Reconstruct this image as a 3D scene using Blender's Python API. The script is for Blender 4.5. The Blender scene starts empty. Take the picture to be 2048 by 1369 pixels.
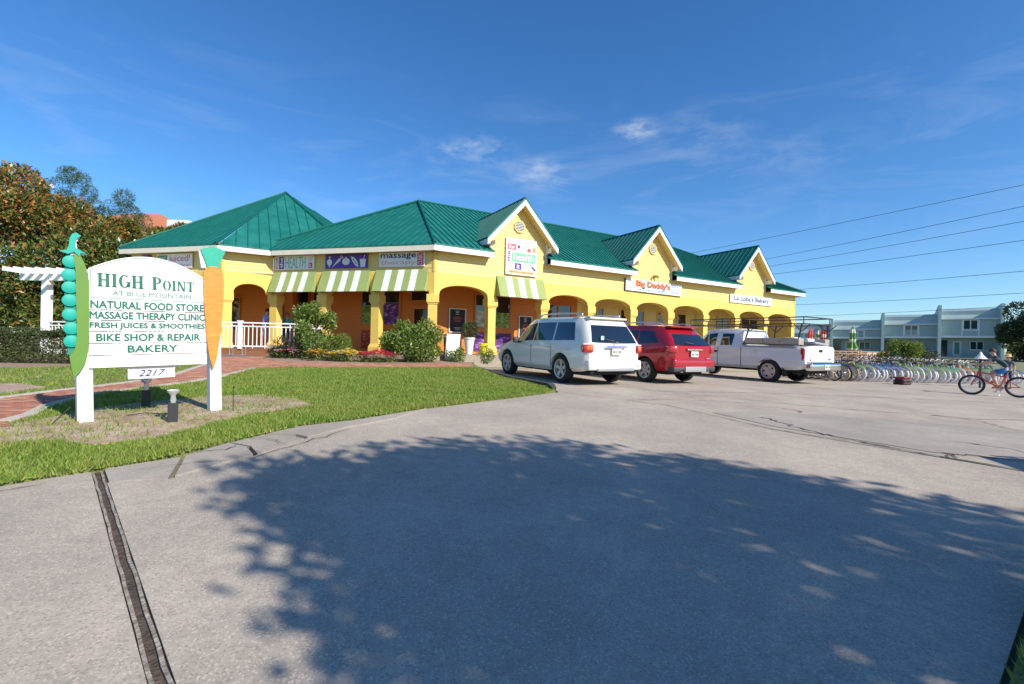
import bpy, bmesh, math, random
import numpy as np
from mathutils import Vector, Matrix, Euler
R_ = math.radians
random.seed(7); rng = np.random.default_rng(11)
scene = bpy.context.scene
col = scene.collection

# ------------------------------------------------------------------ camera, world, sun, exposure
EYE = 1.25
cam_d = bpy.data.cameras.new('camera'); cam = bpy.data.objects.new('camera', cam_d); col.objects.link(cam)
cam_d.sensor_width = 36.0; cam_d.lens = 940.0 / 2048 * 36; cam_d.shift_y = 5.5 / 2048
cam_d.clip_start = 0.05; cam_d.clip_end = 2000
cam.matrix_world = Matrix.Translation((0, 0, EYE)) @ Matrix.Rotation(R_(90), 4, 'X') @ Matrix.Rotation(0.022, 4, 'Z')
scene.camera = cam
SUN_AZ = R_(140.0)        # direction the shadows fall, measured from +X
SUN_EL = R_(35.0)
world = bpy.data.worlds.new('World'); scene.world = world; world.use_nodes = True
wn = world.node_tree; wn.nodes.clear()
w_out = wn.nodes.new('ShaderNodeOutputWorld'); w_bg = wn.nodes.new('ShaderNodeBackground')
sky = wn.nodes.new('ShaderNodeTexSky'); sky.sky_type = 'NISHITA'; sky.sun_disc = False
sky.sun_elevation = SUN_EL
sx, sy = -math.cos(SUN_AZ), -math.sin(SUN_AZ)          # horizontal direction towards the sun
sky.sun_rotation = math.atan2(sx, sy)
sky.air_density = 1.0; sky.dust_density = 0.2; sky.ozone_density = 4.0; sky.altitude = 0
w_bg.inputs['Strength'].default_value = 0.092
# thin wispy clouds, part of the sky itself
def wnode(t, **kw):
    n = wn.nodes.new(t)
    for k, v in kw.items(): setattr(n, k, v)
    return n
tc = wnode('ShaderNodeTexCoord')
mp = wnode('ShaderNodeMapping'); mp.inputs['Scale'].default_value = (1.6, 1.6, 7.0); mp.inputs['Rotation'].default_value = (0, R_(-9), 0)
wn.links.new(tc.outputs['Generated'], mp.inputs['Vector'])
nz = wnode('ShaderNodeTexNoise'); nz.inputs['Scale'].default_value = 2.3; nz.inputs['Detail'].default_value = 9; nz.inputs['Roughness'].default_value = 0.62; nz.inputs['Distortion'].default_value = 0.9
wn.links.new(mp.outputs['Vector'], nz.inputs['Vector'])
cr = wnode('ShaderNodeValToRGB'); cr.color_ramp.elements[0].position = 0.50; cr.color_ramp.elements[1].position = 0.85
wn.links.new(nz.outputs['Fac'], cr.inputs['Fac'])
sep = wnode('ShaderNodeSeparateXYZ'); wn.links.new(tc.outputs['Generated'], sep.inputs[0])
hz = wnode('ShaderNodeMapRange'); hz.inputs[1].default_value = 0.08; hz.inputs[2].default_value = 0.30; hz.inputs[3].default_value = 0.0; hz.inputs[4].default_value = 1.0
wn.links.new(sep.outputs['Z'], hz.inputs[0])
hz2 = wnode('ShaderNodeMapRange'); hz2.inputs[1].default_value = 0.34; hz2.inputs[2].default_value = 0.50; hz2.inputs[3].default_value = 1.0; hz2.inputs[4].default_value = 0.0
wn.links.new(sep.outputs['Z'], hz2.inputs[0])
def wmath(op, a, b):
    m = wnode('ShaderNodeMath', operation=op)
    for i, q in enumerate((a, b)):
        if isinstance(q, (int, float)): m.inputs[i].default_value = q
        else: wn.links.new(q, m.inputs[i])
    return m.outputs[0]
fac = wmath('MULTIPLY', wmath('MULTIPLY', cr.outputs['Color'], hz.outputs[0]), hz2.outputs[0])
fac = wmath('MULTIPLY', fac, 0.22)
# a few distinct small puffs
def puff(d, size, gain, sc):
    v = Vector(d).normalized()
    vm = wnode('ShaderNodeVectorMath', operation='DISTANCE')
    nn = wnode('ShaderNodeTexNoise'); nn.inputs['Scale'].default_value = sc; nn.inputs['Detail'].default_value = 8; nn.inputs['Roughness'].default_value = 0.65
    mm = wnode('ShaderNodeMapping'); mm.inputs['Scale'].default_value = (1, 1, 2.6)
    wn.links.new(tc.outputs['Generated'], mm.inputs['Vector']); wn.links.new(mm.outputs['Vector'], nn.inputs['Vector'])
    ma = wnode('ShaderNodeMapping'); ma.inputs['Scale'].default_value = (1, 1, 2.2); wn.links.new(tc.outputs['Generated'], ma.inputs['Vector'])
    wn.links.new(ma.outputs['Vector'], vm.inputs[0]); vm.inputs[1].default_value = (v.x, v.y, v.z * 2.2)
    mr = wnode('ShaderNodeMapRange'); mr.interpolation_type = 'SMOOTHSTEP'
    mr.inputs[1].default_value = 0.0; mr.inputs[2].default_value = size; mr.inputs[3].default_value = gain; mr.inputs[4].default_value = 0.0
    wn.links.new(vm.outputs['Value'], mr.inputs[0])
    r2 = wnode('ShaderNodeMapRange'); r2.inputs[1].default_value = 0.42; r2.inputs[2].default_value = 0.72
    wn.links.new(nn.outputs['Fac'], r2.inputs[0])
    return wmath('MULTIPLY', mr.outputs[0], r2.outputs[0])
for d, s_, g_, c_ in (((0.255, 1, 0.462), 0.06, 0.75, 16), ((-0.07, 1, 0.41), 0.10, 0.4, 18), ((0.05, 1, 0.365), 0.10, 0.55, 14), ((0.40, 1, 0.455), 0.16, 0.22, 12), ((-0.14, 1, 0.405), 0.07, 0.4, 20), ((0.62, 1, 0.42), 0.14, 0.18, 12)):
    fac = wmath('ADD', fac, puff(d, s_, g_, c_))
fac_c = wnode('ShaderNodeClamp'); wn.links.new(fac, fac_c.inputs[0]); fac_c.inputs[2].default_value = 0.8
mixc = wnode('ShaderNodeMix', data_type='RGBA')
wn.links.new(fac_c.outputs[0], mixc.inputs['Factor'])
hs_ = wnode('ShaderNodeHueSaturation'); hs_.inputs['Saturation'].default_value = 1.2; hs_.inputs['Value'].default_value = 1.22; wn.links.new(sky.outputs['Color'], hs_.inputs['Color'])
tint = wnode('ShaderNodeMix', data_type='RGBA', blend_type='MULTIPLY'); tint.inputs['Factor'].default_value = 1.0; tint.inputs[7].default_value = (0.84, 0.98, 1.10, 1); wn.links.new(hs_.outputs['Color'], tint.inputs[6])
wn.links.new(tint.outputs[2], mixc.inputs[6]); mixc.inputs[7].default_value = (6.0, 6.5, 7.2, 1)
wn.links.new(mixc.outputs[2], w_bg.inputs['Color']); wn.links.new(w_bg.outputs[0], w_out.inputs['Surface'])

sun_d = bpy.data.lights.new('sun', 'SUN'); sun_d.energy = 4.5; sun_d.angle = R_(0.53); sun_d.color = (1.0, 0.93, 0.82)
sun = bpy.data.objects.new('sun', sun_d); col.objects.link(sun)
sdir = Vector((math.cos(SUN_AZ) * math.cos(SUN_EL), math.sin(SUN_AZ) * math.cos(SUN_EL), -math.sin(SUN_EL)))
sun.rotation_euler = sdir.to_track_quat('-Z', 'Y').to_euler(); sun.location = (20, -20, 30)
vs = scene.view_settings
vs.view_transform = 'Standard'; vs.look = 'None'; vs.gamma = 1.0; vs.use_curve_mapping = False; vs.exposure = 0.5
scene.cycles.use_denoising = True
scene.cycles.max_bounces = 6; scene.cycles.transparent_max_bounces = 8

# ------------------------------------------------------------------ materials
MATS = {}
def nodes_of(m): return m.node_tree.nodes, m.node_tree.links
def mat(name, color, rough=0.6, metal=0.0, spec=0.5, var=0.0, vscale=8.0, bump=0.0, bscale=40.0, coat=0.0, emit=None, trans=0.0, stretch=None, island=0.0, color2=None, sheen=0):
    if name in MATS: return MATS[name]
    m = bpy.data.materials.new(name); m.use_nodes = True; MATS[name] = m
    N, L = nodes_of(m); b = N['Principled BSDF']
    b.inputs['Base Color'].default_value = (*color, 1); b.inputs['Roughness'].default_value = rough; b.inputs['Metallic'].default_value = metal
    b.inputs['Specular IOR Level'].default_value = spec; b.inputs['Coat Weight'].default_value = coat; b.inputs['Coat Roughness'].default_value = 0.04
    if trans: b.inputs['Transmission Weight'].default_value = trans
    src = None
    tcn = N.new('ShaderNodeTexCoord'); vec = tcn.outputs['Object']
    if stretch:
        mpn = N.new('ShaderNodeMapping'); mpn.inputs['Scale'].default_value = stretch; L.new(vec, mpn.inputs[0]); vec = mpn.outputs[0]
    if var > 0 or color2 is not None or island > 0:
        c2 = color2 if color2 is not None else tuple(max(0, c * (1 - var)) for c in color)
        c1 = color if color2 is not None else tuple(min(1, c * (1 + var)) for c in color)
        mx = N.new('ShaderNodeMix'); mx.data_type = 'RGBA'; mx.inputs[6].default_value = (*c1, 1); mx.inputs[7].default_value = (*c2, 1)
        if island > 0:
            g = N.new('ShaderNodeNewGeometry'); L.new(g.outputs['Random Per Island'], mx.inputs['Factor'])
        else:
            n = N.new('ShaderNodeTexNoise'); n.inputs['Scale'].default_value = vscale; n.inputs['Detail'].default_value = 6; n.inputs['Roughness'].default_value = 0.6
            L.new(vec, n.inputs['Vector'])
            rr = N.new('ShaderNodeMapRange'); rr.inputs[1].default_value = 0.3; rr.inputs[2].default_value = 0.7; L.new(n.outputs['Fac'], rr.inputs[0]); L.new(rr.outputs[0], mx.inputs['Factor'])
        L.new(mx.outputs[2], b.inputs['Base Color'])
    if bump > 0:
        n2 = N.new('ShaderNodeTexNoise'); n2.inputs['Scale'].default_value = bscale; n2.inputs['Detail'].default_value = 5; L.new(vec, n2.inputs['Vector'])
        bp = N.new('ShaderNodeBump'); bp.inputs['Strength'].default_value = bump; bp.inputs['Distance'].default_value = 0.02
        L.new(n2.outputs['Fac'], bp.inputs['Height']); L.new(bp.outputs[0], b.inputs['Normal'])
    if emit: b.inputs['Emission Color'].default_value = (*emit[0], 1); b.inputs['Emission Strength'].default_value = emit[1]
    return m

def leaf_mat(name, cols, rough=0.45, transl=0.35):
    """foliage: colour picked per leaf, some light passing through"""
    m = bpy.data.materials.new(name); m.use_nodes = True; MATS[name] = m
    N, L = nodes_of(m); b = N['Principled BSDF']; out = N['Material Output']
    g = N.new('ShaderNodeNewGeometry'); r = N.new('ShaderNodeValToRGB'); r.color_ramp.interpolation = 'CONSTANT'
    el = r.color_ramp.elements
    while len(el) < len(cols): el.new(0.5)
    acc = 0.0
    for e, (w, c) in zip(el, cols): e.position = acc; e.color = (*c, 1); acc += w
    L.new(g.outputs['Random Per Island'], r.inputs['Fac']); L.new(r.outputs['Color'], b.inputs['Base Color'])
    b.inputs['Roughness'].default_value = rough; b.inputs['Specular IOR Level'].default_value = 0.4
    t = N.new('ShaderNodeBsdfTranslucent'); L.new(r.outputs['Color'], t.inputs['Color'])
    mx = N.new('ShaderNodeMixShader'); mx.inputs[0].default_value = transl
    L.new(b.outputs[0], mx.inputs[1]); L.new(t.outputs[0], mx.inputs[2]); L.new(mx.outputs[0], out.inputs['Surface'])
    return m

# ------------------------------------------------------------------ mesh helpers
class MB:
    def __init__(s): s.v = []; s.f = []; s.m = []
    def add(s, vs, fs, mi=0):
        o = len(s.v); s.v += [tuple(v) for v in vs]; s.f += [tuple(i + o for i in f) for f in fs]; s.m += [mi] * len(fs); return s
    def box(s, c, size, rot=None, mi=0):
        hx, hy, hz_ = size[0] / 2, size[1] / 2, size[2] / 2
        vs = [Vector((x, y, z)) for z in (-hz_, hz_) for y in (-hy, hy) for x in (-hx, hx)]
        if rot is not None: vs = [rot @ v for v in vs]
        c = Vector(c)
        return s.add([v + c for v in vs], [(0, 2, 3, 1), (4, 5, 7, 6), (0, 1, 5, 4), (2, 6, 7, 3), (0, 4, 6, 2), (1, 3, 7, 5)], mi)
    def tube(s, p0, p1, r0, r1=None, n=8, cap=True, mi=0):
        p0, p1 = Vector(p0), Vector(p1); r1 = r0 if r1 is None else r1
        d = (p1 - p0); q = d.to_track_quat('Z', 'Y') if d.length > 1e-9 else Euler((0, 0, 0)).to_quaternion()
        vs = []
        for p, r in ((p0, r0), (p1, r1)):
            for i in range(n):
                a = 2 * math.pi * i / n; vs.append(p + q @ Vector((math.cos(a) * r, math.sin(a) * r, 0)))
        fs = [(i, (i + 1) % n, n + (i + 1) % n, n + i) for i in range(n)]
        if cap: fs += [tuple(range(n - 1, -1, -1)), tuple(range(n, 2 * n))]
        return s.add(vs, fs, mi)
    def path(s, pts, r, n=8, mi=0):
        pts = [Vector(p) for p in pts]
        for a, b in zip(pts[:-1], pts[1:]): s.tube(a, b, r, r, n, True, mi)
        return s
    def lathe(s, prof, n=24, origin=(0, 0, 0), axis='Z', mi=0, closed=False):
        o = Vector(origin); vs = []; k = len(prof)
        for i in range(n):
            a = 2 * math.pi * i / n; c, d = math.cos(a), math.sin(a)
            for r, h in prof:
                p = {'Z': (r * c, r * d, h), 'Y': (r * c, h, r * d), 'X': (h, r * c, r * d)}[axis]
                vs.append(o + Vector(p))
        fs = []
        kk = k if closed else k - 1
        for i in range(n):
            j = (i + 1) % n
            for t in range(kk):
                u = (t + 1) % k
                fs.append((i * k + t, j * k + t, j * k + u, i * k + u))
        return s.add(vs, fs, mi)
    def prism(s, poly, fn, d0, d1, mi=0):
        """poly: 2-D outline; fn(a, b, depth) -> point"""
        n = len(poly)
        vs = [fn(a, b, d0) for a, b in poly] + [fn(a, b, d1) for a, b in poly]
        fs = [tuple(range(n)), tuple(range(2 * n - 1, n - 1, -1))] + [(i, n + i, n + (i + 1) % n, (i + 1) % n) for i in range(n)]
        return s.add(vs, fs, mi)
    def mesh(s, name, mats, smooth=False, fix=True):
        me = bpy.data.meshes.new(name); me.from_pydata(s.v, [], s.f)
        for m in (mats if isinstance(mats, (list, tuple)) else [mats]): me.materials.append(m)
        if len(set(s.m)) > 1: me.polygons.foreach_set('material_index', s.m)
        if fix:
            bm = bmesh.new(); bm.from_mesh(me); bmesh.ops.recalc_face_normals(bm, faces=bm.faces); bm.to_mesh(me); bm.free()
        if smooth:
            me.polygons.foreach_set('use_smooth', [True] * len(me.polygons))
            me.set_sharp_from_angle(angle=R_(38))
        me.update(); return me
    def build(s, name, mats, parent=None, smooth=False, fix=True):
        return link(name, s.mesh(name, mats, smooth, fix), parent)

def link(name, me, parent=None, M=None):
    o = bpy.data.objects.new(name, me); col.objects.link(o)
    if parent is not None:
        o.parent = parent
        if M is None and 'world_parts' in parent: o.matrix_parent_inverse = parent.matrix_basis.inverted()
    if M is not None: o.matrix_basis = M
    return o
def tag(o, label=None, cat=None, group=None, kind=None):
    if label: o['label'] = label
    if cat: o['category'] = cat
    if group: o['group'] = group
    if kind: o['kind'] = kind
    return o
def thing(name, label, cat, loc=(0, 0, 0), rz=0.0, group=None):
    """Empty at the base of a thing; parts are modelled in its local space"""
    o = bpy.data.objects.new(name, None); col.objects.link(o); o.location = loc; o.rotation_euler = (0, 0, rz)
    o.empty_display_size = 0.3
    return tag(o, label, cat, group)
def wthing(name, label, cat, loc, group=None):
    """the same, but its parts are given in world coordinates"""
    o = thing(name, label, cat, loc, 0, group); o['world_parts'] = 1
    return o
def copy_tree(o, parent=None):
    c = o.copy(); col.objects.link(c)
    if parent is not None: c.parent = parent
    for ch in list(o.children): copy_tree(ch, c)
    return c
_unit = {}
def unit_box(m):
    if m.name not in _unit: _unit[m.name] = MB().box((0, 0, 0), (1, 1, 1)).mesh('piece_' + m.name, m)
    return _unit[m.name]
def bar(name, p0, p1, w, h, m, parent, up=(0, 0, 1)):
    """a straight member from p0 to p1 (shared unit box)"""
    p0, p1 = Vector(p0), Vector(p1); d = p1 - p0; L = d.length; x = d / L
    z = Vector(up); z = (z - x * z.dot(x)).normalized(); y = z.cross(x)
    M = Matrix.Translation((p0 + p1) / 2) @ Matrix((x, y, z)).transposed().to_4x4() @ Matrix.Diagonal((L, w, h, 1))
    o = link(name, unit_box(m), parent)
    if parent is not None and 'world_parts' in parent: o.matrix_parent_inverse = parent.matrix_basis.inverted()
    o.matrix_basis = M
    return o
def text_mesh(txt, size, ext=0.004, bold=0.0, shear=0.0, spacing=1.0, xs=1.0):
    cu = bpy.data.curves.new('txt', 'FONT'); cu.body = txt; cu.size = size; cu.extrude = ext; cu.offset = bold; cu.shear = shear
    cu.space_character = spacing; cu.align_x = 'CENTER'; cu.align_y = 'CENTER'; cu.resolution_u = 3
    o = bpy.data.objects.new('txt', cu); col.objects.link(o)
    dg = bpy.context.evaluated_depsgraph_get(); me = bpy.data.meshes.new_from_object(o.evaluated_get(dg))
    bpy.data.objects.remove(o); bpy.data.curves.remove(cu)
    vs_ = np.zeros(len(me.vertices) * 3); me.vertices.foreach_get('co', vs_); vs_ = vs_.reshape(-1, 3)
    if len(vs_):
        vs_[:, 0] -= (vs_[:, 0].max() + vs_[:, 0].min()) / 2; vs_[:, 1] -= (vs_[:, 1].max() + vs_[:, 1].min()) / 2
        vs_[:, 0] *= xs; me.vertices.foreach_set('co', vs_.ravel())
    return me
def fit_text(txt, w, h, m, **kw):
    fat = kw.pop('bold', 0.0) * 2.2
    """lettering scaled to exactly w x h"""
    me = text_mesh(txt, 1.0, **kw)
    vs_ = np.zeros(len(me.vertices) * 3); me.vertices.foreach_get('co', vs_); vs_ = vs_.reshape(-1, 3)
    e = vs_.max(0) - vs_.min(0); vs_[:, 0] *= w / e[0]; vs_[:, 1] *= h / e[1]; vs_[:, 2] = np.where(vs_[:, 2] > 0, 0.004, -0.002)
    me.vertices.foreach_set('co', vs_.ravel()); me.materials.clear(); me.materials.append(m); me.update()
    if fat > 0:
        bm = bmesh.new()
        for k, (dx, dy) in enumerate(((0, 0), (fat, 0), (-fat, 0), (0, fat), (0, -fat))):
            n0 = len(bm.verts); bm.from_mesh(me); bm.verts.ensure_lookup_table()
            for v in bm.verts[n0:]: v.co += Vector((dx * h, dy * h, k * 0.0004))
        bm.to_mesh(me); bm.free(); me.update()
    return me

# ------------------------------------------------------------------ ground shape
def softc(x, a, b, k=2.0):
    sp = lambda t: k * np.logaddexp(0.0, t / k)
    return a + sp(x - a) - sp(x - b)
def sstep(a, b, x):
    t = np.clip((np.asarray(x, float) - a) / (b - a), 0, 1); return t * t * (3 - 2 * t)
def G0(x, y): return -0.020 * softc(x, -8, 26) + 0.030 * softc(y, -30, 12)
_g00 = float(G0(0.0, 0.0))
def G(x, y):
    """paved ground: falls gently to the right, rises away from the camera"""
    return G0(x, y) - _g00 + 1.0 * sstep(30, 52, y) * sstep(12, 26, x)
UV = lambda a: Vector((math.cos(R_(a)), math.sin(R_(a)), 0))
D_, C_, B_ = UV(30), UV(165), UV(210)
nD = Vector((D_.y, -D_.x, 0)); nC = Vector((-C_.y, C_.x, 0)); nB = Vector((-B_.y, B_.x, 0))
K = Vector((-2.998, 17.834, 0)); Q = Vector((-10.098, 19.737, 0)); P = Vector((-11.682, 18.822, 0))
def lawn_rise(x, y):
    d = (np.asarray(x) - K.x) * nC.x + (np.asarray(y) - K.y) * nC.y
    return 0.14 * (1 - sstep(0.6, 5.0, d))
def GL(x, y): return G(x, y) + 0.03 + lawn_rise(x, y)

def drape(name, poly, zf, m, eps=0.0, res=0.5, depth=0.08, kind='structure', parent=None):
    """a sheet with the outline poly laid over the ground zf, with a skirt"""
    bm = bmesh.new()
    vs_ = [bm.verts.new((x, y, 0)) for x, y in poly]
    f = bm.faces.new(vs_)
    if f.normal.z < 0: f.normal_flip()
    bmesh.ops.triangulate(bm, faces=bm.faces[:])
    xs = [p[0] for p in poly]; ys = [p[1] for p in poly]
    for ax, lo, hi in ((0, min(xs), max(xs)), (1, min(ys), max(ys))):
        n = int((hi - lo) / res)
        for i in range(1, n + 1):
            co = [0, 0, 0]; no = [0, 0, 0]; co[ax] = lo + (hi - lo) * i / (n + 1); no[ax] = 1
            bmesh.ops.bisect_plane(bm, geom=bm.verts[:] + bm.edges[:] + bm.faces[:], plane_co=co, plane_no=no, dist=1e-5)
    bm.normal_update()
    for f in bm.faces:
        if f.normal.z < 0: f.normal_flip()
    if depth:
        be = [e for e in bm.edges if e.is_boundary]
        r = bmesh.ops.extrude_edge_only(bm, edges=be)
        low = [g for g in r['geom'] if isinstance(g, bmesh.types.BMVert)]
        lows = set(low)
    else: lows = set()
    for v in bm.verts: v.co.z = float(zf(v.co.x, v.co.y)) + eps - (depth if v in lows else 0)
    me = bpy.data.meshes.new(name); bm.to_mesh(me); bm.free(); me.materials.append(m)
    o = link(name, me, parent)
    if kind: o['kind'] = kind
    return o
# ================================================================== GROUND
def concrete_mat(name, c1, c2, speck=0.5, scale=1.0):
    m = bpy.data.materials.new(name); m.use_nodes = True; MATS[name] = m
    N, L = nodes_of(m); b = N['Principled BSDF']; b.inputs['Roughness'].default_value = 0.88; b.inputs['Specular IOR Level'].default_value = 0.25
    t = N.new('ShaderNodeTexCoord'); v = t.outputs['Object']
    def noise(sc, det, ro=0.6):
        n = N.new('ShaderNodeTexNoise'); n.inputs['Scale'].default_value = sc * scale; n.inputs['Detail'].default_value = det; n.inputs['Roughness'].default_value = ro; L.new(v, n.inputs['Vector']); return n.outputs['Fac']
    def rng_(src, a, b_, c=0.0, d=1.0):
        r = N.new('ShaderNodeMapRange'); r.inputs[1].default_value = a; r.inputs[2].default_value = b_; r.inputs[3].default_value = c; r.inputs[4].default_value = d; L.new(src, r.inputs[0]); return r.outputs[0]
    def mix(f, a, b_):
        mx = N.new('ShaderNodeMix'); mx.data_type = 'RGBA'
        L.new(f, mx.inputs['Factor'])
        for i, q in ((6, a), (7, b_)):
            if isinstance(q, tuple): mx.inputs[i].default_value = (*q, 1)
            else: L.new(q, mx.inputs[i])
        return mx.outputs[2]
    base = mix(rng_(noise(0.7, 8, 0.7), 0.38, 0.68), c1, tuple(x * 0.74 for x in c2))
    mid = mix(rng_(noise(9, 8, 0.8), 0.35, 0.72, 0, 0.75), base, tuple(x * 0.72 for x in c2))
    # exposed aggregate: light and dark grains
    vo = N.new('ShaderNodeTexVoronoi'); vo.inputs['Scale'].default_value = 130 * scale; L.new(v, vo.inputs['Vector'])
    sepc = N.new('ShaderNodeSeparateColor'); L.new(vo.outputs['Color'], sepc.inputs[0])
    g1 = mix(rng_(sepc.outputs[0], 0.80, 0.86, 0, speck), mid, tuple(x * 0.45 for x in c1))
    g2 = mix(rng_(sepc.outputs[1], 0.86, 0.9, 0, speck), g1, tuple(min(1, x * 1.28) for x in c1))
    # dark spots of gum and oil
    v2 = N.new('ShaderNodeTexVoronoi'); v2.inputs['Scale'].default_value = 2.6; wv = N.new('ShaderNodeTexNoise'); wv.inputs['Scale'].default_value = 22
    L.new(v, wv.inputs['Vector']); va = N.new('ShaderNodeVectorMath'); va.operation = 'MULTIPLY_ADD'; va.inputs[1].default_value = (.05, .05, .05); L.new(wv.outputs['Color'], va.inputs[0]); L.new(v, va.inputs[2]); L.new(va.outputs[0], v2.inputs['Vector'])
    s2 = N.new('ShaderNodeSeparateColor'); L.new(v2.outputs['Color'], s2.inputs[0]); mm = N.new('ShaderNodeMath'); mm.operation = 'MULTIPLY'
    L.new(rng_(v2.outputs['Distance'], 0.085, 0.11, 0.85, 0.0), mm.inputs[0]); L.new(rng_(s2.outputs[2], 0.80, 0.82), mm.inputs[1]); sp = mm.outputs[0]
    fin = mix(sp, g2, tuple(x * 0.3 for x in c1))
    L.new(fin, b.inputs['Base Color'])
    bp = N.new('ShaderNodeBump'); bp.inputs['Strength'].default_value = 0.5; bp.inputs['Distance'].default_value = 0.006
    L.new(noise(70, 4, 0.75), bp.inputs['Height']); L.new(bp.outputs[0], b.inputs['Normal'])
    return m
M_conc = concrete_mat('driveway_concrete', (0.49, 0.42, 0.34), (0.41, 0.36, 0.30))
M_lot = concrete_mat('lot_concrete', (0.50, 0.43, 0.345), (0.42, 0.36, 0.295), 0.25)
M_patch = concrete_mat('patched_concrete', (0.43, 0.38, 0.32), (0.38, 0.335, 0.285), 0.3)
M_crack = mat('crack_dark', (0.03, 0.026, 0.022), 0.95)
M_soil = mat('sand_soil', (0.27, 0.16, 0.10), 0.95, var=0.0, color2=(0.50, 0.39, 0.29), vscale=5, bump=0.9, bscale=30)
M_mulch = mat('mulch', (0.22, 0.13, 0.085), 0.95, color2=(0.40, 0.30, 0.22), vscale=14, bump=1.0, bscale=45)
M_turf = mat('turf_base', (0.11, 0.15, 0.03), 0.95, color2=(0.22, 0.22, 0.07), vscale=3.0, bump=0.8, bscale=60)
M_far = mat('far_ground', (0.14, 0.16, 0.06), 0.95, color2=(0.24, 0.22, 0.13), vscale=0.3)
M_brick = mat('path_brick', (0.36, 0.135, 0.085), 0.85, var=0.0, color2=(0.46, 0.22, 0.145), island=1.0, bump=0.3, bscale=60)
M_mortar = mat('path_joint', (0.25, 0.17, 0.12), 0.95, var=0.2, vscale=20)
M_edge = mat('path_edging', (0.48, 0.43, 0.36), 0.9, var=0.15, vscale=12, bump=0.3)

# one sheet to the horizon
def ground_sheet():
    xs = np.concatenate([np.linspace(-600, -60, 10)[:-1], np.linspace(-60, 80, 71), np.linspace(80, 700, 10)[1:]])
    ys = np.concatenate([np.linspace(-300, -20, 6)[:-1], np.linspace(-20, 90, 56), np.linspace(90, 900, 12)[1:]])
    X, Y = np.meshgrid(xs, ys); Z = G(X, Y) - 0.05
    vs_ = np.stack([X, Y, Z], -1).reshape(-1, 3); nx = len(xs)
    fs = [(j * nx + i, j * nx + i + 1, (j + 1) * nx + i + 1, (j + 1) * nx + i) for j in range(len(ys) - 1) for i in range(nx - 1)]
    me = bpy.data.meshes.new('ground'); me.from_pydata(vs_.tolist(), [], fs); me.materials.append(M_far)
    me.polygons.foreach_set('use_smooth', [True] * len(me.polygons))
    tag(link('ground', me), kind='structure')
ground_sheet()
lawn_edge = [(-3.62, 3.28), (-3.33, 3.68), (-3.07, 4.06), (-2.81, 4.85), (-2.50, 5.66), (-2.07, 6.12), (-1.27, 7.30), (-0.2, 8.56), (0.62, 9.55), (0.98, 10.02)]
seam = [(0.98, 10.0), (2.88, 8.70), (3.75, 6.72), (4.98, 5.40), (7.0, 3.2)]
J0, J1 = Vector((-3.30, 3.76)), Vector((1.4, -1.0))
jd = (J1 - J0).normalized(); jn = Vector((jd.y, -jd.x)); jw = 0.036
verge_edge = [(1.30, 1.30), (1.85, 1.76), (2.64, 2.38), (4.7, 4.02), (5.6, 3.2)]
apron = [(-2.62, 3.62), (-2.35, 4.35), (-2.2, 5.05), (-1.98, 5.62)]           # inner edge of the broken strip
off_r = lambda p: (p[0] - jn.x * jw, p[1] - jn.y * jw)
off_l = lambda p: (p[0] + jn.x * jw, p[1] + jn.y * jw)
jr0, jr1 = off_l(J0), off_l(J1); jl0, jl1 = off_r(J0), off_r(J1)
if (Vector(jr0) - Vector((0, 3))).length > (Vector(jl0) - Vector((0, 3))).length: jr0, jr1, jl0, jl1 = jl0, jl1, jr0, jr1
ja = Vector(jr0) + jd * 0.42
slab = [tuple(ja)] + apron[0:] + [(-1.55, 6.3), (-1.24, 7.28), (-0.17, 8.53), (0.65, 9.53), (1.0, 9.98)] + [(2.87, 8.68), (3.73, 6.70), (4.96, 5.38), (6.98, 3.18), (5.62, 3.18)] + [(p[0], p[1]) for p in verge_edge[::-1][1:]] + [(1.0, 1.0), (1.6, -1.2), jr1]
drape('driveway', slab, G, M_conc, 0.0, 0.6, 0.12)
drape('driveway_slab', [tuple(jl0), tuple(jl1), (1.2, -3), (-9, -3), (-6.2, 0.2), (-4.4, 2.25), (-3.64, 3.25), (-3.36, 3.66)], G, M_conc, 0.002, 0.6, 0.12)
# broken strip between lawn and driveway: four loose concrete pieces
def inset(poly, d):
    c = Vector((sum(p[0] for p in poly) / len(poly), sum(p[1] for p in poly) / len(poly)))
    return [tuple(c + (Vector(p) - c) * (1 - d / (Vector(p) - c).length)) for p in poly]
le = lawn_edge
strips = [[tuple(jr0), tuple(ja), (-2.62, 3.62), (-2.92, 4.2), (-3.07, 4.04)],
          [(-2.92, 4.22), (-2.61, 3.66), (-2.36, 4.35), (-2.58, 4.62), (-2.83, 4.72)],
          [(-2.83, 4.75), (-2.57, 4.64), (-2.35, 4.38), (-2.2, 5.05), (-2.38, 5.15), (-2.70, 5.14)],
          [(-2.69, 5.18), (-2.37, 5.18), (-2.2, 5.09), (-1.99, 5.62), (-1.6, 6.26), (-1.28, 7.2), (-2.03, 6.08), (-2.50, 5.62)]]
for i, s_ in enumerate(strips): drape('broken_kerb_slab', inset(s_, 0.014), G, M_patch, 0.006 + 0.006 * (i % 2), 0.6, 0.1)
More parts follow.
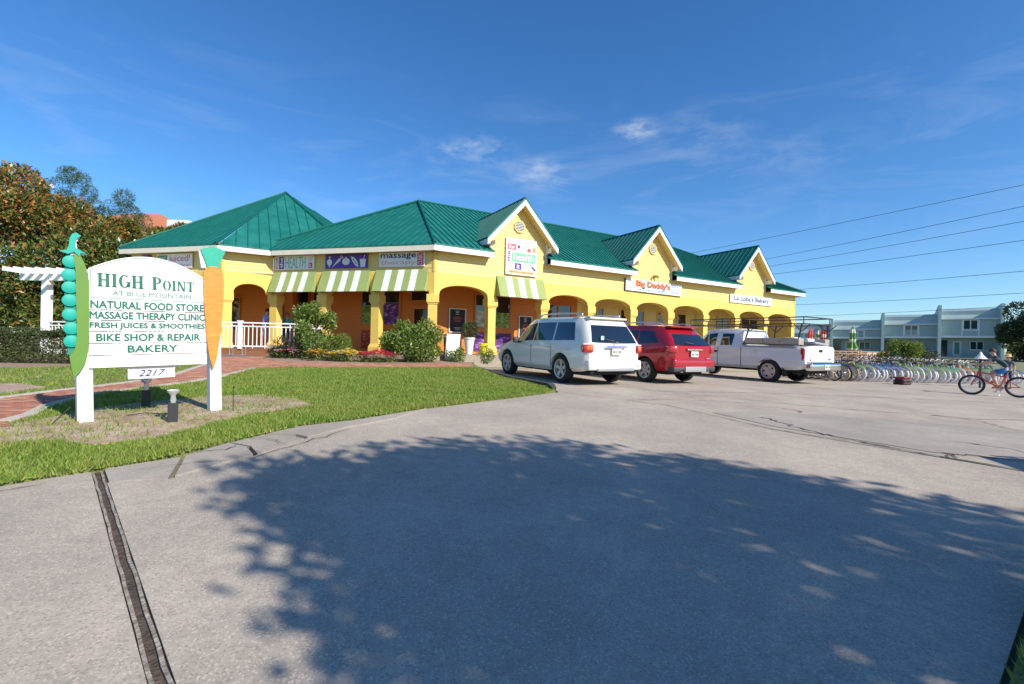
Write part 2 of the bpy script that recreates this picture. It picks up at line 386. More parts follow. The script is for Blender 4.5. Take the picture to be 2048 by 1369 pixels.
# rotten timber in the expansion joint
M_jwood = mat('joint_timber', (0.15, 0.11, 0.085), 0.9, var=0.0, color2=(0.42, 0.38, 0.31), vscale=18, bump=0.8, bscale=50, stretch=(1, 1, 1))
def strip_poly(a, b, o, w, n=14, jit=0.006):
    pl, pr = [], []
    for i in range(n + 1):
        p = a + (b - a) * (i / n) + jn * (o + random.uniform(-jit, jit))
        pl.append(tuple(p + jn * w / 2)); pr.append(tuple(p - jn * w / 2))
    return pl + pr[::-1]
Ja = J0 + jd * 0.05
for o_ in (-0.023, 0.022): drape('joint_timber', strip_poly(Ja, J1, o_, 0.014, 46, 0.004), G, M_jwood, -0.003, 1.0, 0.06)
drape('joint_bed', strip_poly(J0 - jd * 0.1, J1, 0, 0.09, jit=0.0), G, mat('joint_debris', (0.03, 0.024, 0.02), 0.95, color2=(0.14, 0.10, 0.075), vscale=22, bump=1.0, bscale=60), -0.016, 1.0, 0.02)
# parking lot behind the seam, with patches and cracks
drape('parking_lot', [(1.02, 10.02), (2.9, 8.72), (3.77, 6.74), (5.0, 5.42), (7.02, 3.22), (12, -2), (60, -2), (60, 34), (24, 34), (22.5, 30), (-1.2, 17.2), (-1.25, 16.2), (-1.0, 15.4), (0.0, 12.4), (0.93, 10.8)], G, M_lot, -0.003, 0.8, 0.1)
drape('driveway_patch', [(3.45, 8.05), (3.9, 6.95), (5.1, 5.65), (8.0, 5.0), (9.5, 6.2), (7.6, 7.7), (5.6, 8.35), (4.3, 8.4)], G, M_patch, 0.003, 0.8, 0.0)
def crack(pts, w, jit=0.05, n=6, eps=0.007):
    out = []
    for a, b in zip(pts[:-1], pts[1:]):
        for i in range(n):
            t = i / n; out.append((a[0] + (b[0] - a[0]) * t + random.gauss(0, jit), a[1] + (b[1] - a[1]) * t + random.gauss(0, jit)))
    out.append(pts[-1])
    L_, R2_ = [], []
    for i, p in enumerate(out):
        q = out[min(i + 1, len(out) - 1)]; o = out[max(i - 1, 0)]
        d = Vector((q[0] - o[0], q[1] - o[1])); d = d.normalized() if d.length else Vector((1, 0)); nn = Vector((-d.y, d.x))
        ww = w * random.uniform(0.35, 1.2) * (0.35 if i in (0, len(out) - 1) else 1)
        L_.append((p[0] + nn.x * ww, p[1] + nn.y * ww)); R2_.append((p[0] - nn.x * ww, p[1] - nn.y * ww))
    mb = MB(); k = len(out)
    vs_ = [(x, y, float(G(x, y)) + eps) for x, y in L_ + R2_]
    mb.add(vs_, [(i, i + 1, k + i + 1, k + i) for i in range(k - 1)])
    o = mb.build('pavement_crack', M_crack, fix=False); o['kind'] = 'structure'
crack([(-3.0, 3.75), (-2.7, 4.0), (-2.45, 4.1)], 0.006, 0.02, 5, 0.022)
crack([(-2.75, 4.95), (-2.5, 4.9), (-2.25, 4.75)], 0.006, 0.02, 5, 0.022)
crack([(-2.35, 4.2), (-2.1, 4.9), (-1.9, 5.6)], 0.006, 0.015, 6, 0.012)
crack([(-2.9, 4.3), (-2.7, 4.45), (-2.66, 4.7)], 0.006, 0.015, 5, 0.022)
crack([(-3.9, 2.9), (-3.55, 3.15), (-3.35, 3.4)], 0.006, 0.015, 5, 0.01)
crack([(4.15, 7.8), (4.28, 7.35), (4.2, 6.75), (4.5, 6.15)], 0.022)
crack([(4.5, 6.12), (5.0, 5.42), (6.9, 3.3)], 0.024, 0.012, 16)
crack([(1.0, 10.0), (2.89, 8.71), (3.75, 6.75), (4.45, 6.1)], 0.010, 0.01, 14)
crack([(5.0, 5.45), (5.5, 5.6), (5.75, 5.35), (6.4, 5.5)], 0.014)
crack([(6.0, 6.4), (6.5, 5.9), (6.6, 5.2)], 0.012)
crack([(2.2, 12.2), (4.2, 10.6), (6.5, 9.2), (8.5, 8.6), (12, 8.8)], 0.012, 0.04, 12)
crack([(5.0, 9.0), (5.3, 8.7), (5.2, 8.4)], 0.012)
crack([(8.0, 8.9), (8.3, 8.3), (8.1, 7.7), (8.6, 7.1)], 0.012)
crack([(3.0, 10.9), (7.0, 11.8), (13.0, 11.6), (18, 12.4)], 0.014, 0.03, 14)
crack([(9.0, 14.4), (12.0, 13.0), (16, 12.6)], 0.012, 0.03, 10)
crack([(11.0, 9.6), (11.4, 9.0), (11.2, 8.4), (11.9, 7.9)], 0.012)
crack([(2.2, 9.2), (3.4, 9.6), (5.0, 9.5)], 0.008, 0.03, 8)
# lawns
lawn_poly = [(-3.66, 3.30)] + lawn_edge[1:-1] + [(0.95, 10.06), (0.86, 10.8), (-0.08, 12.4), (-1.08, 15.4), (-1.32, 16.3), (-1.4, 17.6), (-3.2, 19.2), (-10, 21.2), (-13, 21), (-20, 24), (-34, 30), (-34, -2), (-9, -2.9), (-6.25, 0.25), (-4.43, 2.27)]
drape('lawn', lawn_poly, GL, M_turf, 0.0, 0.5, 0.25)
drape('roadside_verge', [(1.32, 1.27), (1.87, 1.74), (2.66, 2.36), (4.7, 3.98), (5.6, 3.14), (12, -3), (12, -9), (1.2, -9), (1.0, 0.98)], G, M_turf, 0.03, 0.6, 0.15)
drape('lot_kerb', [(0.97, 10.1), (0.99, 10.8), (0.06, 12.42), (-0.95, 15.4), (-1.2, 16.3), (-1.33, 16.25), (-1.1, 15.38), (-0.09, 12.38), (0.84, 10.78), (0.88, 10.1)], G, mat('kerb_dark', (0.06, 0.055, 0.05), 0.9, var=0.3, vscale=9, bump=0.5), 0.10, 0.6, 0.2)
drape('sandy_bed', [(-4.6, 4.12), (-4.39, 4.44), (-3.85, 4.36), (-3.5, 4.75), (-3.45, 5.8), (-3.25, 6.3), (-2.9, 6.9), (-3.4, 7.45), (-4.14, 7.72), (-4.63, 7.45), (-5.1, 6.75), (-5.35, 6.2), (-5.3, 5.6), (-5.3, 5.2), (-5.6, 4.4), (-5.6, 3.6)], GL, M_soil, 0.010, 0.4, 0.03)
path_near = [(-4.6, 3.9), (-5.5, 5.1), (-5.62, 5.5), (-6.0, 6.1), (-6.3, 7.2), (-6.2, 8.1), (-6.1, 9.0), (-6.22, 10.1), (-6.5, 11.3), (-6.75, 12.3), (-6.2, 13.05), (-4.76, 13.85), (-2.67, 14.55), (-1.25, 14.95)]
path_far = [(-1.35, 16.0), (-2.66, 15.75), (-3.87, 15.2), (-5.42, 14.95), (-7.0, 14.9), (-8.4, 15.9), (-8.95, 17.1), (-10.6, 16.9), (-10.0, 15.6), (-8.75, 13.6), (-7.9, 11.7), (-7.3, 10.3), (-6.95, 9.0), (-6.95, 8.0), (-7.05, 7.3), (-7.05, 6.5), (-6.4, 5.0), (-5.6, 3.7)]
drape('brick_path', path_near + path_far, GL, M_mortar, 0.012, 0.5, 0.05)
drape('flower_bed', [(-1.36, 16.04), (-2.66, 15.79), (-3.87, 15.24), (-5.42, 14.99), (-7.0, 14.94), (-8.36, 15.94), (-8.8, 17.1), (-9.0, 19.2), (-6, 18.8), (-3.0, 18.0), (-1.5, 17.4)], GL, M_mulch, 0.014, 0.5, 0.05)
drape('hedge_bed', [(-14.6, 10.6), (-11.0, 10.7), (-10.6, 12.6), (-11.0, 14), (-15, 14)], GL, M_mulch, 0.012, 0.6, 0.04)
drape('bare_patch', [(-8.6, 6.6), (-7.5, 6.9), (-7.6, 7.7), (-8.4, 8.0), (-9.6, 7.4)], GL, M_soil, 0.010, 0.4, 0.02)
# edging strips of the path
def edging(pts, w, n_each=1):
    out = []
    for a, b in zip(pts[:-1], pts[1:]):
        d = Vector((b[0] - a[0], b[1] - a[1])); nn = Vector((-d.y, d.x)).normalized() * w / 2
        mb = MB(); k = max(1, int(d.length / 0.9))
        for i in range(k):
            p = Vector(a) + d * (i / k + 0.008); q = Vector(a) + d * ((i + 1) / k - 0.008)
            vs_ = [p + nn, q + nn, q - nn, p - nn]
            top = [(v.x, v.y, float(GL(v.x, v.y)) + 0.03) for v in vs_]; bot = [(v.x, v.y, float(GL(v.x, v.y)) - 0.05) for v in vs_]
            mb.add(top + bot, [(0, 1, 2, 3), (0, 4, 5, 1), (1, 5, 6, 2), (2, 6, 7, 3), (3, 7, 4, 0)])
        o = mb.build('path_edging', M_edge); o['kind'] = 'structure'
edging(path_near[1:10], 0.13); edging(path_far[7:17], 0.13)
# bricks of the path: running bond laid over the ground, each a piece
_bm_brick = MB().add([(-.5, -.5, 0), (.5, -.5, 0), (.5, .5, 0), (-.5, .5, 0), (-.47, -.44, 1), (.47, -.44, 1), (.47, .44, 1), (-.47, .44, 1)], [(4, 5, 6, 7), (0, 1, 5, 4), (1, 2, 6, 5), (2, 3, 7, 6), (3, 0, 4, 7)])
brick_mats = [mat('path_brick_%d' % i, c, 0.85, var=0.22, vscale=25, bump=0.3, bscale=60) for i, c in enumerate([(0.35, 0.14, 0.085), (0.40, 0.185, 0.115), (0.31, 0.125, 0.08), (0.43, 0.23, 0.155)])]
brick_me = [_bm_brick.mesh('brick', m) for m in brick_mats]
def in_poly(x, y, poly):
    c = False; j = len(poly) - 1
    for i in range(len(poly)):
        xi, yi = poly[i]; xj, yj = poly[j]
        if (yi > y) != (yj > y) and x < (xj - xi) * (y - yi) / (yj - yi) + xi: c = not c
        j = i
    return c
path_obj = bpy.data.objects['brick_path']
path_poly = path_near + path_far
spots = []
bx_, by_ = 0.205, 0.10
for j in range(int(16 / by_)):
    for i in range(int(12 / bx_)):
        lx = (i + 0.5 * (j % 2)) * bx_; ly = j * by_
        x = -11.2 + lx; y = 3.4 + ly
        if in_poly(x, y, path_poly) and math.hypot(x, y) < 19: spots.append((math.hypot(x, y), x, y))
spots.sort()
rest = MB()
for n_, (d, x, y) in enumerate(spots):
    z = float(GL(x, y)) + 0.013; jz = random.uniform(0.006, 0.012)
    M = Matrix.Translation((x, y, z)) @ Matrix.Rotation(random.gauss(0, 0.015), 4, 'Z') @ Matrix.Diagonal((0.193, 0.09, jz, 1))
    if n_ < 300: link('brick', random.choice(brick_me), path_obj, M)
    else: rest.add([M @ Vector(v) for v in _bm_brick.v], _bm_brick.f, random.randrange(4))
ro = rest.build('brick_paving', brick_mats, path_obj, fix=False); ro['kind'] = 'stuff'
# grass blades (stuff)
M_grass = grass_mat = leaf_mat('grass_blades', [(0.35, (0.19, 0.32, 0.035)), (0.3, (0.27, 0.38, 0.055)), (0.2, (0.12, 0.23, 0.03)), (0.15, (0.42, 0.40, 0.13))], 0.6, 0.4)
# patches of drier turf
_N, _L = nodes_of(M_grass); _b = _N['Principled BSDF']; _src = _b.inputs['Base Color'].links[0].from_socket
_tc = _N.new('ShaderNodeTexCoord'); _nz = _N.new('ShaderNodeTexNoise'); _nz.inputs['Scale'].default_value = 0.9; _nz.inputs['Detail'].default_value = 5; _L.new(_tc.outputs['Object'], _nz.inputs['Vector'])
_mr = _N.new('ShaderNodeMapRange'); _mr.inputs[1].default_value = 0.42; _mr.inputs[2].default_value = 0.72; _mr.inputs[4].default_value = 0.6; _L.new(_nz.outputs['Fac'], _mr.inputs[0])
_mx = _N.new('ShaderNodeMix'); _mx.data_type = 'RGBA'; _mx.inputs[7].default_value = (0.36, 0.36, 0.09, 1); _L.new(_mr.outputs[0], _mx.inputs['Factor']); _L.new(_src, _mx.inputs[6])
for _l in list(_src.links): 
    if _l.to_node != _mx: _t = _l.to_socket; _L.remove(_l); _L.new(_mx.outputs[2], _t)
def grass(name, label, poly, zf, n, hmin, hmax, holes=(), seed=1, near_pow=0.0):
    r = np.random.default_rng(seed)
    xs = np.array([p[0] for p in poly]); ys = np.array([p[1] for p in poly])
    def inside(X, Y, pl):
        c = np.zeros(len(X), bool); j = len(pl) - 1
        for i in range(len(pl)):
            xi, yi = pl[i]; xj, yj = pl[j]
            if yi != yj: c ^= ((yi > Y) != (yj > Y)) & (X < (xj - xi) * (Y - yi) / (yj - yi) + xi)
            j = i
        return c
    acc = []; tot = 0
    while tot < n:
        X = r.uniform(xs.min(), xs.max(), n); Y = r.uniform(ys.min(), ys.max(), n)
        dd = np.hypot(X, Y); keep = (r.random(n) < np.clip((6.0 / np.maximum(dd, 1)) ** near_pow, 0, 1)) & inside(X, Y, poly)
        for h in holes: keep &= ~inside(X, Y, h)
        acc.append(np.stack([X[keep], Y[keep]], -1)); tot += int(keep.sum())
    pts = np.concatenate(acc)[:n]
    p = np.array(pts); z = zf(p[:, 0], p[:, 1])
    clump = 0.55 + 0.9 * (0.5 + 0.5 * np.sin(p[:, 0] * 5.1 + np.sin(p[:, 1] * 3.3) * 2) * np.sin(p[:, 1] * 4.3 + 1.7 * np.sin(p[:, 0] * 2.1)))
    h = r.uniform(hmin, hmax, n) * clump; a = r.uniform(0, 6.283, n); w = r.uniform(0.003, 0.006, n) * (1 + np.hypot(p[:, 0], p[:, 1]) / 9)
    lean = r.uniform(0.2, 1.0, n) * h; b = r.uniform(0, 6.283, n)
    v = np.zeros((n, 3, 3))
    v[:, 0] = np.stack([p[:, 0] - np.cos(a) * w, p[:, 1] - np.sin(a) * w, z - 0.005], -1)
    v[:, 1] = np.stack([p[:, 0] + np.cos(a) * w, p[:, 1] + np.sin(a) * w, z - 0.005], -1)
    v[:, 2] = np.stack([p[:, 0] + np.cos(b) * lean, p[:, 1] + np.sin(b) * lean, z + h], -1)
    me = bpy.data.meshes.new(name); me.vertices.add(3 * n); me.vertices.foreach_set('co', v.ravel())
    me.loops.add(3 * n); me.loops.foreach_set('vertex_index', np.arange(3 * n, dtype=np.int32))
    me.polygons.add(n); me.polygons.foreach_set('loop_start', np.arange(0, 3 * n, 3, dtype=np.int32)); me.polygons.foreach_set('loop_total', np.full(n, 3, dtype=np.int32))
    me.update(calc_edges=True); me.materials.append(M_grass)
    return tag(link(name, me), label, 'grass', kind='stuff')
sand_poly = [(-4.6, 4.12), (-4.39, 4.44), (-3.85, 4.36), (-3.5, 4.75), (-3.45, 5.8), (-3.25, 6.3), (-2.9, 6.9), (-3.4, 7.45), (-4.14, 7.72), (-4.63, 7.45), (-5.1, 6.75), (-5.35, 6.2), (-5.3, 5.6), (-5.3, 5.2), (-5.6, 4.4), (-5.6, 3.6)]
front_lawn = [(-3.63, 3.27)] + [(a + .035, b - .03) for a, b in lawn_edge[1:-1]] + [(0.93, 10.06), (0.84, 10.78), (-0.1, 12.38), (-1.05, 14.9)] + path_near[::-1] + [(-6, 2.6), (-4.43, 2.27)]
back_lawn = path_far[9:] + [(-8, 2), (-16, 4), (-16, 12), (-12, 15)]
grass('lawn_grass', 'short mown green grass of the front lawn around the sandy sign bed', front_lawn, GL, 150000, 0.02, 0.055, [sand_poly], 3, 1.0)
grass('back_lawn_grass', 'green grass between the curving brick path and the hedge', back_lawn, GL, 40000, 0.02, 0.05, [[(-8.6, 6.6), (-7.5, 6.9), (-7.6, 7.7), (-8.4, 8.0), (-9.6, 7.4)], [(-14.6, 10.6), (-11.0, 10.7), (-10.6, 12.6), (-11.0, 14), (-15, 14)]], 4, 0.8)
grass('bed_weeds', 'sparse grass tufts growing in the sandy bed below the sign', sand_poly, GL, 4500, 0.015, 0.06, [], 5)
grass('verge_grass', 'dark grass at the edge of the driveway beside the camera', [(1.34, 1.27), (1.89, 1.74), (2.68, 2.36), (4.7, 3.96), (5.6, 3.1), (7, 1.5), (1.6, -0.5)], lambda x, y: G(x, y) + 0.03, 30000, 0.03, 0.07, [], 6)
# ================================================================== YELLOW SHOP BUILDING
M_yel = mat('yellow_siding_paint', (0.75, 0.56, 0.19), 0.55, var=0.05, vscale=3, bump=0.06, bscale=30)
M_yel2 = mat('yellow_render', (0.77, 0.53, 0.12), 0.65, var=0.10, vscale=1.3, bump=0.08, bscale=25)
M_org = mat('orange_siding_paint', (0.60, 0.185, 0.02), 0.55, var=0.07, vscale=3)
M_cream = mat('cream_trim', (0.72, 0.66, 0.53), 0.5, var=0.05, vscale=4)
M_white = mat('white_trim', (0.80, 0.79, 0.76), 0.45, var=0.03, vscale=5)
M_roof = mat('green_metal_roof', (0.004, 0.12, 0.095), 0.45, metal=0.0, spec=0.4, var=0.0, color2=(0.020, 0.185, 0.15), vscale=1.6, stretch=(1.0, 1.0, 0.5))
M_rib = mat('green_metal_seam', (0.004, 0.10, 0.08), 0.5, spec=0.3)
M_soffit = mat('soffit', (0.60, 0.50, 0.30), 0.7)
M_floor = mat('porch_floor', (0.34, 0.28, 0.22), 0.8, var=0.15, vscale=6)
M_deckw = mat('deck_timber', (0.26, 0.10, 0.05), 0.75, var=0.25, vscale=6, bump=0.2)
M_glass = mat('shop_glass', (0.012, 0.014, 0.016), 0.05, spec=0.7, coat=0.3)
M_dark = mat('dark_interior', (0.02, 0.018, 0.016), 0.8)
M_frame = mat('window_frame_orange', (0.52, 0.16, 0.025), 0.5)
M_framey = mat('window_frame_yellow', (0.74, 0.48, 0.07), 0.5)
fr = lambda P0, d, n: (lambda s, o, z: Vector((P0.x + d.x * s + n.x * o, P0.y + d.y * s + n.y * o, z)))
FD, FC, FB, FA = fr(K, D_, nD), fr(K, C_, nC), fr(Q, B_, nB), fr(P, C_, nC)
ZF, ZB, ZE, ZS = 0.82, 3.96, 4.93, 3.10        # floor, band, eave, arch springing
bld = wthing('shop_building', 'long yellow shop building with green metal roof, arcade and three front gables', 'building', (K.x, K.y, 0.4))
# ---- lap siding boards: a shared wedge, one object each
_w = MB().add([(0, 0, 0), (1, 0, 0), (1, 0, 1), (0, 0, 1), (0, .019, 0), (1, .019, 0), (1, .005, 1), (0, .005, 1)], [(4, 5, 6, 7), (0, 1, 5, 4), (3, 7, 6, 2), (0, 4, 7, 3), (1, 2, 6, 5)])
wedge = {}
def board(F, s0, s1, z, h, m, parent, o=0.0):
    if m.name not in wedge: wedge[m.name] = _w.mesh('siding_board', m)
    a = F(s0, o, z); b = F(s1, o, z); x = b - a; L_ = x.length
    y = F(0, 1, 0) - F(0, 0, 0)
    M = Matrix((x / L_, y, Vector((0, 0, 1)))).transposed().to_4x4() @ Matrix.Diagonal((L_, 1, h, 1))
    M.translation = a
    ob = link('siding_board', wedge[m.name], parent); ob.matrix_basis = M
    return ob
def siding(F, s0, s1, z0, z1, m, parent, o=0.0, expo=0.165):
    n = max(1, round((z1 - z0) / expo)); h = (z1 - z0) / n
    for i in range(n): board(F, s0, s1, z0 + i * h, h * 0.985, m, parent, o)
def boxF(mb, F, s0, s1, o0, o1, z0, z1, mi=0):
    vs_ = [F(s, o, z) for z in (z0, z1) for o in (o0, o1) for s in (s0, s1)]
    return mb.add(vs_, [(0, 2, 3, 1), (4, 5, 7, 6), (0, 1, 5, 4), (2, 6, 7, 3), (0, 4, 6, 2), (1, 3, 7, 5)], mi)
def wallpart(name, F, s0, s1, o0, o1, z0, z1, m):
    return boxF(MB(), F, s0, s1, o0, o1, z0, z1).build(name, m, bld)
Dend = 24.22
wD = wallpart('wall', FD, 0.0, Dend, -0.30, -0.02, ZB, 4.75, M_yel)
wC = wallpart('wall', FC, 0.0, 7.35, -0.30, -0.021, ZB, 4.75, M_yel)
wB = wallpart('wall', FB, 0.0, 1.83, -0.30, -0.02, ZB, 4.75, M_yel)
wA = wallpart('wall', FA, 0.0, 4.75, -0.30, -0.02, ZB, 4.75, M_yel)
siding(FD, 0.10, Dend - 0.08, ZB, 4.75, M_yel, wD, -0.02)
siding(FC, 0.10, 7.02, ZB, 4.75, M_yel, wC, -0.02)
siding(FB, 0.12, 1.75, ZB, 4.75, M_yel, wB, -0.02)
siding(FA, 0.10, 4.70, ZB, 4.75, M_yel, wA, -0.02)
# corner boards
cb = MB()
for F, s in ((FD, 0.03), (FC, 0.03), (FD, Dend - 0.06), (FC, 7.06), (FB, 0.06), (FB, 1.79), (FA, 0.05), (FA, 4.72)):
    boxF(MB(), F, s - 0.05, s + 0.05, -0.03, 0.012, ZB, 4.74).build('corner_board', M_yel2, bld)
# ---- arcade: smooth band with arched openings
def arcade(F, cols, wcol, t=0.34, crown=3.52, s_lo=None, s_hi=None):
    mb = MB(); segs = 14
    edges = []
    for a, b in zip(cols[:-1], cols[1:]):
        s0, s1 = a + wcol / 2, b - wcol / 2; c = (s0 + s1) / 2; hw = (s1 - s0) / 2
        edges += [(s0, ZS)] + [(c - hw * math.cos(math.pi * i / segs), ZS + (crown - ZS) * math.sin(math.pi * i / segs) ** 0.8) for i in range(1, segs)] + [(s1, ZS)]
    lo = cols[0] - wcol / 2 if s_lo is None else s_lo; hi = cols[-1] + wcol / 2 if s_hi is None else s_hi
    pts = [(lo, ZS)] + edges + [(hi, ZS)]
    for (a, za), (b, zb) in zip(pts[:-1], pts[1:]):
        if b - a < 1e-6: continue
        vs_ = [F(a, 0, za), F(b, 0, zb), F(b, 0, ZB), F(a, 0, ZB), F(a, -t, za), F(b, -t, zb), F(b, -t, ZB), F(a, -t, ZB)]
        mb.add(vs_, [(0, 1, 2, 3), (5, 4, 7, 6), (0, 4, 5, 1), (3, 2, 6, 7)])
    mb.add([F(lo, 0, ZS), F(lo, -t, ZS), F(lo, -t, ZB), F(lo, 0, ZB)], [(0, 1, 2, 3)]); mb.add([F(hi, 0, ZS), F(hi, -t, ZS), F(hi, -t, ZB), F(hi, 0, ZB)], [(0, 1, 2, 3)])
    return mb.build('arcade_band', M_yel2, bld, fix=False)
colsD = [0.0, 2.49, 5.05, 7.63, 10.27, 12.88, 15.62, 18.35, 21.14, 24.02]
colsC = [0.0, 2.51, 4.92, 7.32]
colsB = [0.05, 1.62]
arcade(FD, colsD, 0.40, s_lo=0.0, s_hi=Dend); arcade(FC, colsC, 0.40, s_lo=0.0, s_hi=7.3); arcade(FB, colsB, 0.40, s_lo=0.0, s_hi=1.83)
arcade(FA, [0.05, 2.4, 4.6], 0.40, s_lo=0.0, s_hi=4.75)
# columns: shaft, capital, base
def column(F, s, base=ZF, rot=0.0):
    c = F(s, -0.17, 0); d = F(1, 0, 0) - F(0, 0, 0); a = math.atan2(d.y, d.x) + rot
    Rm = Matrix.Rotation(a, 3, 'Z')
    o = MB().box((c.x, c.y, (base + 2.86) / 2), (0.34, 0.34, 2.86 - base), Rm).build('column', M_yel2, bld)
    MB().box((c.x, c.y, 2.95), (0.46, 0.46, 0.30), Rm).box((c.x, c.y, 2.77), (0.40, 0.40, 0.06), Rm).build('capital', M_yel2, o)
    mb = MB(); h0, h1 = 0.235, 0.20
    z0, z1, z2 = base, base + 0.22, base + 0.36
    prof = [(h0, z0), (h0, z1), (0.172, z2)]
    vs_ = [Rm @ Vector((x * r, y * r, 0)) + Vector((c.x, c.y, z)) for r, z in prof for x, y in ((-1, -1), (1, -1), (1, 1), (-1, 1))]
    fs = [(4 * k + i, 4 * k + (i + 1) % 4, 4 * k + 4 + (i + 1) % 4, 4 * k + 4 + i) for k in range(2) for i in range(4)]
    mb.add(vs_, fs).build('column_base', M_yel2, o)
column(FD, 0.02, ZF, R_(-22.5))
for s in colsD[1:]: column(FD, s)
for s in colsC[1:]: column(FC, s)
column(FB, 1.63); column(FA, 2.4); column(FA, 4.6)
# ---- gables
SL = (8.25 - ZE) / 6.1
gcs = [3.72, 11.51, 19.62]; GA, GW, GRW, GZ = 7.27, 1.37, 1.70, 5.45
gs = (GA - GZ) / GRW
for gi, c in enumerate(gcs):
    zc = lambda s: GA - 0.10 - gs * abs(s - c)
    mb = MB(); mb.prism([(c - GW, 4.70), (c + GW, 4.70), (c + GW, zc(c + GW)), (c, zc(c)), (c - GW, zc(c - GW))], lambda s, z, d: FD(s, d, z), -0.02, -0.25)
    g = mb.build('gable_wall', M_yel, bld)
    z = 4.75
    while z < GA - 0.35:
        hw = min(GW - 0.09, (GA - 0.14 - (z + 0.165)) / gs)
        if hw > 0.08: board(FD, c - hw, c + hw, z, 0.163, M_yel, g, -0.02)
        z += 0.165
    for sgn in (-1, 1): boxF(MB(), FD, c + sgn * GW - 0.05, c + sgn * GW + 0.05, -0.03, 0.015, 4.74, 5.72).build('corner_board', M_white, g)
    # octagonal louvre vent
    vc = 6.19; r = 0.27
    oct_ = [(c - 0.03 + r * math.cos(R_(22.5 + 45 * i)), vc + r * math.sin(R_(22.5 + 45 * i))) for i in range(8)]
    v = MB().prism(oct_, lambda s, z, d: FD(s, d, z), 0.0, 0.012).build('gable_vent', M_dark, g)
    fm = MB()
    for i in range(8):
        (a0, b0), (a1, b1) = oct_[i], oct_[(i + 1) % 8]
        k = 0.86; vs_ = [FD(a0, .05, b0), FD(a1, .05, b1), FD(c - .03 + (a1 - c + .03) * k, .05, vc + (b1 - vc) * k), FD(c - .03 + (a0 - c + .03) * k, .05, vc + (b0 - vc) * k)]
        vb = [q - nD * 0.05 for q in vs_]; fm.add(vs_ + vb, [(0, 1, 2, 3), (0, 4, 5, 1), (2, 6, 7, 3), (1, 5, 6, 2), (3, 7, 4, 0)])
    fm.build('vent_frame', M_yel2, v)
    for i in range(7):
        zz = vc - 0.19 + i * 0.064; hw = min(0.235, (r - abs(zz - vc)) + 0.06)
        bar('louvre', FD(c - .03 - hw, 0.03, zz), FD(c - .03 + hw, 0.03, zz), 0.05, 0.018, M_white, v, up=nD * 0.7 + Vector((0, 0, 1)))
    # gable roof: two slopes, white rakes, ribs
    q_in = (GA - ZE) / SL - 0.4; qv = (GZ - ZE) / SL - 0.4
    for sgn in (-1, 1):
        quad = [FD(c, 0.42, GA), FD(c + sgn * GRW, 0.42, GZ), FD(c + sgn * GRW, -qv - 0.05, GZ), FD(c, -q_in - 0.1, GA)]
        up = ((quad[1] - quad[0]).cross(quad[3] - quad[0])).normalized(); up = up if up.z > 0 else -up
        mb = MB().add([p + up * 0.03 for p in quad] + [p - up * 0.03 for p in quad], [(0, 1, 2, 3), (7, 6, 5, 4), (0, 4, 5, 1), (1, 5, 6, 2), (2, 6, 7, 3), (3, 7, 4, 0)])
        rf = mb.build('gable_roof', M_roof, bld)
        n = 14
        for i in range(n):
            o = 0.40 - i * (0.40 + q_in) / n
            if o > -qv: e = 1.0
            else: e = max(0.0, 1 - (-o - qv) / (q_in - qv))
            if e > 0.06:
                p0 = FD(c, o, GA) + up * 0.04; p1 = FD(c + sgn * GRW * e, o, GA - (GA - GZ) * e) + up * 0.04
                bar('roof_seam', p0, p1, 0.035, 0.035, M_rib, rf, up=up)
        # rake board and its soffit
        a = FD(c, 0.42, GA - 0.035); b = FD(c + sgn * GRW, 0.42, GZ - 0.035)
        dz = Vector((0, 0, -0.23))
        MB().add([a, b, b + dz, a + dz, a - nD * 0.03, b - nD * 0.03, b + dz - nD * 0.03, a + dz - nD * 0.03], [(0, 1, 2, 3), (7, 6, 5, 4), (0, 4, 5, 1), (1, 5, 6, 2), (2, 6, 7, 3)]).build('rake_board', M_white, bld)
        a2, b2 = FD(c, 0.39, GA - 0.22), FD(c + sgn * GRW, 0.39, GZ - 0.22)
        MB().add([a2, b2, b2 - nD * 0.45, a2 - nD * 0.45], [(0, 1, 2, 3)]).build('rake_soffit', M_yel, bld, fix=False)
        # short eave end of the gable roof
        ea = FD(c + sgn * GRW, 0.40, GZ - 0.03); eb = FD(c + sgn * GRW, -qv + 0.1, GZ - 0.03)
        inw = FD(c + sgn * (GW - 0.02), 0, 0) - FD(c + sgn * GRW, 0, 0); inw.z = 0
        MB().add([ea, eb, eb + Vector((0, 0, -0.2)), ea + Vector((0, 0, -0.2)), ea + inw, eb + inw, eb + inw + Vector((0, 0, -0.2)), ea + inw + Vector((0, 0, -0.2))], [(0, 1, 2, 3), (3, 2, 6, 7), (4, 7, 6, 5)]).build('eave_return', M_white, bld, fix=False)
    MB().tube(FD(c, 0.43, GA + 0.035), FD(c, -q_in, GA + 0.035), 0.05, n=6).build('ridge_cap', M_rib, bld)
    for sgn in (-1, 1):   # cheek walls of the dormer
        MB().add([FD(c + sgn * (GW - .04), -0.1, 4.75), FD(c + sgn * (GW - .04), -0.1, 5.7), FD(c + sgn * (GW - .04), -1.5, 5.7), FD(c + sgn * (GW - .04), -1.5, 4.75)], [(0, 1, 2, 3)]).build('dormer_cheek', M_yel, bld, fix=False)
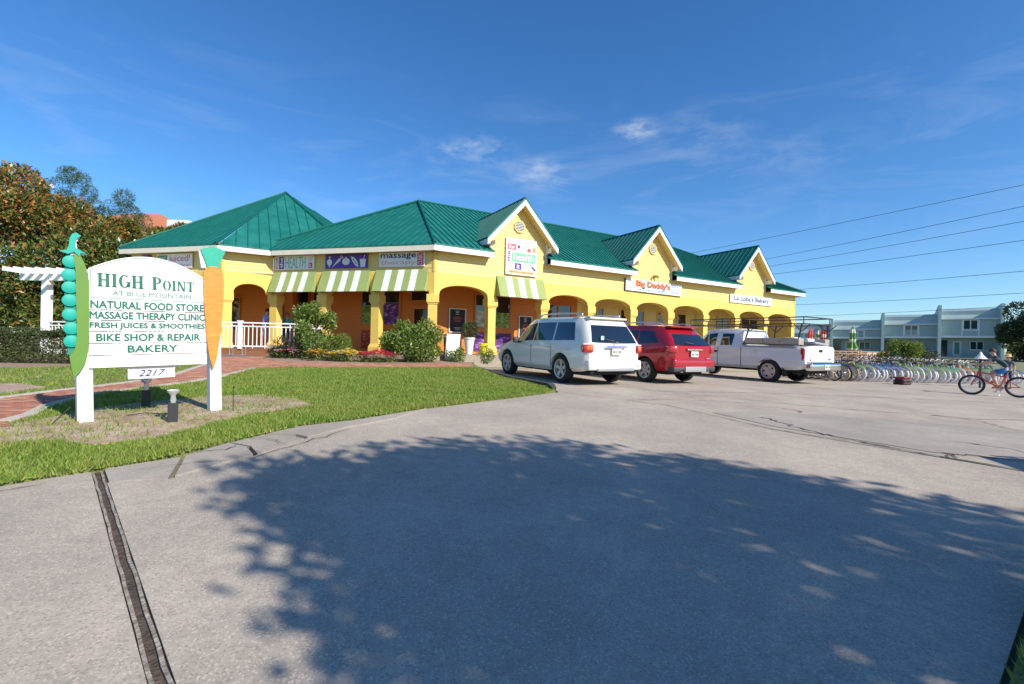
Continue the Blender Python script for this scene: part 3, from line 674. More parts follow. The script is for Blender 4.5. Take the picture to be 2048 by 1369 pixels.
# ---- main roofs
def clip_half(poly, a, b, c):
    """keep a*x + b*y <= c"""
    out = []
    for i in range(len(poly)):
        p, q = poly[i], poly[(i + 1) % len(poly)]
        fp, fq = a * p[0] + b * p[1] - c, a * q[0] + b * q[1] - c
        if fp <= 0: out.append(p)
        if fp * fq < 0:
            t = fp / (fp - fq); out.append((p[0] + (q[0] - p[0]) * t, p[1] + (q[1] - p[1]) * t))
    return out
def roof_plane(F, poly, slope, z0=ZE, o0=0.40, ribs=0.26, rib_off=0.1, seam=True):
    """poly in (s, q): q is the horizontal distance inwards from the eave"""
    pt = lambda s, q, dz=0.0: F(s, o0 - q, z0 + slope * q + dz)
    n = len(poly)
    mb = MB().add([pt(s, q, 0.03) for s, q in poly] + [pt(s, q, -0.03) for s, q in poly], [tuple(range(n)), tuple(range(2 * n - 1, n - 1, -1))] + [(i, n + i, n + (i + 1) % n, (i + 1) % n) for i in range(n)])
    rf = mb.build('roof', M_roof, bld)
    if seam:
        ss = [p[0] for p in poly]; s = math.ceil((min(ss) - rib_off) / ribs) * ribs + rib_off
        up = (pt(1, 0) - pt(0, 0)).cross(pt(0, 1) - pt(0, 0)).normalized(); up = up if up.z > 0 else -up
        while s < max(ss):
            qs = []
            for i in range(n):
                (a, qa), (b, qb) = poly[i], poly[(i + 1) % n]
                if (a - s) * (b - s) < 0: qs.append(qa + (qb - qa) * (s - a) / (b - a))
            if len(qs) >= 2 and max(qs) - min(qs) > 0.12:
                bar('roof_seam', pt(s, min(qs) - 0.01, 0.045), pt(s, max(qs), 0.045), 0.03, 0.034, M_rib, rf, up=up)
            s += ribs
    return rf
hipL = lambda poly: clip_half(poly, -6.1, 1.37, 0.17 * 6.1)              # right of the line (-0.17,0)-(1.2,6.1)
eE = Dend + 0.42
hipR = lambda poly: clip_half(poly, 1.0, 1.0, eE)                           # left of the right hip
cuts = [-0.2] + [x for c in gcs for x in (c - GW + 0.02, c + GW - 0.02)] + [eE]
for i in range(len(cuts) - 1):
    a, b = cuts[i], cuts[i + 1]; q0 = 0.0 if i % 2 == 0 else 0.46
    pl = hipR(hipL([(a, q0), (b, q0), (b, 6.1), (a, 6.1)]))
    if len(pl) > 2: roof_plane(FD, pl, SL)
# right end hip and back slopes
FE = fr(K + D_ * Dend, -nD, D_)
roof_plane(FE, [(-0.40, 0), (11.8, 0), (5.7, 6.1)], SL, o0=0.42, ribs=0.4)
FBk = fr(K - nD * 11.4, D_, -nD)
roof_plane(FBk, [(1.0, 0), (eE, 0), (eE - 6.1, 6.1), (1.2, 6.1)], SL, seam=False)
wallpart('wall', FD, Dend - 0.3, Dend - 0.02, -11.4, -0.36, -0.8, 4.8, M_yel)
wallpart('wall', FD, 0.8, Dend, -11.4, -11.1, -0.8, 4.8, M_yel)
# C slope: triangle up to the hip point
slC = (8.25 - ZE) / 5.37
roof_plane(FC, [(-0.17, 0), (8.4, 0), (3.18, 5.37)], slC, ribs=0.305)
MB().add([FC(8.4, 0.4, ZE), FC(3.18, -4.97, 8.25), FC(8.9, -9.5, ZE)], [(0, 1, 2)]).build('roof_back', M_roof, bld, fix=False)
MB().add([FC(3.18, -4.97, 8.25), FC(8.9, -9.5, ZE), FD(1.0, -11.8, ZE)], [(0, 1, 2)]).build('roof_back', M_roof, bld, fix=False)
# pavilion: octagonal hipped roof
apex = Vector((-12.4, 25.4, 9.15))
Pe = FA(-0.08, 0.4, ZE)
def tri_roof(F, s0, s1, ribs):
    a = F(0, 0.4, 0); d = (F(1, 0, 0) - F(0, 0, 0)); n = (F(0, 1, 0) - F(0, 0, 0))
    rel = apex - a; sa = rel.dot(d); q = -rel.dot(n)
    roof_plane(F, [(s0, 0), (s1, 0), (sa, q)], (apex.z - ZE) / q, ribs=ribs, rib_off=0.05)
tri_roof(FA, -0.10, 4.95, 0.305)
FB_rev = fr(P, -B_, nB); tri_roof(FB_rev, -0.10, 5.3, 0.42)
far_s = FB_rev(5.3, 0, 0); FB2 = fr(far_s, UV(75), Vector((UV(75).y, -UV(75).x, 0))); tri_roof(FB2, 0, 5.2, 0.42)
la = FA(4.95, 0, 0); FL2 = fr(la, UV(120), Vector((-UV(120).y, UV(120).x, 0))); tri_roof(FL2, 0.0, 5.2, 0.305)
wallpart('wall', FL2, 0.1, 5.0, -0.5, -0.36, 0.3, 4.8, M_yel)
# hip and ridge caps
hips = MB()
R1 = FD(1.2, -5.7, 8.25); R2 = FD(eE - 6.1, -5.7, 8.25)
for a, b in ((FD(-0.17, 0.4, ZE), R1), (R1, R2), (R2, FD(eE, 0.4, ZE)), (R1, FC(8.4, 0.4, ZE)), (Pe, apex), (apex, FA(4.95, 0.4, ZE)), (apex, FB_rev(5.3, 0.4, ZE))):
    MB().tube(a + Vector((0, 0, 0.05)), b + Vector((0, 0, 0.05)), 0.065, n=6).build('ridge_cap', M_rib, bld)
# fascia boards and soffits
def eave(F, s0, s1, m=M_cream):
    boxF(MB(), F, s0, s1, 0.36, 0.395, 4.70, ZE - 0.035).build('fascia', m, bld)
    mb = MB(); mb.add([F(s0, 0.38, 4.74), F(s1, 0.38, 4.74), F(s1, -0.1, 4.74), F(s0, -0.1, 4.74)], [(0, 1, 2, 3)]); mb.build('soffit', M_soffit, bld, fix=False)
for i in range(0, len(cuts) - 1, 2): eave(FD, max(cuts[i], -0.165), min(cuts[i + 1] - 0.06 if i < 6 else eE, eE), M_white)
eave(FC, -0.165, 7.1); eave(FB, 0.1, 1.98, M_white); eave(FA, -0.18, 4.98)
boxF(MB(), FD, eE - 0.03, eE, -11.8, 0.39, 4.70, ZE - 0.03).build('fascia', M_white, bld)
wallpart('wall', FC, 6.9, 7.05, -6, -0.4, 4.0, 4.9, M_yel)
# white box vent on the roof behind
MB().box((-25.4, 36.0, 9.7), (1.6, 1.2, 0.8)).build('roof_vent_box', M_white, bld)
MB().box((-25.4, 36.0, 5.0), (1.2, 1.0, 9.0)).build('roof_vent_stack', M_white, bld)
# ---- porch: floor, ceiling, inner walls
DEP = 2.0; cs = DEP * math.tan(R_(22.5))
def poly_slab(name, pts, z0, z1, m):
    mb = MB().prism([(p.x, p.y) for p in pts], lambda a, b, d: Vector((a, b, d)), z0, z1); return mb.build(name, m, bld)
inn = lambda F, s, o: F(s, o, 0)
outer = [FD(Dend, 0.12, 0), FD(-0.05, 0.12, 0), FC(7.2, 0.12, 0), FB(1.7, 0.10, 0), FA(4.75, 0.12, 0)]
innr = [FA(4.75, -2.6, 0), FA(0.6, -2.6, 0), FC(cs, -2.4, 0), FD(cs, -2.4, 0), FD(Dend, -2.4, 0)]
poly_slab('porch_floor', outer + innr, 0.1, ZF, M_floor)
poly_slab('porch_ceiling', [FD(Dend - .05, -0.05, 0), FD(0, -0.05, 0), FC(7.2, -0.05, 0), FB(1.7, -0.05, 0), FA(4.7, -0.05, 0)] + innr, 3.97, 4.02, M_soffit)
# foundation skirt under the right part, where the ground falls away
wallpart('foundation', FD, 1.5, Dend - 0.01, -0.4, 0.10, -0.9, ZF - 0.03, mat('foundation', (0.42, 0.36, 0.26), 0.85, var=0.1))
inC = wallpart('inner_wall', FC, cs, 9.2, -2.3, -DEP, ZF, 3.99, M_org)
inD = wallpart('inner_wall', FD, cs, 8.35, -2.3, -DEP, ZF, 3.99, M_org)
inD2 = wallpart('inner_wall', FD, 8.36, Dend, -2.3, -DEP, ZF, 3.99, M_yel2)
inA = wallpart('inner_wall', FA, -1.2, 4.75, -2.9, -2.6, ZF, 3.99, M_org)
siding(FC, cs, 8.8, ZF, 3.95, M_org, inC, -DEP)
siding(FD, cs, 8.35, ZF, 3.95, M_org, inD, -DEP)
siding(FD, 8.36, Dend - 0.3, ZF, 3.95, M_yel, inD2, -DEP)
siding(FA, -0.9, 4.7, ZF, 3.95, M_org, inA, -2.6)
# partition where the orange shop ends
wallpart('inner_wall', FD, 8.0, 8.35, -DEP, -0.6, ZF, 3.0, M_yel2) if False else None
# ---- windows and doors on the inner walls
def window(F, s0, s1, z0, z1, fm, o=-DEP, split=1, glass=None, fw=0.07):
    o += 0.03
    fmb = MB()
    for a, b, c, d in ((s0, s1, z0, z0 + fw), (s0, s1, z1 - fw, z1), (s0, s0 + fw, z0 + fw, z1 - fw), (s1 - fw, s1, z0 + fw, z1 - fw)): boxF(fmb, F, a, b, o - 0.02, o + 0.05, c, d)
    for k in range(1, split): 
        sm = s0 + (s1 - s0) * k / split; boxF(fmb, F, sm - fw / 2, sm + fw / 2, o - 0.02, o + 0.045, z0 + fw, z1 - fw)
    w_ = fmb.build('window_frame', fm, bld)
    for k in range(split):
        a = s0 + (s1 - s0) * k / split + fw * 0.5; b = s0 + (s1 - s0) * (k + 1) / split - fw * 0.5
        boxF(MB(), F, a, b, o - 0.02, o + 0.012, z0 + fw * .6, z1 - fw * .6).build('pane', glass or M_glass, w_)
    return w_
def produce_mat(name, c1, c2, c3, sc):
    m = bpy.data.materials.new(name); m.use_nodes = True
    N, L = nodes_of(m); b = N['Principled BSDF']; b.inputs['Roughness'].default_value = 0.6
    t = N.new('ShaderNodeTexCoord'); mpn = N.new('ShaderNodeMapping'); mpn.inputs['Rotation'].default_value = (0.4, 0.9, 0.5); mpn.inputs['Scale'].default_value = (1, 1, 2.2); L.new(t.outputs['Object'], mpn.inputs[0])
    v = N.new('ShaderNodeTexVoronoi'); v.inputs['Scale'].default_value = sc; v.feature = 'SMOOTH_F1'; L.new(mpn.outputs[0], v.inputs['Vector'])
    r = N.new('ShaderNodeValToRGB'); e = r.color_ramp.elements; e[0].color = (*c3, 1); e[0].position = 0.05; e[1].color = (*c2, 1); e[1].position = 0.75
    q = e.new(0.32); q.color = (*c1, 1); L.new(v.outputs['Distance'], r.inputs['Fac']); L.new(r.outputs[0], b.inputs['Base Color']); return m
M_egg = produce_mat('poster_aubergine', (0.16, 0.03, 0.26), (0.02, 0.004, 0.05), (0.55, 0.40, 0.66), 4.5)
M_grn = produce_mat('poster_greens', (0.22, 0.34, 0.05), (0.03, 0.06, 0.01), (0.55, 0.62, 0.22), 6)
M_red = produce_mat('poster_peppers', (0.42, 0.05, 0.02), (0.10, 0.01, 0.01), (0.72, 0.38, 0.05), 6)
M_pale = produce_mat('poster_pale', (0.42, 0.45, 0.36), (0.16, 0.2, 0.12), (0.66, 0.66, 0.58), 4)
def poster(F, s0, s1, z0, z1, m, o=-DEP):
    return boxF(MB(), F, s0, s1, o + 0.03, o + 0.062, z0, z1).build('window_poster', m, bld)
window(FC, 2.45, 3.45, 1.95, 3.5, M_frame); poster(FC, 2.53, 3.38, 2.0, 2.95, M_egg)
window(FC, 0.95, 2.0, 3.0, 3.5, M_frame); window(FC, 0.98, 1.95, 0.86, 2.85, M_frame, fw=0.16)
window(FC, 3.75, 4.4, 1.95, 3.5, M_frame); poster(FC, 3.8, 4.35, 2.0, 2.85, M_grn); poster(FC, 2.55, 3.4, 0.95, 1.75, M_red); poster(FC, 3.75, 4.35, 0.95, 1.75, M_red)
window(FC, 6.0, 6.9, 1.95, 3.5, M_frame); poster(FC, 6.05, 6.85, 2.0, 2.8, M_red)
window(FC, 7.05, 7.7, 1.6, 3.6, M_frame); poster(FC, 7.1, 7.65, 1.65, 2.7, M_grn)
window(FC, 8.6, 9.1, 0.86, 3.4, M_frame)
window(FD, 2.62, 3.45, 1.95, 3.5, M_frame); poster(FD, 2.7, 3.38, 2.0, 2.75, M_pale)
window(FD, 3.55, 4.5, 1.95, 3.5, M_frame); poster(FD, 3.62, 4.42, 2.0, 2.7, M_grn)
poster(FD, 2.65, 4.5, 0.95, 1.75, M_egg)
window(FD, 6.3, 8.0, 1.6, 3.3, M_frame, split=2)
window(FA, -0.75, 0.0, 0.86, 3.2, M_frame, o=-2.6); window(FA, 1.6, 2.6, 1.6, 3.2, M_frame, o=-2.6)
for a, b, z0, sp in ((9.6, 10.1, 1.6, 1), (11.2, 13.0, 1.5, 2), (14.0, 14.9, 0.86, 1), (15.6, 16.4, 1.4, 1), (17.2, 18.2, 0.86, 1), (19.2, 20.4, 1.4, 2), (21.6, 23.4, 1.0, 2)):
    window(FD, a, b, z0, 3.3, M_framey, split=sp)
# menu boards on the orange wall
M_chalk = mat('chalk_board', (0.018, 0.018, 0.022), 0.7)
M_chalkr = mat('chalk_red', (0.55, 0.12, 0.10), 0.8); M_chalkw = mat('chalk_white', (0.6, 0.58, 0.55), 0.8)
def menu(F, s0, s1, z0, z1, label):
    t = wthing('menu_board', label, 'menu board', F((s0 + s1) / 2, -DEP + 0.05, z0))
    boxF(MB(), F, s0, s1, -DEP + 0.022, -DEP + 0.05, z0, z1).build('board', M_chalk, t)
    mb = MB(); w = 0.045
    for a, b, c, d in ((s0, s1, z0, z0 + w), (s0, s1, z1 - w, z1), (s0, s0 + w, z0 + w, z1 - w), (s1 - w, s1, z0 + w, z1 - w)): boxF(mb, F, a, b, -DEP + 0.02, -DEP + 0.075, c, d)
    mb.build('frame', M_cream, t)
    h = z1 - z0; c = (s0 + s1) / 2; mr, mw = MB(), MB()
    for k, (fz, hw) in enumerate(((0.88, .09), (0.83, .07), (0.76, .08), (0.64, .15), (0.58, .2), (0.52, .17), (0.46, .13), (0.2, .16), (0.14, .1))):
        boxF(mw if k < 3 or k > 6 else mr, F, c - hw, c + hw, -DEP + 0.05, -DEP + 0.053, z0 + h * fz - 0.012, z0 + h * fz + 0.012)
    mw.build('chalk_lines', M_chalkw, t); mr.build('chalk_lines', M_chalkr, t)
menu(FD, 1.42, 2.22, 1.72, 2.78, 'black menu board with pale frame on the orange wall left of the first column')
menu(FD, 4.92, 5.66, 1.5, 2.62, 'black menu board with pale frame on the orange wall behind the white car')
# small notices beside the deck entrance
t = wthing('wall_notice', 'small white framed notice with a dark picture on the orange wall', 'notice', FC(6.45 + 1.6, -DEP + 0.03, 2.0))
boxF(MB(), FC, 7.9, 8.2, -DEP + 0.02, -DEP + 0.04, 1.95, 2.22).build('frame', M_white, t); boxF(MB(), FC, 7.95, 8.15, -DEP + 0.04, -DEP + 0.045, 2.0, 2.17).build('picture', M_chalk, t)
# floodlight on the second gable
t = wthing('twin_floodlight', 'small brass twin floodlight under the middle gable', 'floodlight', FD(11.6, 0.02, 4.86))
M_brass = mat('brass', (0.45, 0.30, 0.06), 0.4, metal=0.6)
MB().tube(FD(11.6, 0, 4.86), FD(11.6, 0.08, 4.86), 0.05).build('base_plate', M_brass, t)
for sg in (-1, 1): MB().tube(FD(11.6 + sg * .04, 0.07, 4.86), FD(11.6 + sg * .13, 0.2, 4.78), 0.03, 0.065).build('lamp_head', M_brass, t)
# ================================================================== SIGNS, AWNINGS, DECK
def flat_thing(name, label, cat, origin, x, n, group=None, tilt=0.0):
    """Empty whose local x reads left to right, y is up, z points out of the wall"""
    o = bpy.data.objects.new(name, None); col.objects.link(o); o.empty_display_size = 0.2
    M = Matrix((x, Vector((0, 0, 1)), n)).transposed().to_4x4(); M.translation = origin
    o.matrix_basis = M @ Matrix.Rotation(tilt, 4, 'Z')
    return tag(o, label, cat, group)
C_paint = {}
def paint(c, rough=0.5):
    k = tuple(round(x, 3) for x in c)
    if k not in C_paint: C_paint[k] = mat('sign_paint_%d' % len(C_paint), c, rough)
    return C_paint[k]
def plate(t, name, x0, x1, y0, y1, z0, z1, c):
    return MB().box(((x0 + x1) / 2, (y0 + y1) / 2, (z0 + z1) / 2), (x1 - x0, y1 - y0, z1 - z0)).build(name, c if not isinstance(c, tuple) else paint(c), t)
def shape(t, name, poly, z0, z1, c): return MB().prism(poly, lambda a, b, d: (a, b, d), z0, z1).build(name, paint(c) if isinstance(c, tuple) else c, t)
def words(t, txt, cx, cy, w, h, z, c, vertical=False, **kw):
    if vertical: me = fit_text(txt, h, w, paint(c), **kw)
    else: me = fit_text(txt, w, h, paint(c), **kw)
    o = link('lettering', me, t); o.location = (cx, cy, z)
    if vertical: o.rotation_euler = (0, 0, math.pi / 2)
    return o
ell = lambda cx, cy, a, b, n=16, r=0.0: [(cx + a * math.cos(2 * math.pi * i / n) * math.cos(r) - b * math.sin(2 * math.pi * i / n) * math.sin(r), cy + a * math.cos(2 * math.pi * i / n) * math.sin(r) + b * math.sin(2 * math.pi * i / n) * math.cos(r)) for i in range(n)]
def icon(t, kind, cx, cy, s, z, c, leaf=None):
    leaf = leaf or c
    if kind == 'carrot':
        shape(t, 'carrot_mark', [(cx - .5 * s, cy - .45 * s), (cx + .18 * s, cy + .3 * s), (cx + .3 * s, cy + .22 * s), (cx + .28 * s, cy + .08 * s)], z, z + .004, c)
        for a in (20, 45, 70):
            ca, sa = math.cos(R_(a)), math.sin(R_(a)); shape(t, 'leaf_mark', [(cx + .25 * s, cy + .2 * s), (cx + .25 * s + ca * .34 * s - sa * .03 * s, cy + .2 * s + sa * .34 * s + ca * .03 * s), (cx + .25 * s + ca * .34 * s + sa * .03 * s, cy + .2 * s + sa * .34 * s - ca * .03 * s)], z, z + .004, leaf)
    if kind == 'beet':
        shape(t, 'beet_mark', [(cx, cy - .5 * s)] + ell(cx, cy - .02 * s, .26 * s, .28 * s)[13:] + ell(cx, cy - .02 * s, .26 * s, .28 * s)[:12], z, z + .004, c)
        shape(t, 'leaf_mark', [(cx, cy + .26 * s), (cx + .15 * s, cy + .5 * s), (cx - .1 * s, cy + .46 * s)], z, z + .004, leaf)
    if kind == 'tomato':
        shape(t, 'tomato_mark', ell(cx, cy, .38 * s, .3 * s), z, z + .004, c); shape(t, 'leaf_mark', [(cx - .12 * s, cy + .27 * s), (cx + .12 * s, cy + .27 * s), (cx, cy + .42 * s)], z, z + .004, leaf)
    if kind == 'pod':
        shape(t, 'pod_mark', [(cx - .4 * s, cy + .45 * s), (cx - .1 * s, cy + .38 * s), (cx + .25 * s, cy), (cx + .38 * s, cy - .5 * s), (cx + .05 * s, cy - .35 * s), (cx - .25 * s, cy + .05 * s)], z, z + .004, c)
        for k in (-1, 0, 1): shape(t, 'pea_mark', ell(cx + .0 * s - k * .12 * s, cy + k * .17 * s, .085 * s, .085 * s, 10), z + .004, z + .006, leaf)
    if kind == 'cup':
        shape(t, 'cup_mark', [(cx - .22 * s, cy - .5 * s), (cx + .22 * s, cy - .5 * s), (cx + .3 * s, cy + .2 * s), (cx - .3 * s, cy + .2 * s)], z, z + .004, c)
        shape(t, 'straw_mark', [(cx + .05 * s, cy + .2 * s), (cx + .09 * s, cy + .2 * s), (cx + .2 * s, cy + .55 * s), (cx + .15 * s, cy + .55 * s)], z, z + .004, leaf)
    if kind == 'bottle':
        ca, sa = math.cos(R_(-40)), math.sin(R_(-40)); rot = lambda a, b: (cx + a * ca - b * sa, cy + a * sa + b * ca)
        shape(t, 'bottle_mark', [rot(-.5 * s, -.04 * s), rot(-.15 * s, -.04 * s), rot(-.05 * s, -.12 * s), rot(.5 * s, -.12 * s), rot(.5 * s, .12 * s), rot(-.05 * s, .12 * s), rot(-.15 * s, .04 * s), rot(-.5 * s, .04 * s)], z, z + .004, c)
WHT = (0.78, 0.78, 0.77); PUR = (0.10, 0.035, 0.30); NAVY = (0.03, 0.04, 0.16); REDp = (0.62, 0.06, 0.10); CORAL = (0.80, 0.33, 0.24); GRNp = (0.16, 0.52, 0.27); MINT = (0.30, 0.62, 0.45)
# square sign on the first gable
t = flat_thing('shop_sign', 'square white sign reading for the health of it on the left gable', 'sign', FD(3.785, 0.02, 4.91), D_, nD)
plate(t, 'panel', -.745, .745, -.75, .75, 0, 0.06, WHT)
plate(t, 'red_block', -.68, -.26, .27, .52, .06, .064, (0.75, 0.10, 0.13)); words(t, 'for', -.47, .395, .30, .17, .068, WHT, bold=0.01)
words(t, 'the', -.62, -.01, .15, .42, .064, PUR, True, bold=0.012)
plate(t, 'green_block', -.48, .70, -.21, .17, .06, .064, GRNp); words(t, 'health', .11, .0, 1.0, .27, .068, WHT, bold=0.008)
words(t, 'of', -.54, -.39, .28, .22, .064, CORAL, bold=0.0); plate(t, 'purple_block', -.32, .0, -.53, -.26, .06, .064, PUR); words(t, 'it', -.16, -.395, .13, .18, .068, WHT, bold=0.012)
plate(t, 'orange_strip', -.66, .66, -.70, -.56, .06, .064, (0.82, 0.50, 0.22)); words(t, 'neighborhood organic grocery', 0, -.63, 1.2, .085, .068, (0.55, 0.12, 0.06))
icon(t, 'beet', -.14, .43, .26, .06, PUR); icon(t, 'carrot', .14, .42, .30, .06, (0.85, 0.32, 0.16), (0.3, 0.5, 0.3)); icon(t, 'tomato', .36, .32, .27, .06, (0.75, 0.08, 0.09)); icon(t, 'cup', .62, .40, .33, .06, (0.80, 0.30, 0.16), NAVY)
icon(t, 'pod', .16, -.38, .26, .06, (0.55, 0.72, 0.5), GRNp); icon(t, 'tomato', .34, -.43, .16, .06, (0.85, 0.42, 0.2)); icon(t, 'bottle', .55, -.39, .38, .06, PUR)
# bike shop sign
t = flat_thing('shop_sign', 'long white sign reading Big Daddy\'s bikes and beach sports', 'sign', FD(11.61, 0.02, 4.28), D_, nD, tilt=-0.012)
plate(t, 'panel', -1.95, 1.95, -.29, .29, 0, .06, WHT)
plate(t, 'panel_edge', -1.97, -1.95, -.30, .30, 0, .062, (0.03, 0.03, 0.03)); plate(t, 'panel_edge', -1.95, 1.95, -.305, -.29, 0, .062, (0.03, 0.03, 0.03))
words(t, "Big Daddy's", -.09, .055, 2.35, .36, .062, (0.04, 0.015, 0.015), bold=0.03); words(t, "Big Daddy's", -.13, .08, 2.35, .36, .068, (0.75, 0.20, 0.06), bold=0.014)
words(t, 'BIKES & BEACH SPORTS', -.15, -.19, 1.95, .11, .062, (0.16, 0.32, 0.55), bold=0.012)
for k, w_ in enumerate(('RENTALS', 'SALES &', 'REPAIRS')): words(t, w_, 1.5, .14 - k * .15, .62, .10, .062, (0.18, 0.30, 0.48), bold=0.012)
shape(t, 'round_badge', ell(-1.62, .0, .17, .22), .06, .064, (0.55, 0.53, 0.50))
# bakery sign
t = flat_thing('shop_sign', 'plain white sign reading La Loba\'s Bakery under the right gable', 'sign', FD(19.6, 0.02, 4.17), D_, nD)
plate(t, 'panel', -1.98, 1.98, -.24, .24, 0, .05, WHT); words(t, "La Loba's Bakery", 0.02, 0.0, 3.3, .34, .052, (0.04, 0.09, 0.14), bold=0.014)
# three signs on the diagonal front
rC = -C_
t = flat_thing('shop_sign', 'white sign reading FOR the HEALTH of it above the left awning', 'sign', FC(6.25, 0.02, 4.44), rC, nC)
plate(t, 'panel', -.95, .95, -.28, .28, 0, .05, WHT); words(t, 'FOR', -.85, 0, .11, .48, .052, (0.45, 0.05, 0.18), True)
plate(t, 'purple_block', -.74, -.50, -.25, .25, .05, .054, PUR); words(t, 'the', -.62, 0, .15, .42, .058, WHT, True, bold=0.02)
words(t, 'HEALTH', .06, 0, .98, .47, .052, (0.14, 0.48, 0.36), bold=-0.004)
words(t, 'OF', .78, .13, .16, .18, .052, (0.75, 0.45, 0.50)); plate(t, 'red_block', .69, .87, -.24, -.02, .05, .054, REDp); words(t, 'it', .78, -.13, .09, .15, .058, WHT, bold=0.012)
t = flat_thing('shop_sign', 'purple sign with white beet, carrot, tomato, pea pod and cup shapes', 'sign', FC(3.81, 0.02, 4.44), rC, nC)
plate(t, 'panel', -.96, .96, -.28, .28, 0, .05, PUR)
for k, (kd, x) in enumerate((('beet', -.76), ('carrot', -.40), ('tomato', 0.0), ('pod', .40), ('cup', .76))): icon(t, kd, x, -.02, .46 if kd != 'carrot' else .50, .05, (0.72, 0.72, 0.74), (0.22, 0.42, 0.16) if kd == 'pod' else None)
t = flat_thing('shop_sign', 'white sign reading massage therapy CLINIC above the right awning', 'sign', FC(1.355, 0.02, 4.445), rC, nC)
plate(t, 'panel', -.965, .965, -.275, .275, 0, .05, WHT); words(t, 'massage', -.15, .105, 1.5, .22, .052, NAVY, bold=0.012); words(t, 'therapy', -.15, -.13, 1.5, .22, .052, CORAL, bold=-0.004)
plate(t, 'red_block', .66, .92, -.23, .24, .05, .054, REDp); words(t, 'CLINIC', .79, 0, .17, .42, .058, (0.8, 0.65, 0.7), True, bold=0.006)
# pavilion signs
t = flat_thing('shop_sign', 'white sign reading get juiced! smoothie bar on the left pavilion', 'sign', FA(2.38, 0.02, 4.40), rC, nC)
plate(t, 'panel', -.93, .93, -.29, .29, 0, .05, WHT); plate(t, 'green_block', -.88, -.37, -.05, .24, .05, .054, (0.10, 0.30, 0.14)); words(t, 'get', -.625, .085, .36, .2, .058, (0.75, 0.78, 0.7)); words(t, 'juiced!', .28, .07, 1.08, .34, .052, (0.62, 0.10, 0.16)); words(t, 'smoothie bar', .38, -.19, .95, .12, .052, (0.70, 0.20, 0.30))
for sx_, lb in ((3.92, 'left'), (0.80, 'right')):
    t = flat_thing('shop_sign', 'small purple sign with a white vegetable shape, %s of the juice bar sign' % lb, 'sign', FA(sx_, 0.02, 4.40), rC, nC)
    plate(t, 'panel', -.24, .24, -.28, .28, 0, .05, PUR); icon(t, 'cup' if lb == 'left' else 'carrot', 0, 0, .44, .05, (0.72, 0.72, 0.74))
# awnings
M_awg = mat('awning_green', (0.29, 0.36, 0.12), 0.8, var=0.06, vscale=4); M_aww = mat('awning_white', (0.74, 0.73, 0.67), 0.8, var=0.05, vscale=4); M_awd = mat('awning_underside', (0.30, 0.30, 0.12), 0.9)
def awning(F, s0, s1, label):
    t = wthing('striped_awning', label, 'awning', F((s0 + s1) / 2, 0.02, 3.2), 'striped awnings over the arcade openings')
    n = 7; zt, zb, ot, ob = 4.06, 3.20, 0.02, 0.36
    for k in range(n):
        # outer green stripes are wider
        ws = [1.45, 1, 1, 1, 1, 1, 1.45]; tot = sum(ws); a = s0 + (s1 - s0) * sum(ws[:k]) / tot; b = s0 + (s1 - s0) * sum(ws[:k + 1]) / tot
        m = M_awg if k % 2 == 0 else M_aww; mb = MB(); seg = 6
        for i in range(seg):
            f0, f1 = i / seg, (i + 1) / seg
            pz = lambda f: (ot + (ob - ot) * f, zt + (zb - zt) * f - 0.03 * math.sin(math.pi * f))
            (oa, za), (ob_, zb_) = pz(f0), pz(f1)
            mb.add([F(a, oa, za), F(b, oa, za), F(b, ob_, zb_), F(a, ob_, zb_)], [(0, 1, 2, 3)]); mb.add([F(a, oa - .01, za - .012), F(b, oa - .01, za - .012), F(b, ob_ - .01, zb_ - .012), F(a, ob_ - .01, zb_ - .012)], [(3, 2, 1, 0)])
        mb.build('stripe', m, t, fix=False)
    for s, sg in ((s0 + .006, -1), (s1 - .006, 1)):
        MB().add([F(s, ot, zt), F(s, ob, zb), F(s, ot, zb)], [(0, 1, 2)]).build('side_panel', M_awg, t, fix=False)
    fm = MB()
    for a, b in ((F(s0, ob - .02, zb), F(s1, ob - .02, zb)), (F(s0, ot, zb), F(s0, ob, zb)), (F(s1, ot, zb), F(s1, ob, zb))): fm.tube(a, b, 0.014, n=6)
    fm.build('frame', mat('awning_frame', (0.16, 0.06, 0.03), 0.6), t)
awning(FC, 5.20, 7.28, 'green and white striped awning below the FOR the HEALTH sign')
awning(FC, 2.74, 4.92, 'green and white striped awning below the purple vegetable sign')
awning(FC, 0.26, 2.47, 'green and white striped awning below the massage therapy sign')
awning(FD, 2.66, 4.94, 'green and white striped awning below the square gable sign')
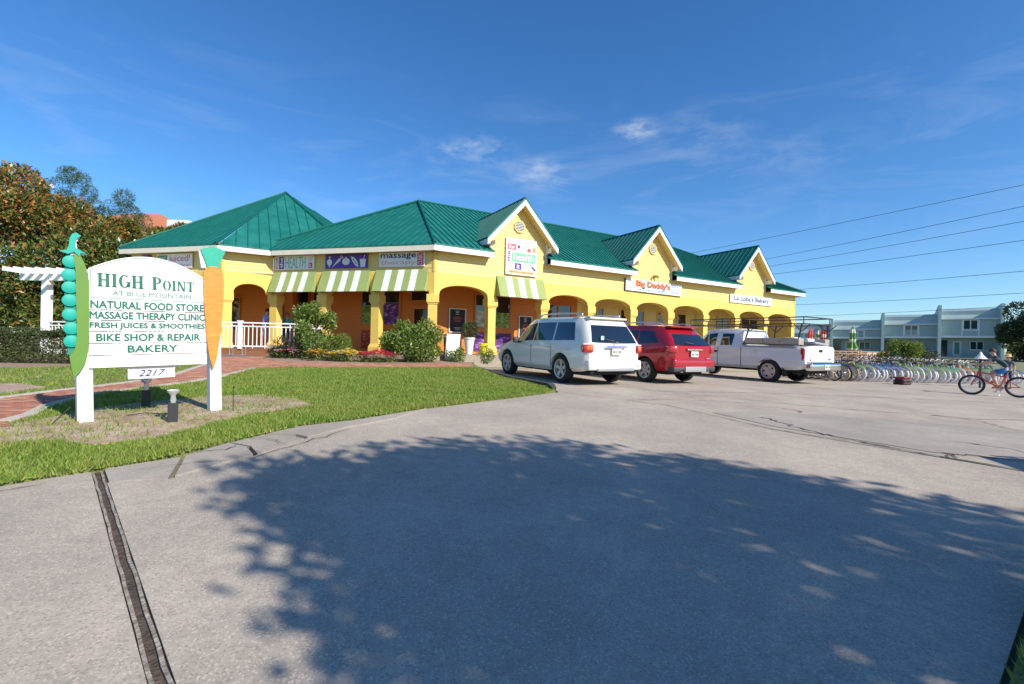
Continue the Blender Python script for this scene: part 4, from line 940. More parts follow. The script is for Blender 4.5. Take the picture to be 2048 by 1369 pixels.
# ---- white railed deck at the left
ZD = 0.88
dk = wthing('entrance_deck', 'low brown timber deck with white picket railing at the corner entrance', 'deck', (-9.2, 17.6, 0.5))
dpts = [(-13.4, 16.9), (-10.7, 17.25), (-7.75, 17.75), (-7.6, 19.3), (-9.9, 20.2), (-13.2, 19.4)]
MB().prism(dpts, lambda a, b, d: Vector((a, b, d)), ZD - 0.05, ZD).build('deck_top', M_deckw, dk)
for (a, b) in zip(dpts[:3], dpts[1:4]):
    for z0, z1 in ((0.40, 0.62), (0.635, 0.82)): bar('skirt_board', (*a, (z0 + z1) / 2), (*b, (z0 + z1) / 2), 0.04, z1 - z0, M_deckw, dk)
def railing(parent, pts, z0, h, m, step=0.13, posts=True, bal=0.028, endposts=True):
    for a, b in zip(pts[:-1], pts[1:]):
        A, B2 = Vector((*a, 0)), Vector((*b, 0)); L_ = (B2 - A).length; d = (B2 - A) / L_
        za = z0 if not callable(z0) else z0(*a); zb = z0 if not callable(z0) else z0(*b)
        for hh, w, t_ in ((h, 0.085, 0.045), (h - 0.13, 0.05, 0.04), (0.10, 0.05, 0.05)): bar('rail', A + Vector((0, 0, za + hh)), B2 + Vector((0, 0, zb + hh)), w, t_, m, parent)
        n = int(L_ / step)
        for i in range(1, n):
            p = A + d * (L_ * i / n); z = za + (zb - za) * i / n
            bar('baluster', p + Vector((0, 0, z + 0.02 if i % 3 == 0 else z + 0.10)), p + Vector((0, 0, z + h if i % 3 == 0 else z + h - 0.13)), bal, bal, m, parent, up=d)
M_rail = mat('white_railing', (0.82, 0.82, 0.80), 0.4)
railing(dk, [(-13.3, 16.98), (-10.06, 17.38)], ZD, 0.97, M_rail, 0.14); railing(dk, [(-10.06, 17.38), (-7.8, 17.8), (-7.66, 19.0)], ZD, 0.97, M_rail, 0.14)
for x, y in ((-10.06, 17.38), (-7.8, 17.8)):
    p = MB().box((x, y, ZD + 0.5), (0.125, 0.125, 1.0)).build('rail_post', M_rail, dk); MB().box((x, y, ZD + 1.02), (0.16, 0.16, 0.05)).build('post_cap', M_rail, p)
# bicycle rack in front of the deck
t = wthing('bicycle_rack', 'low galvanised bicycle rack lying in front of the deck', 'bike rack', (-10.2, 16.95, 0.5))
M_galv = mat('galvanised_steel', (0.45, 0.46, 0.47), 0.35, metal=0.8)
rb = Vector((-11.2, 16.72, float(GL(-11.2, 16.7)) + 0.04)); re_ = Vector((-9.62, 17.0, float(GL(-9.6, 17.0)) + 0.04))
MB().tube(rb, re_, 0.022).build('base_bar', M_galv, t)
for k in range(4):
    p = rb + (re_ - rb) * (0.18 + 0.26 * k); d = (re_ - rb).normalized()
    MB().path([p - d * .05, p - d * .06 + Vector((0, 0, .30)), p + d * .0 + Vector((0, 0, .36)), p + d * .06 + Vector((0, 0, .30)), p + d * .05], 0.012, 6).build('hoop', M_galv, t)
# pots and a sandwich board under the first arch
def pot(name, label, loc, prof, m): 
    t = thing(name, label, 'planter', loc); MB().lathe(prof, 20).build('pot', m, t, True); return t
pz = ZF + 0.003
pw = pot('planter', 'tall tapered white planter with a dark bush beside the column', FD(1.62, -0.25, pz), [(0.0, 0.0), (0.13, 0.0), (0.21, 0.62), (0.235, 0.62), (0.235, 0.68), (0.19, 0.68), (0.18, 0.6), (0, 0.6)], M_white)
pot('planter', 'small bright yellow pot at the foot of the column', FD(2.12, 0.0, pz), [(0.0, 0.0), (0.12, 0.0), (0.16, 0.34), (0.185, 0.34), (0.185, 0.46), (0.15, 0.46), (0.14, 0.36), (0, 0.36)], mat('pot_yellow', (0.70, 0.60, 0.03), 0.35))
t = thing('sandwich_board', 'white handwritten sandwich board standing beside the large bush', 'sign', FD(0.62, 0.35, float(GL(*FD(0.62, 0.35, 0).xy)) + 0.02), R_(30))
for sg in (-1, 1):
    Rm = Matrix.Rotation(sg * 0.16, 3, 'X'); MB().box((0, sg * -0.09, 0.52), (0.55, 0.025, 1.0), Rm).build('panel', M_chalk if sg < 0 else M_white, t)
MB().box((0, -0.108 + 0.20, 0.52), (0.46, 0.012, 0.82), Matrix.Rotation(0.16, 3, 'X')).build('backing', M_white, t)
pf = MB().box((0, -0.0, 0.0), (0.47, 0.012, 0.84)); M0 = Matrix.Translation((0, 0.108, 0.53)) @ Matrix.Rotation(-0.16, 4, 'X')
o = pf.build('poster', M_white, t); o.matrix_basis = Matrix.Translation((0.0, -0.107, 0.53)) @ Matrix.Rotation(-0.16, 4, 'X')
ln = MB()
for k in range(9): ln.box((random.uniform(-.03, .03), -0.008, 0.34 - k * 0.085), (random.uniform(.25, .4), 0.004, 0.022))
o2 = ln.build('handwriting', paint((0.35, 0.36, 0.38)), t); o2.matrix_basis = o.matrix_basis

# ================================================================== ROADSIDE SIGN
SA, SB = Vector((-4.79, 5.28, 0)), Vector((-3.94, 6.24, 0)); sd = (SB - SA).normalized(); sn = Vector((sd.y, -sd.x, 0))
sz = float(GL(-4.4, 5.8)) + 0.01
sg_ = flat_thing('roadside_sign', 'white High Point sign between two posts with painted pea pod and carrot', 'sign', Vector((SA.x, SA.y, sz)), sd, sn, tilt=0.028)
M_swh = mat('sign_white', (0.80, 0.80, 0.78), 0.45, var=0.02, vscale=3)
M_sgr = mat('sign_green_lettering', (0.004, 0.13, 0.085), 0.5)
y = lambda z: z - sz
for x0, x1 in ((-.06, .075), (1.225, 1.355)): plate(sg_, 'post', x0, x1, -0.12, y(1.98), -0.07, 0.065, M_swh)
# arched top board
top = [(0.045, y(1.66)), (1.175, y(1.66))] + [(1.175, y(1.93))]
for i in range(15):
    a = i / 14; xx = 1.175 - 1.13 * a; top.append((xx, y(1.93 + 0.245 * math.sin(math.pi * (0.04 + 0.92 * a)) ** 0.85 + 0.02 * a)))
top.append((0.045, y(1.955)))
shape(sg_, 'header_board', top, 0.066, 0.104, M_swh)
# green outline on the header
def outline(pts, w, z, m, name='painted_line', close=True):
    mb = MB(); pts = pts + [pts[0]] if close else pts
    for (a, b), (c, d) in zip(pts[:-1], pts[1:]):
        v = Vector((c - a, d - b)); 
        if v.length < 1e-5: continue
        n_ = Vector((-v.y, v.x)).normalized() * w / 2
        mb.add([(a + n_.x, b + n_.y, z), (c + n_.x, d + n_.y, z), (c - n_.x, d - n_.y, z), (a - n_.x, b - n_.y, z)], [(0, 1, 2, 3)])
    return mb.build(name, m, sg_, fix=False)
cx_, cy_ = 0.61, y(1.88)
outline([(cx_ + (a - cx_) * 0.965, cy_ + (b - cy_) * 0.94) for a, b in top], 0.007, 0.1055, M_sgr)
rows = [(1.655, 1.545, 'NATURAL FOOD STORE', 1.09, 0.084), (1.535, 1.425, 'MASSAGE THERAPY CLINIC', 1.105, 0.08), (1.415, 1.30, 'FRESH JUICES & SMOOTHIES', 1.105, 0.078), (1.29, 1.165, 'BIKE SHOP & REPAIR', 1.0, 0.082), (1.155, 1.03, 'BAKERY', 0.48, 0.08)]
for k, (z1, z0, tx, w_, h_) in enumerate(rows):
    plate(sg_, 'name_board', 0.045, 1.175, y(z0), y(z1), 0.066, 0.100, M_swh)
    o = link('lettering', fit_text(tx, w_, h_, M_sgr, bold=0.018), sg_); o.location = (0.605 if k < 4 else 0.62, y((z0 + z1) / 2), 0.1005)
plate(sg_, 'name_board', 0.045, 1.18, y(0.885), y(1.02), 0.066, 0.098, M_swh)
o = link('lettering', fit_text('AT BLUE MOUNTAIN', 0.76, 0.05, M_sgr, bold=-0.004), sg_); o.location = (0.63, y(1.735), 0.1045)
# slab-serif capitals for the heading
def serif_text(t, x, yb, h, gap, m, z):
    big = {'H': 0.78, 'I': 0.36, 'G': 0.74, 'P': 0.66, 'O': 0.72, 'N': 0.80, 'T': 0.68, ' ': 0.42}
    mb = MB(); st, th = 0.20, 0.075
    def quad(p): mb.prism([(x + a * hh, yb + b * hh) for a, b in p], lambda a, b, d: (a, b, d), z, z + 0.003)
    def rect(a0, a1, b0, b1): quad([(a0, b0), (a1, b0), (a1, b1), (a0, b1)])
    def stem(a):
        rect(a, a + st, 0, 1); rect(a - .07, a + st + .07, 0, th); rect(a - .07, a + st + .07, 1 - th, 1)
    def ring(cx, cy, ro, rx, w_side, w_top, a0=0, a1=360):
        n = 24; pts_o, pts_i = [], []
        for i in range(n + 1):
            a = R_(a0 + (a1 - a0) * i / n); pts_o.append((cx + rx * math.cos(a), cy + ro * math.sin(a))); pts_i.append((cx + (rx - w_side) * math.cos(a), cy + (ro - w_top) * math.sin(a)))
        for i in range(n): quad([pts_o[i], pts_o[i + 1], pts_i[i + 1], pts_i[i]])
    for w_ch, small in t:
        hh = h * (0.80 if small else 1.0)
        if w_ch == 'H': stem(.08); stem(.50); rect(.28, .50, .46, .56)
        if w_ch == 'I': stem(.08)
        if w_ch == 'G': ring(.38, .5, .5, .34, .19, .075, 48, 330); rect(.54, .72, .06, .44); rect(.46, .78, .40, .47)
        if w_ch == 'P': stem(.08); ring(.32, .73, .27, .30, .18, .07, -90, 90); rect(.26, .34, .93, 1.0); rect(.26, .34, .46, .53)
        if w_ch == 'O': ring(.36, .5, .5, .34, .19, .07)
        if w_ch == 'N': rect(.10, .20, 0, 1); rect(.60, .70, 0, 1); quad([(.08, 1), (.28, 1), (.70, 0), (.52, 0)]); rect(.02, .28, 0, th); rect(.02, .2, 1 - th, 1); rect(.52, .78, 1 - th, 1)
        if w_ch == 'T': rect(.24, .44, 0, 1); rect(.16, .52, 0, th); rect(.02, .66, 1 - .085, 1); rect(.02, .08, .76, 1); rect(.60, .66, .76, 1)
        x += big[w_ch] * hh + gap
    return mb.build('lettering', m, sg_, fix=False), x
serif_text([('H', 0), ('I', 0), ('G', 0), ('H', 0), (' ', 0), ('P', 0), ('O', 1), ('I', 1), ('N', 1), ('T', 1)], 0.115, y(1.80), 0.152, 0.006, M_sgr, 0.1045)
plate(sg_, 'number_board', 0.385, 0.845, y(0.735), y(0.862), 0.03, 0.055, M_swh); plate(sg_, 'number_rail', 0.32, 0.91, y(0.862), y(0.882), 0.02, 0.06, M_cream)
outline([(0.40, y(.748)), (0.83, y(.748)), (0.83, y(.852)), (0.40, y(.852))], 0.004, 0.0565, paint((0.05, 0.05, 0.12)))
o = link('lettering', fit_text('2217', 0.27, 0.075, paint((0.04, 0.03, 0.12)), shear=0.35, bold=0.004), sg_); o.location = (0.615, y(.80), 0.0565)
# carrot cut-out
M_car = mat('carrot_paint', (0.78, 0.19, 0.012), 0.5, var=0.0, color2=(0.84, 0.30, 0.06), vscale=6, stretch=(2, 9, 2)); M_cleaf = mat('carrot_leaf', (0.02, 0.36, 0.24), 0.5, var=0.15, vscale=20, stretch=(8, 1, 1))
car = [(1.245, .81), (1.285, .95), (1.325, 1.20), (1.35, 1.45), (1.372, 1.75), (1.378, 1.95), (1.37, 2.06), (1.34, 2.12), (1.29, 2.145), (1.23, 2.145), (1.175, 2.12), (1.148, 2.06), (1.142, 1.90), (1.155, 1.55), (1.178, 1.20), (1.205, .97)]
shape(sg_, 'carrot', [(a, y(b)) for a, b in car], 0.105, 0.13, M_car)
lf = [(1.19, 2.135), (1.165, 2.22), (1.135, 2.30), (1.12, 2.345), (1.155, 2.372), (1.19, 2.38), (1.225, 2.40), (1.262, 2.405), (1.30, 2.395), (1.345, 2.385), (1.38, 2.37), (1.402, 2.35), (1.375, 2.29), (1.345, 2.22), (1.33, 2.14)]
shape(sg_, 'carrot_leaves', [(a, y(b)) for a, b in lf], 0.100, 0.12, M_cleaf)
shape(sg_, 'carrot_backing', [(1.13, y(2.12)), (1.19, y(2.12)), (1.14, y(2.33)), (1.105, y(2.33))], 0.05, 0.098, M_swh)
# pea pod cut-out
M_pod = mat('pod_green', (0.11, 0.235, 0.03), 0.5, var=0.05, vscale=3); M_podd = mat('pod_inside', (0.01, 0.22, 0.14), 0.5); M_pea = mat('pea_green', (0.006, 0.36, 0.28), 0.6)
shape(sg_, 'pod_inside', [(-.13, y(1.05)), (-.085, y(.99)), (-.045, y(1.25)), (-.04, y(2.12)), (-.09, y(2.16)), (-.14, y(2.08)), (-.15, y(1.55))], 0.066, 0.085, M_podd)
shape(sg_, 'pod_shell', [(-.09, y(.785)), (-.03, y(.86)), (.012, y(.95)), (.035, y(1.08)), (.045, y(1.35)), (.05, y(1.85)), (.03, y(1.98)), (.008, y(2.06)), (-.02, y(2.13)), (-.075, y(2.14)), (-.06, y(1.95)), (-.058, y(1.25)), (-.075, y(1.10)), (-.12, y(1.02)), (-.105, y(.9))], 0.086, 0.115, M_pod)
for k, zc_ in enumerate((2.05, 1.905, 1.77, 1.63, 1.475, 1.325, 1.185)):
    MB().lathe([(0.0, 0.0045), (0.060, 0.004), (0.066, 0.0), (0.066, -0.02)], 20, (-.108 + (0.008 if k in (0, 5, 6) else 0), y(zc_), 0.104)).build('pea', M_pea, sg_, True)
shape(sg_, 'pod_stem', [(-.19, y(2.155)), (-.13, y(2.175)), (-.112, y(2.22)), (-.105, y(2.30)), (-.085, y(2.35)), (-.05, y(2.37)), (-.012, y(2.335)), (-.045, y(2.31)), (-.062, y(2.25)), (-.055, y(2.20)), (.03, y(2.15)), (-.02, y(2.15)), (-.03, y(2.115)), (-.07, y(2.16)), (-.12, y(2.13))], 0.10, 0.125, M_pea)
shape(sg_, 'pod_backing', [(-.075, y(2.36)), (-.01, y(2.345)), (-.05, y(2.27)), (-.04, y(2.18)), (.035, y(2.14)), (-.1, y(2.12))], 0.07, 0.098, M_swh)
# ground floodlights
M_blackp = mat('black_plastic', (0.02, 0.022, 0.026), 0.6); M_bulb = mat('lamp_glass', (0.62, 0.64, 0.66), 0.15, metal=0.5, spec=0.8)
for (lx, ly), lb in (((-3.9, 5.43), 'ground floodlight on a short black post in front of the sign'), ((-4.88, 6.29), 'ground floodlight on a short black post behind the sign')):
    t = thing('floodlight', lb, 'floodlight', (lx, ly, float(GL(lx, ly)) + 0.01), R_(40))
    MB().box((0, 0, 0.10), (0.095, 0.075, 0.24)).build('post', M_blackp, t)
    MB().lathe([(0.022, 0.21), (0.03, 0.25), (0.024, 0.30), (0.03, 0.315), (0.058, 0.345), (0.062, 0.365), (0.045, 0.372), (0.0, 0.376)], 18).build('lamp', M_bulb, t, True)
    MB().tube((0, 0, 0.21), (0, 0, 0.26), 0.026, n=10).build('socket', M_bulb, t)
t = thing('ground_wire', 'thin black wires and stakes standing in the sandy bed', 'wire', (-4.94, 5.05, float(GL(-4.94, 5.05))))
MB().tube((0, 0, 0), (0.10, 0.12, 0.19), 0.006, n=5).build('stake', M_blackp, t)
t = thing('ground_wire', 'thin black wire stake beside the right sign post', 'wire', (-3.72, 6.3, float(GL(-3.72, 6.3))))
MB().tube((0, 0, 0), (0.0, 0.0, 0.33), 0.005, n=5).build('stake', M_blackp, t)
t = thing('ground_wire', 'thin black wire loop on the sand between the floodlights', 'wire', (-4.35, 5.75, float(GL(-4.35, 5.75)) + 0.02))
MB().path([(-.25, -.12, 0), (-.1, -.02, 0.02), (.05, 0, .01), (.16, .05, .0), (.15, .05, .22)], 0.006, 5).build('cable', M_blackp, t)
# ================================================================== VEHICLES
def car_paint(name, c, metallic=0.0): return mat(name, c, 0.28, metal=metallic, spec=0.5, coat=1.0)
M_carglass = mat('car_glass', (0.008, 0.012, 0.016), 0.03, spec=0.9, coat=0.6)
M_tyre = mat('tyre_rubber', (0.018, 0.018, 0.019), 0.85, bump=0.2, bscale=80)
M_alloy = mat('alloy', (0.55, 0.56, 0.58), 0.3, metal=0.45)
M_chrome = mat('chrome', (0.80, 0.80, 0.81), 0.10, metal=1.0)
M_plast = mat('grey_plastic', (0.05, 0.05, 0.052), 0.6)
M_under = mat('car_underside', (0.012, 0.012, 0.012), 0.9)
M_tail = mat('tail_lamp_red', (0.45, 0.012, 0.02), 0.12, spec=0.7, coat=0.8); M_amber = mat('tail_lamp_amber', (0.62, 0.16, 0.03), 0.15, coat=0.8); M_clear = mat('lamp_clear', (0.6, 0.6, 0.6), 0.1, spec=0.8, coat=0.8)
M_platew = mat('number_plate', (0.62, 0.66, 0.64), 0.4); M_plateo = mat('plate_emblem', (0.70, 0.28, 0.05), 0.5); M_silver = mat('silver_paint', (0.50, 0.50, 0.50), 0.35, metal=0.6)
def catmull(keys, x, k):
    """keys: rows sorted by x; smooth value of column k at x"""
    n = len(keys)
    if x <= keys[0][0]: return keys[0][k]
    if x >= keys[-1][0]: return keys[-1][k]
    i = max(j for j in range(n - 1) if keys[j][0] <= x)
    x0, x1 = keys[i][0], keys[i + 1][0]; t = (x - x0) / (x1 - x0)
    y0, y1 = keys[i][k], keys[i + 1][k]
    d = lambda a, b: (keys[b][k] - keys[a][k]) / (keys[b][0] - keys[a][0])
    s = d(i, i + 1); m0 = s if i == 0 else 0.5 * (d(i - 1, i) + s); m1 = s if i == n - 2 else 0.5 * (s + d(i + 1, i + 2))
    # monotone limiting keeps panels from overshooting
    if s == 0: m0 = m1 = 0
    else:
        m0 = 0 if m0 * s < 0 else math.copysign(min(abs(m0), 3 * abs(s)), s); m1 = 0 if m1 * s < 0 else math.copysign(min(abs(m1), 3 * abs(s)), s)
    h = x1 - x0; t2, t3 = t * t, t * t * t
    return y0 * (2 * t3 - 3 * t2 + 1) + m0 * h * (t3 - 2 * t2 + t) + y1 * (-2 * t3 + 3 * t2) + m1 * h * (t3 - t2)
class Body:
    """keys rows: x, z_sill, half_width, z_belt, w_belt, z_top, w_top ; rear_slant: how far the roof end leans forward"""
    def __init__(s, keys, slant, rear_round=0.06): s.k = keys; s.slant = slant; s.rr = rear_round; s.x0 = keys[0][0]; s.x1 = keys[-1][0]
    def sec(s, x):
        zs, w, zb, wb, zt, wt = (catmull(s.k, x, i) for i in range(1, 7))
        return [(w - 0.10, zs), (w - 0.015, zs + 0.10), (w, zs + 0.30), (w, zb - 0.20), (w - 0.02 - (w - wb) * .4, zb - 0.06), (wb, zb), (wb + (wt - wb) * .5, zb + (zt - 0.09 - zb) * .52), (wt, zt - 0.09), (wt - 0.06, zt - 0.025), (wt * 0.6, zt), (0.0, zt + 0.012)]
    def xoff(s, x, z, zb, zt):
        # only the tail end is slanted
        t = max(0.0, 1 - (x - s.x0) / 0.9)
        if t <= 0: return 0.0
        u = max(0.0, (z - zb) / max(0.05, zt - zb)); return s.slant * (u ** 1.15) * t
    def ring(s, x):
        zb, zt = catmull(s.k, x, 3), catmull(s.k, x, 5)
        return [Vector((x + s.xoff(x, z, zb, zt), y_, z)) for y_, z in s.sec(x)]
    def side(s, x, t):
        """point on the left window band, t from belt (0) to roof edge (1)"""
        r = s.ring(x); return r[5].lerp(r[6], t / .52) if t < .52 else r[6].lerp(r[7], (t - .52) / .48)
    def mesh(s, n=56):
        mb = MB(); xs = [s.x0 + (s.x1 - s.x0) * i / n for i in range(n + 1)]
        rings = []
        for x in xs:
            r = s.ring(x); full = r + [Vector((p.x, -p.y, p.z)) for p in r[-2::-1]]; rings.append(full)
        m = len(rings[0]); vs_ = [p for r in rings for p in r]
        fs = [(i * m + j, i * m + j + 1, (i + 1) * m + j + 1, (i + 1) * m + j) for i in range(n) for j in range(m - 1)]
        fs += [(i * m + m - 1, i * m, (i + 1) * m, (i + 1) * m + m - 1) for i in range(n)]
        for base in (0, n * m):
            h = m // 2
            for j in range(h): 
                a, b, c, d = base + j, base + j + 1, base + m - 2 - j, base + m - 1 - j
                fs.append((a, b, c, d) if b != c else (a, b, d))
        mb.add(vs_, fs); return mb
def boolean(o, cutters):
    for c in cutters:
        md = o.modifiers.new('cut', 'BOOLEAN'); md.operation = 'DIFFERENCE'; md.solver = 'EXACT'; md.object = c
    dg = bpy.context.evaluated_depsgraph_get(); me = bpy.data.meshes.new_from_object(o.evaluated_get(dg)); o.modifiers.clear()
    o.data = me
    for c in cutters: bpy.data.objects.remove(c)
    me.polygons.foreach_set('use_smooth', [True] * len(me.polygons)); me.set_sharp_from_angle(angle=R_(32))
def glass_patch(name, body, parent, m, xl0, xl1, xr0, xr1, t0, t1, both=True, off=0.006):
    for sg in ((1, -1) if both else (1,)):
        mb = MB(); n, k = 10, 6; vs_ = []
        for j in range(k + 1):
            t = t0 + (t1 - t0) * j / k; f = j / k
            for i in range(n + 1):
                x = (xl0 + (xl1 - xl0) * f) + ((xr0 + (xr1 - xr0) * f) - (xl0 + (xl1 - xl0) * f)) * i / n
                p = body.side(x, t); vs_.append(Vector((p.x, sg * (p.y + off), p.z + off * .4)))
        fs = [(j * (n + 1) + i, j * (n + 1) + i + 1, (j + 1) * (n + 1) + i + 1, (j + 1) * (n + 1) + i) for j in range(k) for i in range(n)]
        if sg < 0: fs = [f[::-1] for f in fs]
        mb.add(vs_, fs).build(name, m, parent, True, fix=False)
def rear_patch(name, body, parent, m, u0, u1, w0, w1, off=0.008, n=10):
    """glass on the tail: u from belt (0) to roof edge (1); half-widths w0 (bottom), w1 (top)"""
    mb = MB(); vs_ = []; k = 8
    for j in range(k + 1):
        f = j / k; u = u0 + (u1 - u0) * f; p = body.side(body.x0, u); w = w0 + (w1 - w0) * f
        for i in range(n + 1):
            yy = -w + 2 * w * i / n; vs_.append(Vector((p.x - off - 0.035 * (1 - (yy / w) ** 2) * 1.0, yy, p.z)))
    fs = [(j * (n + 1) + i, j * (n + 1) + i + 1, (j + 1) * (n + 1) + i + 1, (j + 1) * (n + 1) + i) for j in range(k) for i in range(n)]
    # rim down to the body so the glass is not a floating sheet
    rim = [i for i in range(n + 1)] + [j * (n + 1) + n for j in range(1, k + 1)] + [k * (n + 1) + i for i in range(n - 1, -1, -1)] + [j * (n + 1) for j in range(k - 1, 0, -1)]
    o = len(vs_); vs_ += [Vector((vs_[i].x + 0.06, vs_[i].y, vs_[i].z)) for i in rim]; L_ = len(rim)
    fs += [(rim[i], rim[(i + 1) % L_], o + (i + 1) % L_, o + i) for i in range(L_)]
    mb.add(vs_, fs).build(name, m, parent, True)
def rbox(mb_parent, name, c, size, m, bev=0.02, rot=None, parent=None):
    bm = bmesh.new(); bmesh.ops.create_cube(bm, size=1.0)
    for v in bm.verts: v.co = Vector((v.co.x * size[0], v.co.y * size[1], v.co.z * size[2]))
    bmesh.ops.bevel(bm, geom=bm.edges[:], offset=min(bev, min(size) * .45), segments=3, affect='EDGES', profile=0.6)
    if rot is not None: bmesh.ops.rotate(bm, verts=bm.verts, cent=(0, 0, 0), matrix=rot)
    bmesh.ops.translate(bm, verts=bm.verts, vec=c)
    me = bpy.data.meshes.new(name); bm.to_mesh(me); bm.free(); me.materials.append(m); me.polygons.foreach_set('use_smooth', [True] * len(me.polygons)); me.set_sharp_from_angle(angle=R_(40))
    return link(name, me, parent)
def wheel(parent, x, y_, r, w, spokes, style='alloy', sg=1):
    """axis along y; outer face towards sg"""
    t_ = MB().lathe([(r * .66, -w / 2 + .01), (r * .8, -w / 2), (r * .94, -w / 2 + .012), (r, -w / 2 + .05), (r, w / 2 - .05), (r * .94, w / 2 - .012), (r * .8, w / 2), (r * .66, w / 2 - .01)], 36, (0, 0, 0), 'Y', closed=True)
    o = t_.build('wheel', M_tyre, parent, True); o.location = (x, y_, r)
    f = sg * (w / 2 - 0.03); rr = r * .66
    rim = MB().lathe([(rr, -w / 2 + .02), (rr + .004, sg * w / 2 - sg * .008), (rr - .025, sg * w / 2 - sg * .012), (rr - .04, f - sg * .05), (rr - .045, -w / 2 + .02)], 32, (0, 0, 0), 'Y', closed=True)
    for i in range(spokes):
        a = 2 * math.pi * i / spokes + .3; ca, sa = math.cos(a), math.sin(a); Rm = Matrix.Rotation(-a, 3, 'Y')
        if style == 'alloy':
            n_ = 1; wd0, wd1 = 0.035, 0.05
            vs_ = [Rm @ Vector(p) for p in ((.04, f - sg * .015, -wd0), (.04, f - sg * .015, wd0), (rr - .02, f - sg * .005, wd1), (rr - .02, f - sg * .005, -wd1), (.04, f - sg * .06, -wd0), (.04, f - sg * .06, wd0), (rr - .02, f - sg * .05, wd1), (rr - .02, f - sg * .05, -wd1))]
            rim.add(vs_, [(0, 1, 2, 3), (7, 6, 5, 4), (0, 4, 5, 1), (1, 5, 6, 2), (3, 2, 6, 7), (0, 3, 7, 4)])
    rim.tube((0, f - sg * .07, 0), (0, f + sg * .004, 0), 0.06, 0.05, n=16)
    rim.build('rim', M_alloy if style == 'alloy' else M_silver, o, True)
    if style == 'steel':
        MB().lathe([(0.0, f - sg * .02), (.05, f - sg * .012), (.09, f - sg * .03), (rr - .06, f - sg * .012), (rr - .03, f - sg * .03)], 28, (0, 0, 0), 'Y').build('hub_cap', M_silver, o, True)
        for i in range(5):
            a = 2 * math.pi * i / 5; MB().tube((rr * .66 * math.cos(a), f - sg * .03, rr * .66 * math.sin(a)), (rr * .66 * math.cos(a), f - sg * .008, rr * .66 * math.sin(a)), .032, n=10).build('vent_hole', M_under, o)
    else: MB().lathe([(rr - .03, f - sg * .08), (0, f - sg * .08)], 24, (0, 0, 0), 'Y').build('brake_disc', M_plast, o)
    return o
def plate_part(t, x, y_, z, tilt=0.0):
    p = rbox(None, 'number_plate', (x, y_, z), (0.02, 0.31, 0.16), M_platew, 0.006, parent=t)
    MB().box((x - .012, y_, z), (.004, .05, .07)).build('plate_emblem', M_plateo, p)
    mb = MB()
    for k in (-.11, -.07, .07, .11): mb.box((x - .012, y_ + k, z - .005), (.004, .022, .06))
    mb.build('plate_marks', M_plast, p)
def wheel_cut(x, r, y_=0.0, w=2.4):
    c = MB().tube((x, -w / 2, r * .98), (x, w / 2, r * .98), r + 0.055, n=36).build('cut', M_under); return c
HEAD = R_(120)
def place(t, rear_left_xy, x_rear, half_track):
    f = Vector((math.cos(HEAD), math.sin(HEAD))); l = Vector((-f.y, f.x))
    o = Vector(rear_left_xy) - l * half_track - f * x_rear
    pts = [Vector((0, 0)), f * 2.8]; z0 = float(G(o.x, o.y)); z1 = float(G(*(o + f * 2.8))); zr = float(G(*(o - l)));
    t.location = (o.x, o.y, z0 - 0.004); t.rotation_euler = (0, -math.atan2(z1 - z0, 2.8), HEAD)
